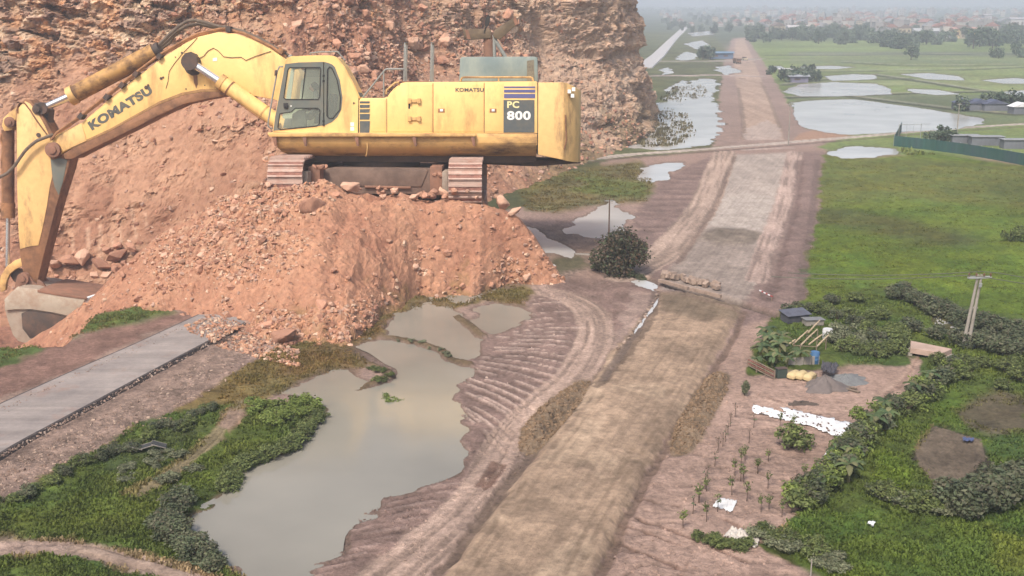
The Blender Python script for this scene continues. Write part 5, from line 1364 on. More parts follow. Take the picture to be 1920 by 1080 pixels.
prism('mirror', [(515, 132), (519, 131), (519, 141), (514, 142)], -.75, -.4, M_DARK, cab, 0.04)
tubep('roof_rail', [(582, 106, 1.2), (582, 99.5, 1.2), (600, 97.5, 1.2), (633, 97, 1.2), (647, 113, 1.2)], 0.12, M_RAIL, cab)
tubep('roof_rail', [(582, 106, 5), (582, 99.5, 5), (600, 97.5, 5), (633, 97, 5), (647, 113, 5)], 0.12, M_RAIL, cab)
tubep('roof_rail', [(582, 99.5, 1.2), (582, 99.8, 5)], 0.1, M_RAIL, cab)
prism('roof_lamp', [(540, 104), (546, 102), (548, 107), (541, 108.5)], 4.4, 5.4, M_RAIL, cab, 0.04)

# ---------------------------------------------------------------- roof fittings
hood = prism('filter_hood', [(859, 153), (861, 150), (862.5, 110), (866, 106.5), (1003, 106), (1008, 108), (1009, 153)], 2.0, 12.0, M_TEAL, bevel=0.2)
prism('grille', [(988, 153), (988, 114), (1001, 112), (1002, 153)], 1.92, 2.02, mat('rusted grille', alb(150, 140, 118), .8, alb(104, 92, 78), .8, 2.5, var=.2), hood, 0)
tubep('guard_rail', [(863, 153, .5), (866, 146, .5), (870, 144.8, .5), (994, 144.8, .5), (998, 146, .5), (1000, 153, .5)], 0.15, M_YELD, exc)
tubep('guard_rail', [(935, 145, .5), (935, 154, .5)], 0.12, M_YELD, exc)
ex = tubep('exhaust_pipe', [(917, 107, 6), (917, 66, 6)], 0.85, M_DUST, exc, 18)
tubep('pipe', [(927, 106, 5.6), (926, 70, 5.6)], 0.3, M_RAIL, ex, 10)
tubep('stay', [(923, 66, 5.6), (948, 107, 5.6)], 0.28, M_RAIL, ex, 8)
def flap(pts, y0, y1): return prism('rain_flap', pts, y0, y1, mat('bronze coloured flap', alb(128, 108, 84), .6, alb(92, 80, 66), .7, .4, var=.15), ex, 0.06)
flap([(866, 52), (874, 55), (918, 53), (921, 58), (921, 71), (882, 75), (872, 72)], 5.0, 5.5)
flap([(924, 66), (927, 56), (966, 31), (970, 34), (972, 44), (962, 52), (938, 74), (928, 72)], 5.0, 5.5)
prism('flap_frame', [(872, 55.5), (878, 56), (883, 74), (876, 73)], 4.9, 5.0, M_DUST, ex, 0)
prism('flap_frame', [(962, 34), (967, 31.5), (971.5, 44), (966, 48)], 4.9, 5.0, M_DUST, ex, 0)
c = E(914, 40, 5); mb = MB()
mb.add([(c[0] + .36 * math.cos(a) * 1 + .18 * math.sin(a), 5 - .05, c[1] + .92 * math.sin(a)) for a in np.linspace(0, 2 * math.pi, 20, False)] + [(c[0] + .36 * math.cos(a) + .18 * math.sin(a), 5.05, c[1] + .92 * math.sin(a)) for a in np.linspace(0, 2 * math.pi, 20, False)],
       [tuple(range(20)), tuple(range(39, 19, -1))] + [(i, (i + 1) % 20, (i + 1) % 20 + 20, i + 20) for i in range(20)])
mir = mb.build('mirror', M_BLACK, exc)
tubep('stem', [(911, 51, 5), (908, 60, 5), (914, 72, 5.4)], 0.12, M_BLACK, mir, 6)
for x, yb in ((757, 155), (807, 155)):
    for dy in (1.0, 5.0):
        tubep('hand_rail', [(x - .8 + dy * .5, yb, dy), (x + dy * .5 + .8, 84, dy), (x + 1.4 + dy * .5, 80.5, dy + .2), (x + 3 + dy * .5, 80.5, dy + .6), (x + 4 + dy * .5, 84, dy + 1), (x + 3 + dy * .5, yb, dy + 1)], 0.075, M_RAIL, exc)
tubep('hand_rail', [(680, 183, .8), (722, 131, .8), (725, 129.6, .8), (756, 129.6, .8)], 0.14, M_RAIL, exc)
tubep('hand_rail', [(719.5, 182, .8), (719.5, 135, .8)], 0.12, M_RAIL, exc)
tubep('grab_rail', [(724, 177, -.2), (725, 169, -.2), (741, 155, -.2), (747, 154, -.2), (748, 158, 0)], 0.14, M_YELD, exc)
prism('top_step', [(753, 154.5), (753, 152.5), (808, 152.5), (808, 154.5)], .3, 6, M_RUST_SHADE, exc, 0.03)

# ---------------------------------------------------------------- tracks and carriage
TY0, TY1 = -8.0, 26.5
def track(x0, x1, pyt, pyb):
    """shoes run round a stadium in the y-z plane; the front end faces the viewer"""
    a, b = E(x0, pyt, TY0)[0], E(x1, pyt, TY0)[0]
    zt, zb = E(x0, pyt, TY0)[1], E(x0, pyb, TY0)[1]
    r = (zt - zb) / 2; zm = (zt + zb) / 2; xm = (a + b) / 2
    root = bpy.data.objects.new('track', None); link(root, exc)
    L = (TY1 - TY0 - 2 * r); per = 2 * L + 2 * math.pi * r; N = 46
    cake, shoes = MB(), MB()
    def at(s):
        s %= per
        if s < math.pi * r: t = s / r; return (TY0 + r - r * math.sin(t), zm - r * math.cos(t), t)          # front
        s -= math.pi * r
        if s < L: return (TY0 + r + s, zt, math.pi)
        s -= L
        if s < math.pi * r: t = s / r; return (TY1 - r + r * math.sin(t), zm + r * math.cos(t), math.pi + t)
        s -= math.pi * r
        return (TY1 - r - s, zb, 2 * math.pi)
    w = b - a
    for i in range(N):
        y, z, t = at(i * per / N)
        ny, nz = -math.sin(t), -math.cos(t)                     # outward
        ty, tz = nz, -ny
        p = per / N * .5
        def slab(m, u0, u1, h0, h1, ww):
            vs = []
            for xx in (xm - ww / 2, xm + ww / 2):
                for (u, h) in ((u0, h0), (u1, h0), (u1, h1), (u0, h1)): vs.append((xx, y + ty * u + ny * h, z + tz * u + nz * h))
            m.add(vs, [(0, 1, 2, 3), (7, 6, 5, 4), (0, 4, 5, 1), (1, 5, 6, 2), (2, 6, 7, 3), (3, 7, 4, 0)])
        slab(shoes, -p * .96, p * .96, -.22, .0, w)
        for u in (-.62, .3): slab(shoes, p * u - .11, p * u + .11, 0.0, .34, w * .995)
        slab(cake, -p * .55, p * .25, -.02, .24, w * .97)
    so = shoes.build('shoe_chain', M_SHOE, root, False, 0)
    cake.build('packed_earth', M_CAKE, root)
    mb = MB(); mb.box((xm + (b - a) * .0, (TY0 + TY1) / 2, zm), (w * .5, TY1 - TY0 - 2.2 * r, r * 1.3)); mb.build('track_frame', M_DUST, root, False, .1)
    for yy in (TY0 + r, TY1 - r):
        mb = MB(); mb.tube([(xm - w * .3, yy, zm), (xm + w * .3, yy, zm)], r - .3, 24); mb.build('idler_wheel', M_DARK, root, True)
    return a, b, zt, zb
TL = track(500, 566, 299, 386); TR = track(840, 903.5, 304, 391)
for (x0, x1) in ((566, 577), (829, 840)):
    prism('idler_bracket', [(x0, 322), (x1, 322), (x1, 366), (x0, 366)], -6.0, 2.0, mat('dull grey bracket', alb(186, 172, 156), .6, alb(150, 118, 100), .7, .5, var=.12), exc, .06)
prism('track_beam', [(577, 312), (600, 312), (600, 366), (577, 366)], -3, 22, M_DUST, bevel=.1)
prism('track_beam', [(806, 312), (829, 312), (829, 366), (806, 366)], -3, 22, M_DUST, bevel=.1)
M_CARR = mat('dull grey brown carriage steel', alb(140, 116, 102), .85, alb(110, 92, 82), .8, .35, 8, bump=.04, var=.2)
car = prism('carriage', [(600, 318), (628, 314), (806, 316), (812, 330), (812, 364), (600, 364)], 0.5, 19.5, M_CARR, bevel=.15)
prism('carriage_plate', [(632, 318), (802, 320), (790, 350), (640, 348)], .3, .6, M_CARR, car, .05)
tubep('carriage_pipe', [(684, 350, .2), (770, 352, .2)], 0.2, M_DUST, car)
for i in range(14):
    x = RNG.uniform(572, 612) if i < 9 else RNG.uniform(815, 838); yy = RNG.uniform(-6, 1)
    q = el2w(E3(x, 316 if i < 9 else 322, yy)) if i < 9 else el2w(E3(x, 330, yy))
    put_rock(np.array(q), RNG.uniform(.6, 1.5), 'clod of red earth lying on the track frame of the excavator', 'clods on the track frames', 0, nm='earth_clod', cat='clod')

# ---------------------------------------------------------------- the driver
def skin_body(name, joints, edges, radii, m, parent=None, sub=2):
    me = bpy.data.meshes.new(name); me.from_pydata(joints, edges, []); me.update()
    o = bpy.data.objects.new(name, me); COL.objects.link(o)
    sk = o.modifiers.new('skin', 'SKIN'); sk.use_smooth_shade = True
    sv = me.skin_vertices[0].data if me.skin_vertices else None
    if sv is None:
        bm = bmesh.new(); bm.from_mesh(me); bm.verts.layers.skin.verify(); bm.to_mesh(me); bm.free(); sv = me.skin_vertices[0].data
    for i, r in enumerate(radii): sv[i].radius = (r, r) if not hasattr(r, '__len__') else r
    sv[0].use_root = True
    o.modifiers.new('sub', 'SUBSURF').levels = sub; o.modifiers['sub'].render_levels = sub
    res = bpy.data.meshes.new_from_object(o.evaluated_get(bpy.context.evaluated_depsgraph_get()))
    bpy.data.objects.remove(o)
    for p in res.polygons: p.use_smooth = True
    return mobj(name, res, m, parent)
hd = E3(590, 165, 3.2); k = 5.9
def off(dx, dy, dz): return (hd[0] + dx * k, hd[1] + dy * k, hd[2] + dz * k)
J = [off(.12, 0, -.72), off(.10, 0, -.5), off(.06, 0, -.30), off(.03, 0, -.16), off(0, 0, -.04), off(-.01, 0, .06),
     off(.06, -.2, -.30), off(-.02, -.27, -.5), off(-.22, -.25, -.58), off(-.32, -.24, -.57), off(.06, .2, -.30), off(-.02, .27, -.5), off(-.22, .25, -.58), off(-.32, .24, -.57),
     off(-.3, -.12, -.74), off(-.4, -.12, -1.1), off(-.5, -.12, -1.14), off(-.3, .12, -.74), off(-.4, .12, -1.1), off(-.5, .12, -1.14)]
ED = [(0, 1), (1, 2), (2, 3), (3, 4), (4, 5), (2, 6), (6, 7), (7, 8), (8, 9), (2, 10), (10, 11), (11, 12), (12, 13), (0, 14), (14, 15), (15, 16), (0, 17), (17, 18), (18, 19)]
RD = [k * r for r in (.15, .14, .14, .06, .085, .08, .07, .05, .04, .035, .07, .05, .04, .035, .085, .055, .045, .085, .055, .045)]
for i in range(46):
    px_ = RNG.uniform(496, 920); q = el2w(E3(px_, 352 + .03 * (px_ - 496) + RNG.uniform(-4, 16), -9.2 + RNG.uniform(-.8, 1.4)))
    put_rock(np.array(q), RNG.uniform(.7, 1.9), 'angular rock piled against the front of the excavator tracks', 'rocks before the tracks')
me_o = skin_body('person', J, ED, RD, M_SHIRT)
me_o.matrix_world = Matrix.Translation(Vector(EO)) @ Matrix.Rotation(-TILT, 4, 'X')
tag(me_o, 'dark haired driver seated behind the glass of the excavator cab', 'person')
mb = MB()
bmh = bmesh.new(); bmesh.ops.create_uvsphere(bmh, u_segments=20, v_segments=14, radius=1)
for v in bmh.verts:
    v.co = Vector((v.co.x * .105, v.co.y * .085, v.co.z * .13)) * k
    if v.co.x < -.05 * k and -.03 * k < v.co.z < .03 * k and abs(v.co.y) < .03 * k: v.co.x -= .03 * k   # nose
    if v.co.z < -.06 * k and v.co.x < 0: v.co.x -= .01 * k
me = bpy.data.meshes.new('head'); bmh.to_mesh(me); bmh.free()
for p in me.polygons: p.use_smooth = True
o = mobj('head', me, M_SKIN, me_o); o.location = off(-.01, 0, .01); o.rotation_euler = (0, -.25, 0)
bmh = bmesh.new(); bmesh.ops.create_uvsphere(bmh, u_segments=20, v_segments=14, radius=1)
for v in bmh.verts: v.co = Vector((v.co.x * .112 + .015, v.co.y * .093, max(v.co.z * .138, -.05 + .12 * (v.co.x < -.1) * 0 + (0.07 if v.co.x < -.35 else -.05) * 1.0))) * k
me = bpy.data.meshes.new('hair'); bmh.to_mesh(me); bmh.free()
for p in me.polygons: p.use_smooth = True
o = mobj('hair', me, M_HAIR, me_o); o.location = off(-.01, 0, .015); o.rotation_euler = (0, -.25, 0)
# =================================================================== PLANTS
M_LEAF = vmat('leaves', fine=3.0, var=0.15, bump=0, rough=0.6, translucent=0.25, spec=0.3)
M_LEAFV = vmat('shrub leaves', fine=3.0, var=0.15, bump=0, rough=0.65, translucent=0.22, spec=0.3, randomize=0.22)
M_BARK = mat('bark', alb(96, 78, 64), 0.9, alb(64, 54, 46), 0.6, 3, bump=0.03)
def leafcloud(name, blobs, n, size, pal, seed=0, up=0.5, inner=0.55, aspect=0.55):
    """many leaf faces spread through the volume of a set of ellipsoids"""
    r = np.random.default_rng(seed)
    B = np.array(blobs, float)                              # cx cy cz rx ry rz
    wgt = (B[:, 3] * B[:, 4] * B[:, 5]) ** (2 / 3); k = r.choice(len(B), n, p=wgt / wgt.sum())
    d = r.normal(size=(n, 3)); d /= np.linalg.norm(d, axis=1, keepdims=True)
    rad = inner + (1 - inner) * r.random(n) ** 0.6; rad *= r.uniform(.82, 1.2, n); rad = np.where(r.random(n) < .12, rad * r.uniform(1.1, 1.55, n), rad)
    c = B[k, :3] + d * B[k, 3:] * rad[:, None]
    nn = d + r.normal(size=(n, 3)) * 0.8 + [0, 0, up]; nn /= np.linalg.norm(nn, axis=1, keepdims=True)
    t = np.cross(nn, r.normal(size=(n, 3))); t /= np.linalg.norm(t, axis=1, keepdims=True); b = np.cross(nn, t)
    s = size * r.uniform(.55, 1.3, n)[:, None]
    v = np.stack([c - t * s, c + b * s * aspect - nn * s * .15, c + t * s, c - b * s * aspect - nn * s * .15], 1).reshape(-1, 3)
    f = np.arange(4 * n).reshape(n, 4)
    P = np.array([alb(*p) for p in pal]); clump = P[(k + r.integers(0, 2, n)) % len(P)]; anyc = P[r.integers(0, len(P), n)]
    col = (0.55 * clump + 0.45 * anyc) * r.uniform(.75, 1.25, (n, 1)) * 1.6
    return fast_mesh(name, v, f, False, np.repeat(col, 4, 0))
def blobs_for(n, R, Hh, z0, seed, rb=0.42):
    r = np.random.default_rng(seed); out = []
    for i in range(n):
        a = r.uniform(0, 6.28); q = R * math.sqrt(r.random()) * .75; z = z0 + (Hh - z0) * r.uniform(.15, .9)
        s = rb * r.uniform(.6, 1.25)
        out.append((q * math.cos(a), q * math.sin(a), z, R * s, R * s, (Hh - z0) * s * .75))
    return out
GREENS = dict(mid=[(94, 104, 58), (80, 92, 50), (110, 118, 66), (68, 78, 46)], dark=[(82, 92, 66), (70, 80, 58), (96, 102, 74), (92, 88, 70)], fresh=[(102, 116, 54), (90, 106, 50), (120, 130, 66)], grey=[(104, 110, 82), (92, 98, 74), (118, 118, 92)],
              red=[(84, 76, 58), (96, 72, 58), (66, 76, 52), (76, 62, 52), (58, 70, 48)], far=[(92, 106, 88), (80, 96, 80), (104, 114, 94)])
def shrub_proto(name, pal, seed, R=1.0, Hh=1.45, n=760, leaf=.13, nb=8):
    root = empty(name)
    mb = MB(); rr = random.Random(seed)
    for i in range(5):
        a = rr.uniform(0, 6.28); q = rr.uniform(.3, .7) * R
        mb.tube([(0, 0, -.1), (q * .4 * math.cos(a), q * .4 * math.sin(a), Hh * .35), (q * math.cos(a), q * math.sin(a), Hh * .75)], [.05, .035, .015], 5)
    mb.build('stems', M_BARK, root)
    link(bpy.data.objects.new('foliage', leafcloud('foliage', blobs_for(nb, R, Hh, 0.1, seed), n, leaf, GREENS[pal], seed)), root).data.materials.append(M_LEAFV)
    return root
def tree_proto(name, pal, seed, R=3.0, Hh=7.0, trunk=2.0, n=1600, leaf=.42, nb=12, rt=.22):
    root = empty(name); rr = random.Random(seed)
    B = blobs_for(nb, R, Hh, trunk, seed, .4)
    mb = MB(); mb.tube([(0, 0, -.4), (.1, 0, trunk * .6), (0, .1, trunk * 1.2), (.1, 0, Hh * .7)], [rt * 1.3, rt, rt * .75, rt * .2], 9)
    for b in B[:8]: mb.tube([(0, 0, trunk * rr.uniform(.7, 1.1)), (b[0] * .5, b[1] * .5, (trunk + b[2]) / 2), (b[0], b[1], b[2])], [rt * .5, rt * .3, rt * .1], 6)
    mb.build('trunk', M_BARK, root, True)
    link(bpy.data.objects.new('crown', leafcloud('crown', B, n, leaf, GREENS[pal], seed)), root).data.materials.append(M_LEAF)
    return root
def banana_proto(seed, n=9, L=1.7):
    root = empty('banana_plant'); rr = random.Random(seed)
    mb = MB(); mb.tube([(0, 0, -.1), (0, 0, .9), (.03, 0, 1.5)], [.17, .13, .08], 8); mb.build('stem', mat('banana stem', alb(122, 120, 78), .8, alb(96, 84, 60), .6, 2), root, True)
    vs, fs, cs = [], [], []
    for i in range(n):
        a = i * 2.4 + rr.uniform(-.3, .3); l = L * rr.uniform(.7, 1.1); up = rr.uniform(.35, 1.1)
        b0 = len(vs); col = alb(*rr.choice([(92, 112, 70), (84, 104, 66), (106, 122, 78), (124, 124, 86)])) * rr.uniform(.85, 1.15)
        for j in range(7):
            t = j / 6; x = l * t * math.cos(up * .8) ; z = 1.45 + l * (math.sin(up) * t * 1.1 - .75 * t * t); w = .28 * math.sin(math.pi * (0.08 + .9 * t)) ** .7
            for sgn in (-1, 0, 1):
                vs.append((x * math.cos(a) - sgn * w * math.sin(a), x * math.sin(a) + sgn * w * math.cos(a), z - .12 * abs(sgn) + rr.uniform(-.03, .03))); cs.append(col)
        for j in range(6):
            for q in (0, 1): fs.append((b0 + j * 3 + q, b0 + j * 3 + q + 1, b0 + j * 3 + q + 4, b0 + j * 3 + q + 3))
    link(bpy.data.objects.new('leaves', fast_mesh('leaves', np.array(vs), np.array(fs), True, np.array(cs))), root).data.materials.append(M_LEAFV)
    return root
def sapling_proto(seed, pal='mid', n=46):
    root = empty('sapling'); rr = random.Random(seed)
    mb = MB(); mb.tube([(0, 0, -.1), (.03, .02, .7), (rr.uniform(-.1, .1), 0, 1.5)], [.035, .028, .012], 5)
    for q in range(3):
        a = rr.uniform(0, 6.28); mb.tube([(.03, 0, .8 + q * .2), (.25 * math.cos(a), .25 * math.sin(a), 1.15 + q * .2)], [.018, .006], 4)
    mb.build('trunk', M_BARK, root)
    link(bpy.data.objects.new('crown', leafcloud('crown', [(0, 0, 1.35, .28, .28, .3), (.1, .05, 1.0, .2, .2, .2)], n, .11, GREENS[pal], seed)), root).data.materials.append(M_LEAFV)
    return root

PROTO = {
 'mid': [shrub_proto('shrub', 'mid', 1), shrub_proto('shrub', 'mid', 2, 1.1, 1.2)], 'dark': [shrub_proto('shrub', 'dark', 3), shrub_proto('shrub', 'dark', 4, 1.1, 1.25)], 'fresh': [shrub_proto('shrub', 'fresh', 5), shrub_proto('shrub', 'fresh', 6, 1.2, 1.1)],
 'grey': [shrub_proto('shrub', 'grey', 7, 1.1, 1.0)], 'banana': [banana_proto(1), banana_proto(2, 7), banana_proto(3, 11)], 'sapling': [sapling_proto(1), sapling_proto(2), sapling_proto(3)], 'bare': [sapling_proto(4, 'dark', 12), sapling_proto(5, 'red', 9)], 'fresh_sapling': [sapling_proto(6, 'fresh', 60)],
}
USED = set()
def place(kind, px, py, s, label, group=None, cat='shrub', sx=1.0, zoff=0.0):
    i = RNG.integers(0, len(PROTO[kind])); p = PROTO[kind][i]
    if (kind, i) in USED: o = copy_tree(p)
    else: o = p; USED.add((kind, i))
    x, y = gp(px, py)
    o.location = (x, y, float(groundz(x, y)) + zoff); o.rotation_euler = (0, 0, RNG.uniform(0, 6.28))
    k = s * RNG.uniform(.88, 1.12); o.scale = (k * sx, k * sx, k)
    for a in ('label', 'group', 'category'):
        if a in o: del o[a]
    return tag(o, label, cat, group)

def along(pts, n, jit=4):
    L = smooth_line(pts, 8); out = []
    for i in range(n):
        t = (i + .5) / n * (len(L) - 1.001); a = L[int(t)]; b = L[int(t) + 1]; u = t - int(t)
        out.append((a[0] + (b[0] - a[0]) * u + RNG.uniform(-jit, jit), a[1] + (b[1] - a[1]) * u + RNG.uniform(-jit, jit) * .6))
    return out

# dark belt between the green field and the scrub
for x, y in along([(1678, 556), (1720, 572), (1770, 592), (1830, 612), (1880, 630), (1925, 648)], 30, 9):
    place('dark', x, y, 1.3, 'dark grey green shrub in the belt between the big green field and the wet ditch', 'shrubs of the dark belt', sx=1.25)
for x, y in along([(1800, 640), (1850, 655), (1905, 668)], 9, 9):
    place('dark', x, y, 1.4, 'dark low shrub right of the foot of the twin concrete pole', 'shrubs by the twin pole', sx=1.3)
# hedge from the slab bridge down to the bottom
for i, (x, y) in enumerate(along([(1806, 690), (1772, 714), (1732, 742), (1700, 772), (1650, 792), (1620, 822), (1596, 850), (1578, 880), (1552, 912), (1520, 935), (1500, 950)], 40, 6)):
    place(('mid', 'dark', 'fresh', 'mid')[i % 4], x, y, 1.25, 'leafy shrub in the hedge running down from the slab bridge beside the bare yard', 'shrubs of the yard hedge', sx=1.15)
for x, y in ((1742, 728), (1716, 752), (1660, 782), (1662, 800), (1640, 812), (1598, 868), (1580, 888), (1570, 866), (1590, 905), (1548, 930)):
    place('banana', x, y, 0.95, 'banana plant with broad leaves standing in the yard hedge', 'banana plants of the yard hedge', 'banana plant')
# garden patch
for x, y, s in ((1442, 655, 1.35), (1425, 676, 1.2), (1462, 668, 1.3), (1448, 690, 1.15), (1418, 690, 1.0), (1476, 690, 1.0), (1435, 640, 1.2), (1465, 650, 1.15), (1430, 662, 1.1), (1455, 682, 1.2)):
    place('banana', x, y, s * .8, 'tall banana plant in the clump at the left end of the garden', 'banana plants of the garden clump', 'banana plant')
place('banana', 1500, 684, 1.15, 'pale green banana plant in front of the whitish poles and left of the blue barrel', None, 'banana plant')
for x, y in along([(1462, 600), (1500, 588), (1560, 592), (1610, 606), (1640, 625), (1650, 650), (1630, 668)], 17, 8):
    place('dark' if RNG.random() < .5 else 'mid', x, y, 1.05, 'dense shrub along the far edge of the fenced garden', 'shrubs round the garden', sx=1.2)
for x, y in along([(1580, 655), (1615, 662), (1650, 668), (1682, 660), (1690, 640), (1660, 630)], 18, 7):
    place('mid', x, y, 1.05, 'green shrub between the garden and the slab bridge', 'shrubs right of the garden', sx=1.2)
for x, y in ((1600, 640), (1585, 630), (1608, 655), (1575, 645)):
    place('grey', x, y, 1.5, 'grey leafless looking shrub right of the white drum in the garden', 'grey shrubs of the garden')
for x, y in along([(1530, 570), (1600, 560), (1680, 600), (1740, 625), (1700, 615), (1640, 588)], 7, 14):
    place('mid' if RNG.random() < .6 else 'dark', x, y, 1.0, 'low scrubby bush on the rough grass above the garden', 'bushes on the rough grass', sx=1.5)
# lower right thickets
for x, y in along([(1800, 965), (1830, 945), (1870, 930), (1920, 915)], 18, 16):
    place('dark', x, y, 1.6, 'dark bush in the thicket under the ploughed plot', 'bushes of the dark thicket', sx=1.2)
for x, y in along([(1640, 925), (1690, 945), (1740, 955), (1790, 960)], 12, 10):
    place('mid' if RNG.random() < .5 else 'grey', x, y, 1.0, 'scraggy bush on the bank below the bright green plot', 'bushes on the low bank', sx=1.2)
for x, y in along([(1740, 690), (1800, 700), (1860, 690), (1915, 705), (1860, 730)], 10, 14):
    place('mid', x, y, 1.1, 'green bush beyond the hedge at the right border', 'bushes beyond the hedge', sx=1.2)
for x, y in along([(1430, 1005), (1460, 1012), (1500, 1030), (1540, 1050), (1580, 1070)], 14, 12):
    place('grey' if RNG.random() < .6 else 'mid', x, y, .8, 'dry looking weed bush on the bottom corner of the furrowed yard', 'weed bushes at the bottom corner', sx=1.2)
for x, y in along([(1310, 1015), (1340, 1022), (1370, 1025), (1400, 1030)], 7, 5):
    place('mid', x, y, .55, 'little weed bush in the row left of the grey crumpled sheet', 'weed bushes left of the crumpled sheet', sx=1.4)
place('mid', 1484, 840, 1.75, 'round green bush standing alone on the furrows below the long white sheet', sx=1.05)
place('mid', 1896, 452, 2.0, 'small round bush standing alone on the big green field')
place('dark', 1396, 742, 1.1, 'slim upright dark bush at the top of the sapling row', sx=.42)
# saplings
SAP = [(1378, 782), (1369, 800), (1365, 815), (1360, 828), (1355, 838), (1346, 850), (1340, 873), (1327, 896), (1322, 917), (1310, 942), (1299, 964), (1413, 802), (1404, 832), (1397, 864), (1388, 900), (1372, 928), (1389, 874), (1420, 886), (1378, 892), (1480, 937), (1427, 960), (1466, 970), (1325, 978), (1462, 802), (1488, 805), (1345, 960), (1400, 940), (1440, 915)]
for i, (x, y) in enumerate(SAP):
    place('bare' if i < 13 else 'sapling', x, y, 1.0, 'thin newly planted sapling on the furrowed pink earth', 'saplings on the furrowed yard', 'sapling')
for x, y in ((1441, 866), (1421, 885), (1394, 902), (1530, 882), (1508, 896), (1442, 956), (1325, 920)):
    place('sapling', x, y, .8, 'short leafy sapling on the furrows right of the stick rows', 'leafy saplings', 'sapling', sx=1.4)
place('fresh_sapling', 1281, 992, 1.0, 'bright yellow green sapling nearest the road edge', None, 'sapling', sx=1.2)
place('sapling', 1311, 944, 1.05, 'darkest sapling with a flat crown above the yellow green one', None, 'sapling', sx=1.3)
# lower left bank
for x, y in along([(600, 782), (575, 800), (556, 832), (520, 850), (470, 868), (440, 890), (425, 915)], 26, 7):
    place('mid', x, y, .75, 'leafy shrub on the bank of the big pond left of the water', 'shrubs on the pond bank', sx=1.3)
for x, y in along([(338, 945), (326, 975), (336, 1012), (366, 1042), (400, 1066), (322, 1005), (304, 990)], 18, 7):
    place('dark', x, y, .9, 'dark shrub round the lowest corner of the big pond', 'shrubs at the pond corner', sx=1.3)
for x, y in along([(480, 772), (530, 770), (580, 772), (540, 790), (500, 800)], 14, 9):
    place('fresh', x, y, .85, 'bright green bush on the spit left of the big pond', 'bushes on the pond spit', sx=1.4)
for x, y in along([(395, 770), (360, 790), (330, 805), (300, 800), (270, 830), (230, 850), (190, 862), (130, 885), (60, 925), (10, 948)], 34, 8):
    place('dark' if RNG.random() < .4 else 'mid', x, y, .6, 'shrub on the line where gravel slope meets the lower left grass', 'shrubs below the gravel slope', sx=1.3)
for x, y in along([(330, 850), (290, 870), (240, 880), (300, 905), (370, 880)], 9, 16):
    place('grey', x, y, .6, 'greyish weed bush in the lower left grass', 'weed bushes of the lower left grass', sx=1.4)
# pond islands and dikes
for x, y in ((728, 744), (738, 750), (748, 752), (755, 748)):
    place('fresh', x, y, .5, 'weed clump growing on the small island in the big pond', 'weeds of the pond island', sx=1.5, zoff=.12)
for x, y in ((648, 742), (652, 739)): place('dark', x, y, .22, 'tiny dark weed tuft poking out of the big pond', 'weed tufts in the pond', zoff=.1)
for x, y in along([(690, 690), (715, 700), (726, 712), (700, 720)], 6, 4): place('mid', x, y, .4, 'low weed on the tongue of land in the big pond', 'weeds on the land tongue', sx=1.6)
for x, y in along([(740, 638), (790, 646), (828, 660), (842, 674)], 7, 2): place('grey', x, y, .3, 'low dry weed along the narrow dike of the big pond', 'weeds on the dike', sx=1.5)
# the round tree by the culvert
tree = tree_proto('tree', 'red', 11, 4.7, 6.8, .5, 5600, .27, 20, .22)
x, y = gp(1162, 514); tree.location = (x, y, 0); tree.scale = (1.0, 1.0, 1.0)
tag(tree, 'round dark reddish green tree standing by the culvert left of the road', 'tree')
for x, y in ((1120, 508), (1136, 512), (1180, 518), (1200, 522)): place('dark', x, y, .8, 'low dark bush at the foot of the round tree', 'bushes under the round tree', sx=1.4)
tree2 = tree_proto('tree', 'far', 12, 5, 10, 2.5, 700, .9, 10, .3)
x, y = gp(1708, 112); tree2.location = (x, y, 0); tag(tree2, 'single round tree alone on the pale field before the village', 'tree')

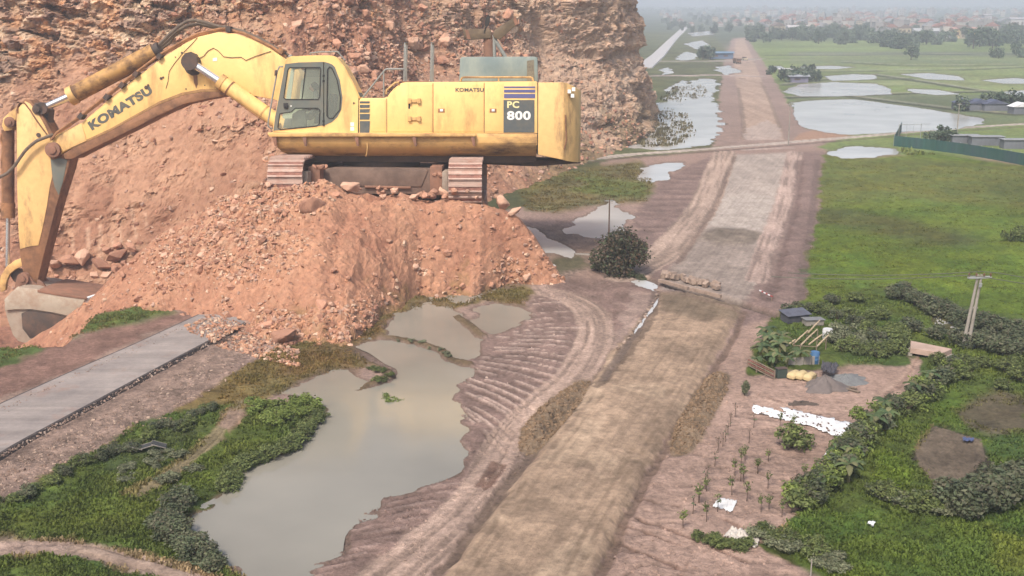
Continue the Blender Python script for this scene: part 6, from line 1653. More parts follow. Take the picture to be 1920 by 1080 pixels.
# =================================================================== GRASS AND WEEDS
M_GRASS = vmat('grass blades', fine=4, var=0.12, bump=0, rough=0.7, translucent=0.3, spec=0.2)
def tufts(name, polys, n, h, w, pal, blades=6, lean=.5, label=None, avoid=(), seed=0, pal_ground=True):
    r = np.random.default_rng(seed); X = []
    area = []
    for P in polys:
        a = np.array(P); area.append((np.ptp(a[:, 0]) * np.ptp(a[:, 1])))
    for P, A in zip(polys, area):
        a = np.array(P); need = int(n * A / sum(area)); got = 0
        for _ in range(30):
            q = np.stack([r.uniform(a[:, 0].min(), a[:, 0].max(), need * 2), r.uniform(a[:, 1].min(), a[:, 1].max(), need * 2)], 1)
            k = inpoly(q[:, 0], q[:, 1], P)
            for Q in avoid: k &= ~inpoly(q[:, 0], q[:, 1], Q)
            q = q[k][:need - got]; X.append(q); got += len(q)
            if got >= need: break
    q = np.concatenate(X); x, y = gp(q[:, 0], q[:, 1]); z = groundz(x, y)
    cl = fbm(x / 3.5, y / 3.5, oct=3, seed=seed + 5); keep = r.random(len(x)) < 0.55 + 0.5 * cl; x, y, z, cl = x[keep], y[keep], z[keep], cl[keep]
    m = len(x); B = blades
    c = np.repeat(np.stack([x, y, z], 1), B, 0) + r.normal(size=(m * B, 3)) * [w, w, 0]
    a = r.uniform(0, 6.28, m * B); hh = h * r.uniform(.5, 1.3, m * B) * np.repeat(1 + .5 * cl, B); ww = w * r.uniform(.35, .8, m * B)
    dx, dy = np.cos(a), np.sin(a); ln = lean * r.uniform(.2, 1.2, m * B) * hh
    v = np.stack([c + np.stack([-dy * ww, dx * ww, -.05 + 0 * a], 1), c + np.stack([dy * ww, -dx * ww, -.05 + 0 * a], 1), c + np.stack([dx * ln + dy * ww * .6, dy * ln - dx * ww * .6, hh], 1), c + np.stack([dx * ln - dy * ww * .6, dy * ln + dx * ww * .6, hh * .9], 1)], 1).reshape(-1, 3)
    P = np.array([alb(*p) for p in pal]); pc = P[np.clip(((cl * .6 + .5 + r.normal(size=m) * .18) * len(P)).astype(int), 0, len(P) - 1)]
    if pal_ground:
        i_ = np.clip(np.searchsorted(xs, proj(x, y, 0.0)[0]), 0, NX - 1); j_ = np.clip(np.searchsorted(ys, proj(x, y, 0.0)[1]), 0, NY - 1)
        pc = .35 * pc + .65 * GC[j_ * NX + i_] * [1.1, 1.0, .8]
    col = np.repeat(np.repeat(pc, B, 0) * r.uniform(.78, 1.22, (m * B, 1)) * 1.3, 4, 0)
    return tag(mobj(name, fast_mesh(name, v, np.arange(4 * m * B).reshape(-1, 4), False, col), M_GRASS), label, None, kind='stuff')
SCR_T = [(-60, 1090), (-60, 968), (0, 952), (120, 884), (200, 838), (250, 800), (330, 776), (420, 764), (520, 764), (596, 770), (586, 798), (556, 834), (468, 868), (428, 915), (356, 950), (346, 990), (396, 1042), (466, 1090)]
LANE = [(-60, 1008), (60, 1012), (160, 1018), (250, 1040), (430, 1095), (320, 1095), (200, 1052), (80, 1042), (-60, 1046)]
PATH = [(430, 770), (470, 768), (440, 812), (390, 850), (310, 905), (250, 930), (290, 895), (370, 845), (415, 800)]
tufts('weeds', [SCR_T], 11000, .2, .14, [(72, 88, 46), (88, 106, 50), (102, 120, 56), (96, 110, 62)], 6, .7, 'rough green weeds covering the lower left corner', (LANE, PATH), 1)
tufts('dry_grass', [[(400, 775), (425, 708), (510, 660), (570, 620), (700, 592), (765, 545), (930, 525), (995, 545), (985, 572), (900, 563), (855, 578), (740, 588), (710, 628), (655, 645), (696, 690), (636, 692), (560, 712), (510, 748), (450, 768)], [(130, 604), (170, 592), (250, 575), (320, 562), (300, 590), (200, 615), (110, 640), (0, 680), (0, 655)]],
      6500, .16, .12, [(128, 104, 66), (112, 104, 60), (134, 118, 74), (104, 108, 60)], 5, .7, 'olive and brown grass round the foot of the heap', (), 2)
tufts('weeds', [[(1450, 590), (1520, 572), (1640, 552), (1760, 590), (1930, 640), (1930, 1095), (1580, 1095), (1500, 1050), (1450, 1000), (1520, 945), (1600, 855), (1650, 805), (1705, 735), (1725, 695), (1640, 682), (1560, 682), (1480, 690), (1420, 690), (1410, 660)]],
      15000, .18, .14, [(64, 80, 44), (78, 94, 48), (92, 110, 50), (104, 122, 54)], 5, .8, 'rough grass and weeds filling the right hand corner', (PLOT, [(1800, 775), (1850, 755), (1930, 765), (1930, 808), (1860, 806)], [(1640, 690), (1700, 655), (1745, 672), (1700, 745), (1640, 800)], [(1500, 640), (1580, 620), (1580, 690), (1480, 690)], [(1690, 638), (1795, 656), (1785, 684), (1695, 676)]), 3)
tufts('field_grass', [[(1540, 300), (1930, 320), (1930, 596), (1800, 572), (1700, 545), (1640, 542), (1600, 570), (1510, 572), (1514, 500), (1534, 400)]], 14000, .09, .14, [(90, 104, 52), (100, 116, 54), (108, 124, 58), (104, 112, 62)], 4, .8, 'short grass of the wide green field', (), 4)
tufts('reeds', [[(1180, 268), (1200, 245), (1225, 212), (1250, 200), (1290, 215), (1300, 250), (1270, 272), (1210, 276)], [(1235, 190), (1270, 160), (1320, 160), (1330, 178), (1290, 190)]], 900, .9, .5, [(116, 118, 92), (128, 124, 98), (98, 106, 80)], 5, .5, 'sparse reeds standing in the flooded plot', (), 5)
tufts('weeds', [[(970, 340), (1100, 318), (1195, 305), (1220, 335), (1215, 378), (1120, 382), (1040, 400), (985, 395)]], 3000, .22, .2, [(124, 104, 72), (120, 108, 70), (112, 106, 64)], 5, .7, 'brownish weeds behind the right end of the heap', (), 6)
# clods of the roadside heaps
for P, lb in zip(HEAPS, ('olive brown clods heaped on the left of the earth road', 'olive brown clods heaped on the right of the earth road')):
    a = np.array(P); q = np.stack([RNG.uniform(a[:, 0].min(), a[:, 0].max(), 5200), RNG.uniform(a[:, 1].min(), a[:, 1].max(), 5200)], 1)
    q = q[inpoly(q[:, 0], q[:, 1], P)][:1700]; x, y = gp(q[:, 0], q[:, 1]); pts = np.stack([x, y, groundz(x, y)], 1)
    rubble('clods', pts, .15 + .5 * RNG.random(len(pts)) ** 2.5, np.array([alb(146, 122, 98)]) * RNG.uniform(.75, 1.2, (len(pts), 1)), M_STONE, lb)
q = np.stack([RNG.uniform(-60, 470, 9000), RNG.uniform(600, 960, 9000)], 1); q = q[inpoly(q[:, 0], q[:, 1], [(-60, 900), (100, 825), (300, 722), (470, 622), (500, 640), (420, 720), (330, 770), (150, 862), (-60, 960)])][:2600]
x, y = gp(q[:, 0], q[:, 1]); pts = np.stack([x, y, groundz(x, y)], 1)
rubble('gravel', pts, .12 + .4 * RNG.random(len(pts)) ** 3, np.array([alb(170, 144, 128), alb(148, 124, 110), alb(192, 168, 150)])[RNG.integers(0, 3, len(pts))], M_STONE, 'loose gravel on the slope below the sealed road')

# small clods and stones strewn over the bare earth
q = np.stack([RNG.uniform(560, 1560, 30000), RNG.uniform(520, 1100, 30000)], 1); k = inpoly(q[:, 0], q[:, 1], FAN) | inpoly(q[:, 0], q[:, 1], YARD)
q = q[k][:7000]; x, y = gp(q[:, 0], q[:, 1]); k = fbm(x / 4, y / 4, oct=3, seed=400) > RNG.uniform(-.5, .6, len(x)); x, y = x[k], y[k]; pts = np.stack([x, y, groundz(x, y)], 1)
i_ = np.clip(np.searchsorted(xs, proj(x, y, 0.0)[0]), 0, NX - 1); j_ = np.clip(np.searchsorted(ys, proj(x, y, 0.0)[1]), 0, NY - 1)
rubble('earth_clods', pts, .08 + .32 * RNG.random(len(pts)) ** 3, GC[j_ * NX + i_] * RNG.uniform(.8, 1.1, (len(pts), 1)), M_STONE, 'small clods of dry mud strewn over the bare earth')
# =================================================================== THINGS ON THE PLAIN
def G(px, py, dz=0.0):
    x, y = gp(px, py); return Vector((float(x), float(y), float(groundz(x, y)) + dz))
M_CONC = mat('weathered concrete', alb(178, 170, 160), .85, alb(140, 130, 118), .6, .8, bump=.02, var=.1)
M_IRON = mat('galvanised iron', alb(176, 178, 176), .5, var=.1)
M_WOOD = mat('grey weathered timber', alb(150, 132, 114), .85, alb(112, 98, 86), .6, 1.2, var=.15)
M_CERAM = mat('brown insulator', alb(120, 84, 66), .3)
# twin concrete pole with cross arm
b = G(1806, 652); hgt = (652 - 516) * mpp(652) * 1.03
tp = empty('power_pole', b, 0); tag(tp, 'twin concrete power pole with a cross arm above the slab bridge', 'power pole')
for dx in (-.5, .5):
    mb = MB(); mb.tube([(dx * .6 + .2, 0, -.5), (dx * .4 + 1.15, 0, hgt)], [.24, .15], 10); mb.build('post', M_CONC, tp, True)
for zz in (.2, .55):
    mb = MB(); mb.box((.15 + 1.2 * zz, 0, hgt * zz), (.9, .18, .18)); mb.build('brace', M_CONC, tp)
mb = MB(); mb.box((1.15, -.15, hgt - .35), (2.9, .16, .2), 0.15); mb.box((1.15, .2, hgt - .35), (2.9, .16, .2), 0.15); mb.build('cross_arm', M_IRON, tp, False, .02)
for q in (-1.25, -.4, .5, 1.25):
    mb = MB(); mb.tube([(1.15 + q, 0, hgt - .25), (1.15 + q, 0, hgt + .05), (1.15 + q, 0, hgt + .2)], [.06, .13, .06], 8); mb.build('insulator', M_CERAM, tp, True)
mb = MB(); mb.box((1.2, -.3, hgt - 1.2), (.35, .2, .5)); mb.build('fuse_box', M_IRON, tp, False, .03)
top = b + Vector((1.15, 0, hgt + .2))
for q, lb in ((-1.25, 'thin overhead power line on the left end of the cross arm'), (1.25, 'thin overhead power line on the right end of the cross arm')):
    P = [(top.x + q + t * 44, top.y + q * .8 - t * 12, top.z - 1.6 * 4 * (abs(t) % 1) * (1 - abs(t) % 1)) for t in np.linspace(-.5, 1, 41)]
    mb = MB(); mb.tube(P, .05, 5); tag(mb.build('power_line', mat('bare conductor', alb(96, 100, 84), .6), None, True), lb, 'power line')
def pole(px, py, ptop, r, label, arm=True, m=None):
    b = G(px, py); h = (py - ptop) * mpp(py) * 1.03
    o = empty('power_pole', b); tag(o, label, 'power pole')
    mb = MB(); mb.tube([(0, 0, -.4), (0, 0, h)], [r, r * .6], 8); mb.build('post', m or M_CONC, o, True)
    if arm:
        mb = MB(); mb.box((0, 0, h - .35), (1.5, .12, .14)); mb.build('cross_arm', M_IRON, o)
        for q in (-.65, .65):
            mb = MB(); mb.tube([(q, 0, h - .3), (q, 0, h + .05)], .07, 6); mb.build('insulator', M_CERAM, o)
    return o
pole(1141, 474, 374, .17, 'slender pole rising behind the round dark tree', True, mat('dark timber pole', alb(116, 96, 84), .85))
pole(1478, 272, 196, .2, 'thin concrete pole by the road at the left tip of the large pond')
pole(1794, 252, 196, .2, 'thin leaning pole by the far end of the green fence')
pole(1520, 1082, 1046, .07, 'short white stake at the bottom edge right of the furrows', False, M_CONC)
# slab bridge
s = [(1706, 652), (1706, 666), (1766, 676), (1784, 668)]
W = [gp(x, y) for x, y in s]; n = len(W)
mb = MB(); mb.add([(*w, .25) for w in W] + [(*w, .9) for w in W], [tuple(range(n)), tuple(range(2 * n - 1, n - 1, -1))] + [(i, (i + 1) % n, (i + 1) % n + n, i + n) for i in range(n)])
br = empty('slab_bridge'); tag(br, 'pinkish concrete slab bridge over the ditch at the end of the yard lane', 'bridge')
mb.build('deck', mat('pinkish concrete deck', alb(204, 176, 160), .85, alb(170, 146, 130), .6, .5, var=.08), br, False, .03)
for i in (0, 2):
    a, c = Vector((*W[i], 0)), Vector((*W[(i + 1) % n], 0)); mb = MB(); mid = (a + c) / 2; dd = c - a; mb.box((mid.x, mid.y, -.15), (dd.length, .5, .9), math.atan2(dd.y, dd.x)); mb.build('abutment', M_CONC, br)
# white sheets
def sheet(name, poly, label, m, cat, seed, z=.06, amp=.07):
    P = smooth_line(poly, 1, True); a = np.array(P); r = np.random.default_rng(seed)
    nu, nv_ = 70, 14
    tl_, tr_, br_, bl_ = [np.array(p, float) for p in poly]
    vs = []
    for j in range(nv_ + 1):
        for i in range(nu + 1):
            u, v = i / nu, j / nv_
            q = (tl_ * (1 - u) + tr_ * u) * (1 - v) + (bl_ * (1 - u) + br_ * u) * v
            x, y = gp(*q); e = 0.16 * vnoise(np.array([u * 22]), np.array([v * 5]), seed=seed)[0] if j in (0, nv_) or i in (0, nu) else 0
            vs.append((x + e * .8, y + e, float(groundz(x, y)) + z + amp * abs(float(fbm(np.array([u * 16]), np.array([v * 5]), oct=3, seed=seed)[0]))))
    fs = [(j * (nu + 1) + i, j * (nu + 1) + i + 1, (j + 1) * (nu + 1) + i + 1, (j + 1) * (nu + 1) + i) for j in range(nv_) for i in range(nu)]
    o = empty(name); tag(o, label, cat)
    me = fast_mesh('cloth', np.array(vs), np.array(fs), True); c = mobj('cloth', me, m, o); md = c.modifiers.new('thick', 'SOLIDIFY'); md.thickness = .02
    return o, vs, nu, nv_
M_SHEET = mat('white plastic sheet', lin((240, 242, 244)) * .72, .45, alb(196, 190, 184), .5, .6, var=.05)
CLODM = boulder_mesh('earth_clod', 78); CLODM.materials.append(mat('dark earth clod', alb(120, 96, 82), .95))
for poly, lb, sd_ in (([(1412, 759), (1500, 781), (1498, 796), (1409, 771)], 'left end piece of the long white plastic sheet', 1), ([(1462, 765), (1608, 797), (1590, 826), (1490, 792)], 'wide right part of the long white plastic sheet weighed down with clods', 2)):
    o, vs, nu, nv_ = sheet('plastic_sheet', poly, lb, M_SHEET, 'plastic sheet', sd_, .06 if sd_ == 1 else .1)
    for k in range(14 if sd_ == 1 else 46):
        p = np.array(vs[RNG.integers(0, len(vs))])
        oo = put_rock(p + np.array([0, 0, .02]), RNG.uniform(.16, .34), 'dark clod weighing down the long white plastic sheet', 'clods on the white sheet', 0, None, (1.5, .8, .6), 'earth_clod', cat='clod'); oo.data = CLODM
sheet('plastic_sheet', [(1348, 934), (1383, 941), (1372, 959), (1337, 950)], 'small square white sheet lying on the furrows', M_SHEET, 'plastic sheet', 3)
sheet('plastic_sheet', [(1370, 992), (1427, 1004), (1418, 1028), (1358, 1008)], 'crumpled greyish white sheet near the bottom hedge', mat('greyish plastic sheet', lin((214, 206, 196)) * .7, .5, alb(160, 146, 130), .6, .5), 'plastic sheet', 4, .08, .22)
sheet('plastic_sheet', [(1548, 850), (1578, 852), (1576, 858), (1545, 856)], 'narrow white scrap under the hedge', M_SHEET, 'plastic sheet', 5)
sheet('plastic_sheet', [(1628, 987), (1640, 989), (1638, 993), (1626, 991)], 'tiny white scrap on the bottom right grass', M_SHEET, 'plastic sheet', 6, .3)
sheet('plastic_sheet', [(1804, 828), (1826, 831), (1824, 836), (1806, 834)], 'small blue sheet at the corner of the ploughed plot', mat('blue sheet', alb(96, 108, 150), .5), 'plastic sheet', 7, .25)
# yellowish sacks
M_SACK = mat('yellowish sack', alb(222, 200, 150), .8, alb(186, 156, 120), .5, .9, bump=.02)
for (x, y, lb) in ((1488, 708, 'leftmost of three yellowish sacks before the garden'), (1502, 709, 'middle one of three yellowish sacks before the garden'), (1518, 712, 'rightmost of three yellowish sacks before the garden')):
    bm = bmesh.new(); bmesh.ops.create_cube(bm, size=1); bmesh.ops.subdivide_edges(bm, edges=bm.edges, cuts=4, use_grid_fill=True)
    for v in bm.verts:
        c = v.co; k = 1 - .35 * max(abs(c.x) * 2 - .5, 0) ** 2 * 2
        v.co = Vector((c.x * 1.0, c.y * 2.1, (c.z * (1 - .5 * (abs(c.y) * 2) ** 4) * (1 - .45 * (abs(c.x) * 2) ** 3)) * .8)) + Vector((0, 0, .35)) + .04 * Vector((math.sin(c.y * 9), math.cos(c.x * 11), math.sin(c.x * 7 + c.y * 5)))
    me = bpy.data.meshes.new('sack'); bm.to_mesh(me); bm.free()
    for p in me.polygons: p.use_smooth = True
    o = mobj('sack', me, M_SACK); o.location = G(x, y); o.rotation_euler = (0, 0, -.55); tag(o, lb, 'sack')
# barrel and drum
def drum(px, py, m, label, r=.42, h=1.05):
    o = empty('barrel', G(px, py)); tag(o, label, 'barrel')
    mb = MB(); prof = [(r * .96, 0), (r, .05), (r, .33 * h), (r * 1.04, .36 * h), (r, .39 * h), (r, .64 * h), (r * 1.04, .67 * h), (r, .7 * h), (r, h - .05), (r * .96, h)]
    mb.tube([(0, 0, z) for _, z in prof], [q for q, _ in prof], 20); mb.build('body', m, o, True)
    mb = MB(); mb.tube([(0, 0, h), (0, 0, h + .05)], r * .9, 20); mb.build('lid', m, o, True)
    return o
drum(1527, 680, mat('blue plastic barrel', alb(82, 124, 168), .4), 'blue plastic barrel at the front edge of the garden', .55, 1.3)
drum(1551, 634, mat('white plastic drum', alb(222, 222, 222), .5), 'white drum with pale lid at the back of the garden', .62, 1.2)
o = empty('wall_panel', G(1508, 686)); tag(o, 'row of grey cement boards left of the blue barrel', 'panel')
for i in range(4): mb = MB(); mb.box((-1.4 + i * .95, i * .25, .55), (.9, .08, 1.1), .25); mb.build('board', M_CONC, o, False, .01)
# bamboo poles leaning on the garden frame
M_BAMB = mat('pale bamboo', alb(214, 192, 160), .6, alb(170, 140, 110), .5, 1.5)
for i, (x0, y0, x1, y1) in enumerate(((1486, 656, 1514, 640), (1500, 660, 1531, 640), (1516, 660, 1540, 650), (1530, 664, 1552, 652), (1466, 668, 1490, 656), (1515, 634, 1536, 620))):
    a, c = G(x0, y0, .9), G(x1, y1, 1.5); mb = MB(); mb.tube([a, (a + c) / 2 + Vector((0, 0, .04)), c], [.10, .09, .07], 8)
    for t in (.2, .4, .6, .8): q = a + (c - a) * t; mb.tube([q - (c - a).normalized() * .04, q + (c - a).normalized() * .04], .115, 8)
    tag(mb.build('bamboo_pole', M_BAMB, None, True), 'pale bamboo pole lying across the garden trellis', 'pole', 'bamboo poles of the garden trellis')
tr_ = empty('trellis', (0, 0, 0)); tag(tr_, 'low post frame carrying the pale poles in the garden', 'trellis')
for (x, y) in ((1488, 660), (1512, 640), (1532, 642), (1548, 656), (1530, 666), (1500, 664)):
    b = G(x, y); mb = MB(); mb.tube([b, b + Vector((0, 0, 1.5))], .06, 6); mb.build('post', M_WOOD, tr_)
for (a, c) in (((1488, 660), (1530, 666)), ((1512, 640), (1548, 656))):
    p, q = G(*a, .9), G(*c, .9); mb = MB(); mb.tube([p, q], .05, 6); mb.build('rail', M_WOOD, tr_)
# reddish picket pile, corrugated sheet, dark hut
o = empty('picket_fence', (0, 0, 0)); tag(o, 'low reddish fence of lying rails in front of the banana clump', 'fence')
M_RED = mat('faded red rail', alb(150, 92, 88), .7, alb(120, 96, 84), .7, 1.5)
A, B = G(1402, 692), G(1452, 712)
for k in range(5):
    mb = MB(); mb.tube([A + Vector((0, 0, .15 + k * .22)), B + Vector((0, 0, .12 + k * .22))], .07, 6); mb.build('rail', M_RED if k % 2 else M_WOOD, o)
for t in (0, .33, .66, 1): q = A + (B - A) * t; mb = MB(); mb.box((q.x, q.y, .55), (.12, .12, 1.1)); mb.build('post', M_WOOD, o)
o = empty('bin', G(1464, 708)); o.scale = (.7, .7, .7); tag(o, 'dark upright sheet bin between red fence and sacks', 'bin')
mb = MB(); mb.box((0, 0, .75), (1.7, 1.1, 1.5), .3, 0, .95); mb.build('body', mat('dark green bin', alb(72, 86, 80), .6), o, False, .06)
mb = MB(); mb.box((0, 0, 1.53), (1.8, 1.2, .08), .3); mb.build('lid', M_DARK, o, False, .02)
# shed with dark tarpaulin roof behind the garden
o = empty('shed', G(1490, 604), .35); o.scale = (.75, .75, .6); tag(o, 'low dark shed with grey sheet roof at the far corner of the garden', 'shed')
mb = MB(); mb.box((0, 0, .8), (4.2, 2.4, 1.6)); mb.build('wall', mat('dark shed boards', alb(78, 80, 88), .9, alb(110, 108, 112), .6, .8), o)
mb = MB(); mb.add([(-2.4, -1.5, 1.6), (2.4, -1.5, 1.6), (2.4, 1.5, 2.2), (-2.4, 1.5, 2.2), (-2.4, -1.5, 1.7), (2.4, -1.5, 1.7), (2.4, 1.5, 2.3), (-2.4, 1.5, 2.3)], [(3, 2, 1, 0), (4, 5, 6, 7), (0, 1, 5, 4), (1, 2, 6, 5), (2, 3, 7, 6), (3, 0, 4, 7)]); mb.build('roof', mat('grey sheet roofing', alb(104, 106, 118), .6, alb(76, 78, 88), .6, .6), o)
o = empty('shed', G(1524, 610), .2); o.scale = (.8, .8, .6); tag(o, 'grey flat roofed lean-to right of the dark shed', 'shed')
mb = MB(); mb.box((0, 0, .6), (3.0, 1.6, 1.2)); mb.build('wall', M_CONC, o); mb = MB(); mb.box((0, 0, 1.27), (3.4, 2.0, .1), 0, .05); mb.build('roof', mat('pale sheet roofing', alb(138, 138, 138), .6), o)
# sand heap, tarpaulin, planks, pit
def mound_at(nm, px, py, rx, ry, h, m, label, seed, cat='heap'):
    vs, fs = [], []; nr_, na = 14, 40; c = G(px, py)
    for i in range(nr_ + 1):
        for j in range(na):
            t = i / nr_; a = 2 * math.pi * j / na; k = 1 + .2 * math.sin(3 * a + seed) + .1 * math.sin(7 * a)
            x, y = rx * t * k * math.cos(a), ry * t * k * math.sin(a)
            z = h * (1 - t) ** 1.1 + .05 * math.sin(13 * a + 9 * t) - .12 * (t == 1)
            vs.append((x, y, z))
    fs = [(i * na + j, (i + 1) * na + j, (i + 1) * na + (j + 1) % na, i * na + (j + 1) % na) for i in range(nr_) for j in range(na)]
    mb = MB(); mb.add(vs, fs); o = mb.build(nm, m, None, True); o.location = c; return tag(o, label, cat)
mound_at('sand_heap', 1546, 728, 2.4, 1.9, 1.5, mat('grey sand', alb(128, 118, 114), .95, alb(108, 100, 98), .6, .9, bump=.05, bscale=6), 'grey sand heap with a pointed side on the bare yard', 2)
mound_at('gravel_heap', 1584, 712, 2.8, 2.0, .7, mat('bluish gravel', alb(138, 140, 140), .95, alb(112, 112, 114), .7, 2, bump=.1, bscale=6), 'flat bluish gravel heap right of the sand heap', 5)
sheet('tarpaulin', [(1540, 692), (1572, 696), (1562, 716), (1538, 708)], 'dark crumpled tarpaulin between sand and gravel heaps', mat('dark tarpaulin', alb(98, 96, 104), .6), 'tarpaulin', 8, .7, .5)
for (x0, y0, x1, y1, lb) in ((1578, 724, 1606, 731, 'upper grey plank lying right of the sand heap'), (1580, 729, 1612, 738, 'lower grey plank lying right of the sand heap')):
    a, c = G(x0, y0, .15), G(x1, y1, .15); d = c - a; mb = MB(); mb.box(((a + c) / 2), (d.length, .3, .1), math.atan2(d.y, d.x)); tag(mb.build('plank', M_WOOD, None, False, .01), lb, 'plank')
mound_at('ash_heap', 1504, 757, 1.6, .8, .16, mat('burnt ash', alb(96, 84, 76), .95), 'small dark ash heap on the yard above the white sheet', 3)
# red white barrier by the culvert
a, c = G(1424, 552, .6), G(1448, 564, .6); o = empty('barrier'); tag(o, 'red and white barrier pole at the right end of the culvert', 'barrier')
for k in range(6):
    p, q = a + (c - a) * (k / 6), a + (c - a) * ((k + 1) / 6); mb = MB(); mb.tube([p, q], .09, 8); mb.build('band', mat('barrier red', alb(176, 70, 64), .5) if k % 2 else MATS['white plastic sheet'], o, True)
for t in (.05, .95): q = a + (c - a) * t; mb = MB(); mb.tube([q, q - Vector((0, 0, .7))], .06, 6); mb.build('post', M_WOOD, o)
# broken concrete at the culvert
M_BRK = mat('broken concrete', alb(176, 154, 138), .9, alb(132, 112, 100), .8, .7, bump=.06, var=.2, randomize=.2)
for i, (x, y) in enumerate(along([(1240, 520), (1262, 524), (1290, 530), (1318, 537), (1344, 543)], 20, 4)):
    mb = MB(); mb.box((0, 0, .45), (RNG.uniform(.7, 1.9), RNG.uniform(.5, 1.0), RNG.uniform(.5, 1.15)), 0, RNG.uniform(-.4, .4), RNG.uniform(.7, .95))
    o = mb.build('concrete_block', M_BRK, None, False, .06); o.location = G(x, y, .1); o.rotation_euler = (RNG.uniform(-.2, .2), RNG.uniform(-.2, .2), RNG.uniform(0, 3)); tag(o, 'broken concrete block in the row across the head of the earth road', 'concrete block', 'broken blocks at the culvert')
for (p0, p1, lb) in (((1236, 530), (1290, 545), 'left concrete kerb beam edging the culvert'), ((1294, 546), (1352, 560), 'right concrete kerb beam edging the culvert')):
    a, c = G(*p0), G(*p1); a.z = c.z = .35; d = c - a; mb = MB(); mb.box((a + c) / 2, (d.length, .45, .5), math.atan2(d.y, d.x)); tag(mb.build('kerb_beam', M_BRK, None, False, .04), lb, 'beam')
RUBM = boulder_mesh('rubble_lump', 77); RUBM.materials.append(M_BRK)
for i, (x, y) in enumerate(along([(1236, 545), (1222, 570), (1205, 598), (1180, 632), (1160, 660)], 16, 3)):
    o = put_rock(np.array(G(x, y)), RNG.uniform(.4, .9), 'greyish lump of rubble along the ditch left of the earth road', 'rubble lumps along the ditch', 5, nm='rubble_lump', cat='rubble'); o.data = RUBM
# lower left odds
o = empty('broken_frame', G(278, 846), .2); tag(o, 'broken dark frame with white edges lying in the lower left shrubs', 'frame')
for k, (x, a) in enumerate(((-1.1, .35), (0, -.25), (1.0, .35))):
    mb = MB(); mb.box((x, 0, .6), (1.3, 1.0, .07), 0, a); mb.build('panel', mat('dark panel', alb(70, 72, 72), .6), o); mb = MB(); mb.box((x, -.52, .62), (1.35, .04, .06), 0, a); mb.box((x, .52, .62), (1.35, .04, .06), 0, a); mb.build('white_edge', M_CONC, o)
for (x, y, s, lb) in ((311, 789, 1.2, 'pale block on the gravel line at the lower left'), (390, 767, 1.1, 'pale block by the top of the lower left shrubs')):
    put_rock(np.array(G(x, y)), s, lb, None, 5, (0, 0, .4), (1.2, .9, .9), 'concrete_lump', cat='block')
# reed boats / pale slabs by the strip pond
a = G(1092, 478, .1); mb = MB(); mb.box(a, (2.4, .5, .25), -.2); tag(mb.build('slab', M_CONC, None, False, .03), 'pale slab at the end of the narrow pond left of the round tree', 'slab')
# green sheet fence at the right
M_GFEN = mat('green fence sheet', alb(58, 98, 92), .5, alb(72, 92, 104), .7, .12, var=.06, stretch=(1, 1, .1))
FP = [(1676, 274), (1740, 281), (1800, 289), (1860, 299), (1930, 312), (2060, 338)]
o = empty('site_fence'); tag(o, 'long dark green sheet fence on the right beyond the field', 'fence')
hF = 20 * mpp(280)
for i in range(len(FP) - 1):
    a, c = G(*FP[i]), G(*FP[i + 1]); a.z = c.z = 0; d = c - a
    nseg = max(2, int(d.length / 3))
    vs, fs = [], []
    for k in range(nseg * 4 + 1):
        q = a + d * (k / (nseg * 4)); off_ = .08 if k % 2 else -.08
        vs += [(q.x, q.y + off_, 0), (q.x, q.y + off_, hF)]
    fs = [(2 * k, 2 * k + 2, 2 * k + 3, 2 * k + 1) for k in range(nseg * 4)]
    mb = MB(); mb.add(vs, fs); pn = mb.build('sheet_panel', M_GFEN, o); sm_ = pn.modifiers.new('thick', 'SOLIDIFY'); sm_.thickness = .05
    for k in range(nseg + 1):
        q = a + d * (k / nseg)
        if k < nseg or i == len(FP) - 2: mb = MB(); mb.box((q.x, q.y + .25, hF / 2 + .1), (.15, .15, hF + .2)); mb.build('post', M_IRON, o)
a, c = G(1676, 274), G(1690, 246); a.z = c.z = 0; d = c - a; mb = MB(); mb.box(((a + c) / 2 + Vector((0, 0, hF / 2))), (d.length, .08, hF), math.atan2(d.y, d.x)); mb.build('side_panel', M_GFEN, o)
o = empty('gate_frame', G(1686, 262)); tag(o, 'thin open metal frame standing at the fence corner', 'frame')
mb = MB(); mb.tube([(-.3, 0, 0), (-.3, 0, 4.6)], .08, 6); mb.build('post', M_IRON, o); mb = MB(); mb.tube([(6.2, 0, 0), (6.2, 0, 4.8)], .08, 6); mb.build('post', M_IRON, o); mb = MB(); mb.tube([(-.3, 0, 4.5), (9, 0, 4.7)], .07, 6); mb.build('top_bar', M_IRON, o)
for q in range(2):
    mb = MB(); mb.tube([(2 + q * 2, 0, 0), (2 + q * 2, 0, 4.5)], .04, 5); mb.build('bar', M_IRON, o)
M_FIND = mat('grey sheet wall', alb(128, 132, 140), .7, alb(104, 106, 112), .6, .2)
for (x, y, w_, h_, lb) in ((1808, 268, 8, 2.2, 'left grey sheet hut inside the green fence'), (1848, 272, 9, 2.4, 'middle grey sheet hut inside the green fence'), (1905, 278, 8, 2.4, 'right grey sheet hut inside the green fence')):
    o = empty('hut', G(x, y), -.05); tag(o, lb, 'hut'); mb = MB(); mb.box((0, 0, h_ / 2), (w_, 3.5, h_)); mb.build('wall', M_FIND, o); mb = MB(); mb.box((0, 0, h_ + .12), (w_ + .6, 4.2, .14), 0, 0); mb.build('roof', mat('pale hut roof', alb(164, 166, 168), .6), o)
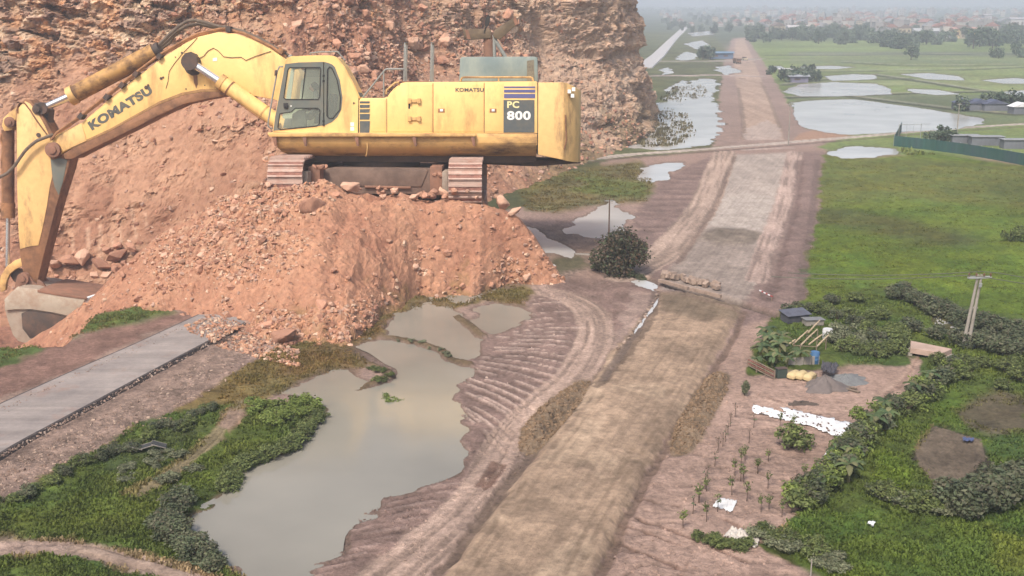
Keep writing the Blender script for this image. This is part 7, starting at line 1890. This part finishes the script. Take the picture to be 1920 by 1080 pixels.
# row of shelters behind the large pond
M_NAVY = mat('blue grey roof', alb(92, 98, 122), .6, alb(128, 130, 140), .6, .15)
for i, (x, y, w_, lb) in enumerate(((1808, 205, 8, 'leftmost blue grey shelter beyond the large pond'), (1834, 206, 9, 'second blue grey shelter beyond the large pond'), (1862, 207, 9, 'third blue grey shelter beyond the large pond'), (1912, 213, 7, 'white roofed shelter at the right border beyond the large pond'))):
    o = empty('shelter', G(x, y), .05); tag(o, lb, 'shelter'); mb = MB(); mb.box((0, 0, 1.3), (w_, 5, 2.6)); mb.build('wall', M_FIND, o)
    mb = MB(); mb.prism([(-w_ / 2 - .4, 2.6), (w_ / 2 + .4, 2.6), (0, 4.2)], -2.9, 2.9); mb.build('roof', M_NAVY if i < 3 else MATS['white plastic sheet'], o)
# truck on the far carriageway
o = empty('truck', G(1382, 119), .12); tag(o, 'small brown dump truck driving on the far stretch of the earth road', 'truck'); o.scale = (1.35, 1.35, 1.35)
M_TRK = mat('brown truck body', alb(128, 100, 80), .7)
mb = MB(); mb.box((0, 1.2, 1.75), (2.4, 4.4, 1.5), 0, 0, 1.05); mb.build('tipper_body', M_TRK, o, False, .06)
mb = MB(); mb.box((0, -2.1, 1.6), (2.3, 1.7, 1.9), 0, 0, .93); cb_ = mb.build('cab', mat('truck cab', alb(150, 120, 96), .5), o, False, .1)
mb = MB(); mb.box((0, -2.96, 1.95), (1.9, .06, .7)); mb.build('windscreen', M_DARK, cb_)
mb = MB(); mb.box((0, .2, .75), (1.6, 6.2, .3)); mb.build('chassis', M_DARK, o)
for y in (-2.0, 1.0, 2.4):
    for x in (-1.05, 1.05):
        mb = MB(); mb.tube([(x - .18, y, .5), (x + .18, y, .5)], .5, 16); mb.build('wheel', M_BLACK, o, True)
o = empty('car', G(1396, 113), .1); tag(o, 'pale car ahead of the dump truck on the far road', 'car'); o.scale = (1.6, 1.6, 1.6)
mb = MB(); mb.box((0, 0, .6), (1.8, 4.2, .6), 0, 0, .95); mb.build('body', mat('pale car paint', alb(206, 190, 160), .3), o, False, .12); mb = MB(); mb.box((0, .2, 1.15), (1.6, 2.2, .55), 0, 0, .8); mb.build('cabin', M_DARK, o, False, .08)
for y in (-1.3, 1.3):
    for x in (-.85, .85): mb = MB(); mb.tube([(x - .1, y, .33), (x + .1, y, .33)], .33, 14); mb.build('wheel', M_BLACK, o, True)
# =================================================================== VILLAGE AND FAR TREES
WALLC = [(196, 186, 172), (214, 208, 200), (188, 168, 152), (206, 190, 160), (176, 172, 170)]
ROOFC = [(168, 116, 106), (180, 138, 126), (150, 152, 156), (136, 116, 110), (190, 188, 188)]
def house(k, w, d, h, flat=False):
    """walls with rows of windows, and a roof, as one small far-off mesh"""
    wm = mat('house wall', alb(*WALLC[k % 5]), .85, alb(150, 140, 130), .4, .3); rm = mat('house roof', alb(*ROOFC[k % 5]), .8, alb(120, 100, 92), .5, .3); gm_ = M_DARK
    mb = MB(); mb.box((0, 0, h / 2), (w, d, h)); nw = len(mb.f)
    if flat: mb.box((0, 0, h + .25), (w + .5, d + .5, .5)); mb.box((w * .2, 0, h + 1.4), (w * .4, d * .5, 2.0)); nr_ = len(mb.f)
    else: mb.prism([(-w / 2 - .6, h), (w / 2 + .6, h), (0, h + w * .28)], -d / 2 - .5, d / 2 + .5); nr_ = len(mb.f)
    fl = max(1, int(h / 3.2)); nwin = max(2, int(w / 2.6))
    for f in range(fl):
        for i in range(nwin): mb.box((-w / 2 + (i + .5) * w / nwin, -d / 2, 1.7 + f * 3.2), (w / nwin * .5, .12, 1.5))
    me = mb.mesh('house')
    for m in (wm, rm, gm_): me.materials.append(m)
    for i, p in enumerate(me.polygons): p.material_index = 0 if i < nw else 1 if i < nr_ else 2
    return me
HM = [house(0, 10, 9, 6.5), house(1, 8, 10, 9.6, True), house(2, 13, 8, 4), house(3, 9, 9, 7), house(4, 7, 11, 12, True), house(1, 12, 9, 5.5)]
HD = ['red roofed house', 'tall flat roofed white house', 'long low house with pinkish roof', 'grey roofed tan house', 'narrow tall pale house', 'wide white house with pinkish roof']
r = np.random.default_rng(5)
def put_house(px, py, k, label=None, group='village houses in the haze', s=1.0, rz=None):
    x, y = gp(px, py); o = link(bpy.data.objects.new('house', HM[k])); o.location = (x, y, 0); o.rotation_euler = (0, 0, r.uniform(-.5, .5) if rz is None else rz); o.scale = (s, s, s)
    return tag(o, label or HD[k] + ' in the hazy village beyond the fields', 'house', group)
n = 0
while n < 215:
    px = r.uniform(1395, 1960); py = 74 - 52 * r.random() ** 0.8
    if px < 1440 and py > 60: continue
    if px < 1640 and py > 66: continue
    put_house(px, py, int(r.integers(0, 6)), s=r.uniform(1.1, 1.75)); n += 1
for _ in range(26):
    put_house(r.uniform(1232, 1400), r.uniform(24, 52), int(r.integers(0, 6)), HD[0].replace('red', 'small') + ' in the far haze above the end of the earth road', 'houses above the end of the road', s=r.uniform(.8, 1.2))
def shed(px, py, w, d, h, rc, wc, label, rz=0):
    x, y = gp(px, py); o = empty('warehouse', (float(x), float(y), 0), rz); tag(o, label, 'warehouse')
    mb = MB(); mb.box((0, 0, h / 2), (w, d, h)); wl = mb.build('wall', mat('shed wall', alb(*wc), .8), o)
    mb = MB(); mb.add([(-w / 2 - 1, -d / 2 - 1, h), (w / 2 + 1, -d / 2 - 1, h), (w / 2 + 1, 0, h + d * .14), (-w / 2 - 1, 0, h + d * .14), (w / 2 + 1, d / 2 + 1, h), (-w / 2 - 1, d / 2 + 1, h)], [(0, 1, 2, 3), (3, 2, 4, 5), (0, 3, 5), (1, 4, 2), (0, 5, 4, 1)]); mb.build('roof', mat('shed roof', alb(*rc), .6), o)
    for i in range(int(w / 7)):
        mb = MB(); mb.box((-w / 2 + 3.5 + i * 7, -d / 2, h * .55), (3, .2, h * .3)); mb.build('window', M_DARK, o)
shed(1508, 60, 46, 22, 6, (214, 208, 206), (170, 160, 156), 'long shed with a pale roof left of the village')
shed(1746, 68, 44, 24, 6, (196, 196, 196), (150, 146, 148), 'wide grey roofed shed before the village', .05)
shed(1760, 78, 30, 14, 4, (206, 200, 196), (150, 140, 138), 'low pale shed in front of the grey roofed shed', .05)
shed(1806, 72, 26, 16, 10, (198, 150, 136), (214, 186, 140), 'yellow walled building with a reddish roof at the village edge')
shed(1906, 52, 26, 18, 13, (190, 186, 190), (214, 210, 208), 'large white building at the right end of the village')
shed(1848, 50, 12, 14, 18, (190, 186, 190), (206, 202, 210), 'tall white building with columns in the village')
# trees: single meshes, copied
FT = []
for k in range(4):
    B = blobs_for(11, 4.8, 10, .8, 50 + k, .42)
    me = leafcloud('tree', B, 420, 1.0, GREENS['far'] if k < 2 else [(70, 86, 68), (60, 76, 62), (84, 96, 76)], 60 + k)
    bm = bmesh.new(); bm.from_mesh(me)
    me.materials.append(M_LEAFV)
    FT.append(me)
    mb = MB(); mb.tube([(0, 0, -.5), (0, 0, 5.5)], [.4, .2], 6); t_ = mb.mesh('trunk_part'); bm.free()
    bm = bmesh.new(); bm.from_mesh(me); nv0 = len(bm.verts); bm.from_mesh(t_)
    lay = bm.verts.layers.float_color.get('Col')
    bm.verts.ensure_lookup_table()
    for v in bm.verts[nv0:]: v[lay] = (*alb(90, 78, 66), 1)
    bm.to_mesh(me); bm.free(); bpy.data.meshes.remove(t_)
def put_tree(px, py, s, label, group):
    x, y = gp(px, py); o = link(bpy.data.objects.new('tree', FT[int(r.integers(0, 4))])); o.location = (x, y, 0); o.rotation_euler = (0, 0, r.uniform(0, 6.28)); k = s * r.uniform(.8, 1.2); o.scale = (k * 1.15, k * 1.15, k)
    return tag(o, label, 'tree', group)
for i in range(165):
    px = r.uniform(1400, 1960); base_y = np.interp(px, [1400, 1560, 1640, 1760, 1960], [82, 84, 92, 94, 90]); py = base_y - 22 * r.random() ** 1.1 - 3 * (math.sin(px / 23) + 1)
    if 1790 < px < 1822 and py > 70 and r.random() < .7: continue
    put_tree(px, py, 1.0 if px < 1810 else 1.35, 'hazy tree in the long belt between fields and village', 'trees of the village belt')
for i in range(110):
    px = r.uniform(1395, 1960); py = r.uniform(20, 66)
    put_tree(px, py, 1.0, 'far tree standing among the village houses', 'trees among the village houses')
for i in range(38):
    put_tree(r.uniform(1232, 1400), r.uniform(26, 62), .9, 'far tree above the end of the earth road', 'trees above the road end')
for x, y in ((1488, 150), (1500, 147), (1512, 150), (1524, 149), (1506, 154), (1530, 153), (1480, 154), (1470, 152)):
    put_tree(x, y, .62, 'dark tree of the clump at the small farm above the pale paddy', 'trees of the small farm')
shed(1496, 154, 9, 6, 3, (176, 180, 190), (140, 136, 160), 'small bluish farm hut in front of the tree clump')
shed(1474, 138, 8, 4, 2.5, (216, 216, 214), (180, 176, 170), 'small white roofed hut left of the farm trees')
for x, y in ((1318, 112), (1326, 110), (1332, 112)): put_tree(x, y, .8, 'dark tree of the clump between the far pools', 'trees between the far pools')
shed(1352, 110, 16, 8, 4, (120, 150, 176), (110, 130, 160), 'blue roofed shed left of the far road')
for x, y in ((1862, 108), (1872, 110), (1916, 108), (1924, 106), (1905, 104)): put_tree(x, y, .75, 'grey green tree at the far right of the pale fields', 'trees of the far right fields')
for x, y in ((1850, 200), (1872, 200), (1880, 204), (1896, 202), (1905, 204), (1800, 208)): put_tree(x, y, .6, 'bushy tree between the blue grey shelters', 'trees by the shelters')
for x, y in ((1740, 266), (1752, 267), (1764, 266), (1776, 268), (1786, 266), (1764, 262)): put_tree(x, y, .36, 'leafy tree showing over the green sheet fence', 'trees behind the green fence')
for x, y in ((1440, 140), (1452, 138), (1446, 134)): put_tree(x, y, .4, 'low bush by the far road bend', 'bushes by the road bend')
# saplings and weeds inside the fenced plot
tufts('weeds', [[(1790, 282), (1930, 296), (1930, 304), (1800, 288)], [(1690, 282), (1760, 290), (1700, 292)]], 500, .9, .4, [(106, 116, 66), (120, 128, 76)], 5, .6, 'weeds inside and before the green fence', (), 8)
# the wood and roofs that melt together along the horizon
pts = []
B = []
for i in range(420):
    px = r.uniform(1180, 2300); py = r.uniform(14, 24); x, y = gp(px, py); B.append((float(x), float(y), 4.0, 18, 18, r.uniform(6, 11)))
me = leafcloud('distant_woods', B, 9000, 6.0, GREENS['far'], 70); tag(mobj('distant_woods', me, M_LEAF), 'distant woods melting into haze along the horizon', 'woods', kind='stuff')
# =================================================================== AIR, LIGHT, CAMERA
mb = MB(); mb.box((0, 4600, 26.5), (14000, 11200, 92))
hm = bpy.data.materials.new('haze'); hm.use_nodes = True; nt = hm.node_tree; nt.nodes.clear()
o_ = nt.nodes.new('ShaderNodeOutputMaterial'); pv = nt.nodes.new('ShaderNodeVolumePrincipled')
pv.inputs['Color'].default_value = (0.84, 0.90, 0.97, 1); pv.inputs['Density'].default_value = HAZE; pv.inputs['Anisotropy'].default_value = 0.2
nt.links.new(pv.outputs[0], o_.inputs['Volume'])
if HAZE: tag(mb.build('haze', hm), None, None, kind='stuff')

SUN_EL, SUN_AZ = math.radians(52), math.radians(205)       # azimuth the light comes from, clockwise from +Y
w = bpy.data.worlds.new('World'); scene.world = w; w.use_nodes = True
nt = w.node_tree; nt.nodes.clear()
wo = nt.nodes.new('ShaderNodeOutputWorld'); bg = nt.nodes.new('ShaderNodeBackground'); sky = nt.nodes.new('ShaderNodeTexSky')
sky.sky_type = 'NISHITA'; sky.sun_disc = False; sky.sun_elevation = SUN_EL; sky.sun_rotation = SUN_AZ
sky.air_density = 1.0; sky.dust_density = 5.0; sky.ozone_density = 1.0
bg.inputs[1].default_value = 0.12
nt.links.new(sky.outputs[0], bg.inputs[0]); nt.links.new(bg.outputs[0], wo.inputs[0])
sd = bpy.data.lights.new('sun', 'SUN'); sd.energy = SUN_E; sd.angle = math.radians(10); sd.color = (1.0, 0.93, 0.84)
so = bpy.data.objects.new('sun', sd); link(so)
dirv_ = Vector((math.sin(SUN_AZ) * math.cos(SUN_EL), math.cos(SUN_AZ) * math.cos(SUN_EL), math.sin(SUN_EL)))
so.rotation_euler = dirv_.to_track_quat('Z', 'Y').to_euler(); so.location = dirv_ * 100
cd = bpy.data.cameras.new('camera'); cd.sensor_width = 36; cd.lens = 36 * F / 1920; cd.clip_end = 30000; cd.clip_start = 0.5
co = bpy.data.objects.new('camera', cd); link(co)
co.location = (0, 0, H); co.rotation_euler = (math.pi / 2 - PITCH, 0, 0)
scene.camera = co
scene.render.engine = 'CYCLES'
scene.cycles.use_denoising = True
scene.cycles.max_bounces = 6; scene.cycles.diffuse_bounces = 3; scene.cycles.glossy_bounces = 3; scene.cycles.transparent_max_bounces = 12; scene.cycles.transmission_bounces = 4; scene.cycles.volume_bounces = 1
scene.view_settings.view_transform = 'Standard'; scene.view_settings.look = 'None'; scene.view_settings.exposure = EXPO; scene.view_settings.gamma = 1
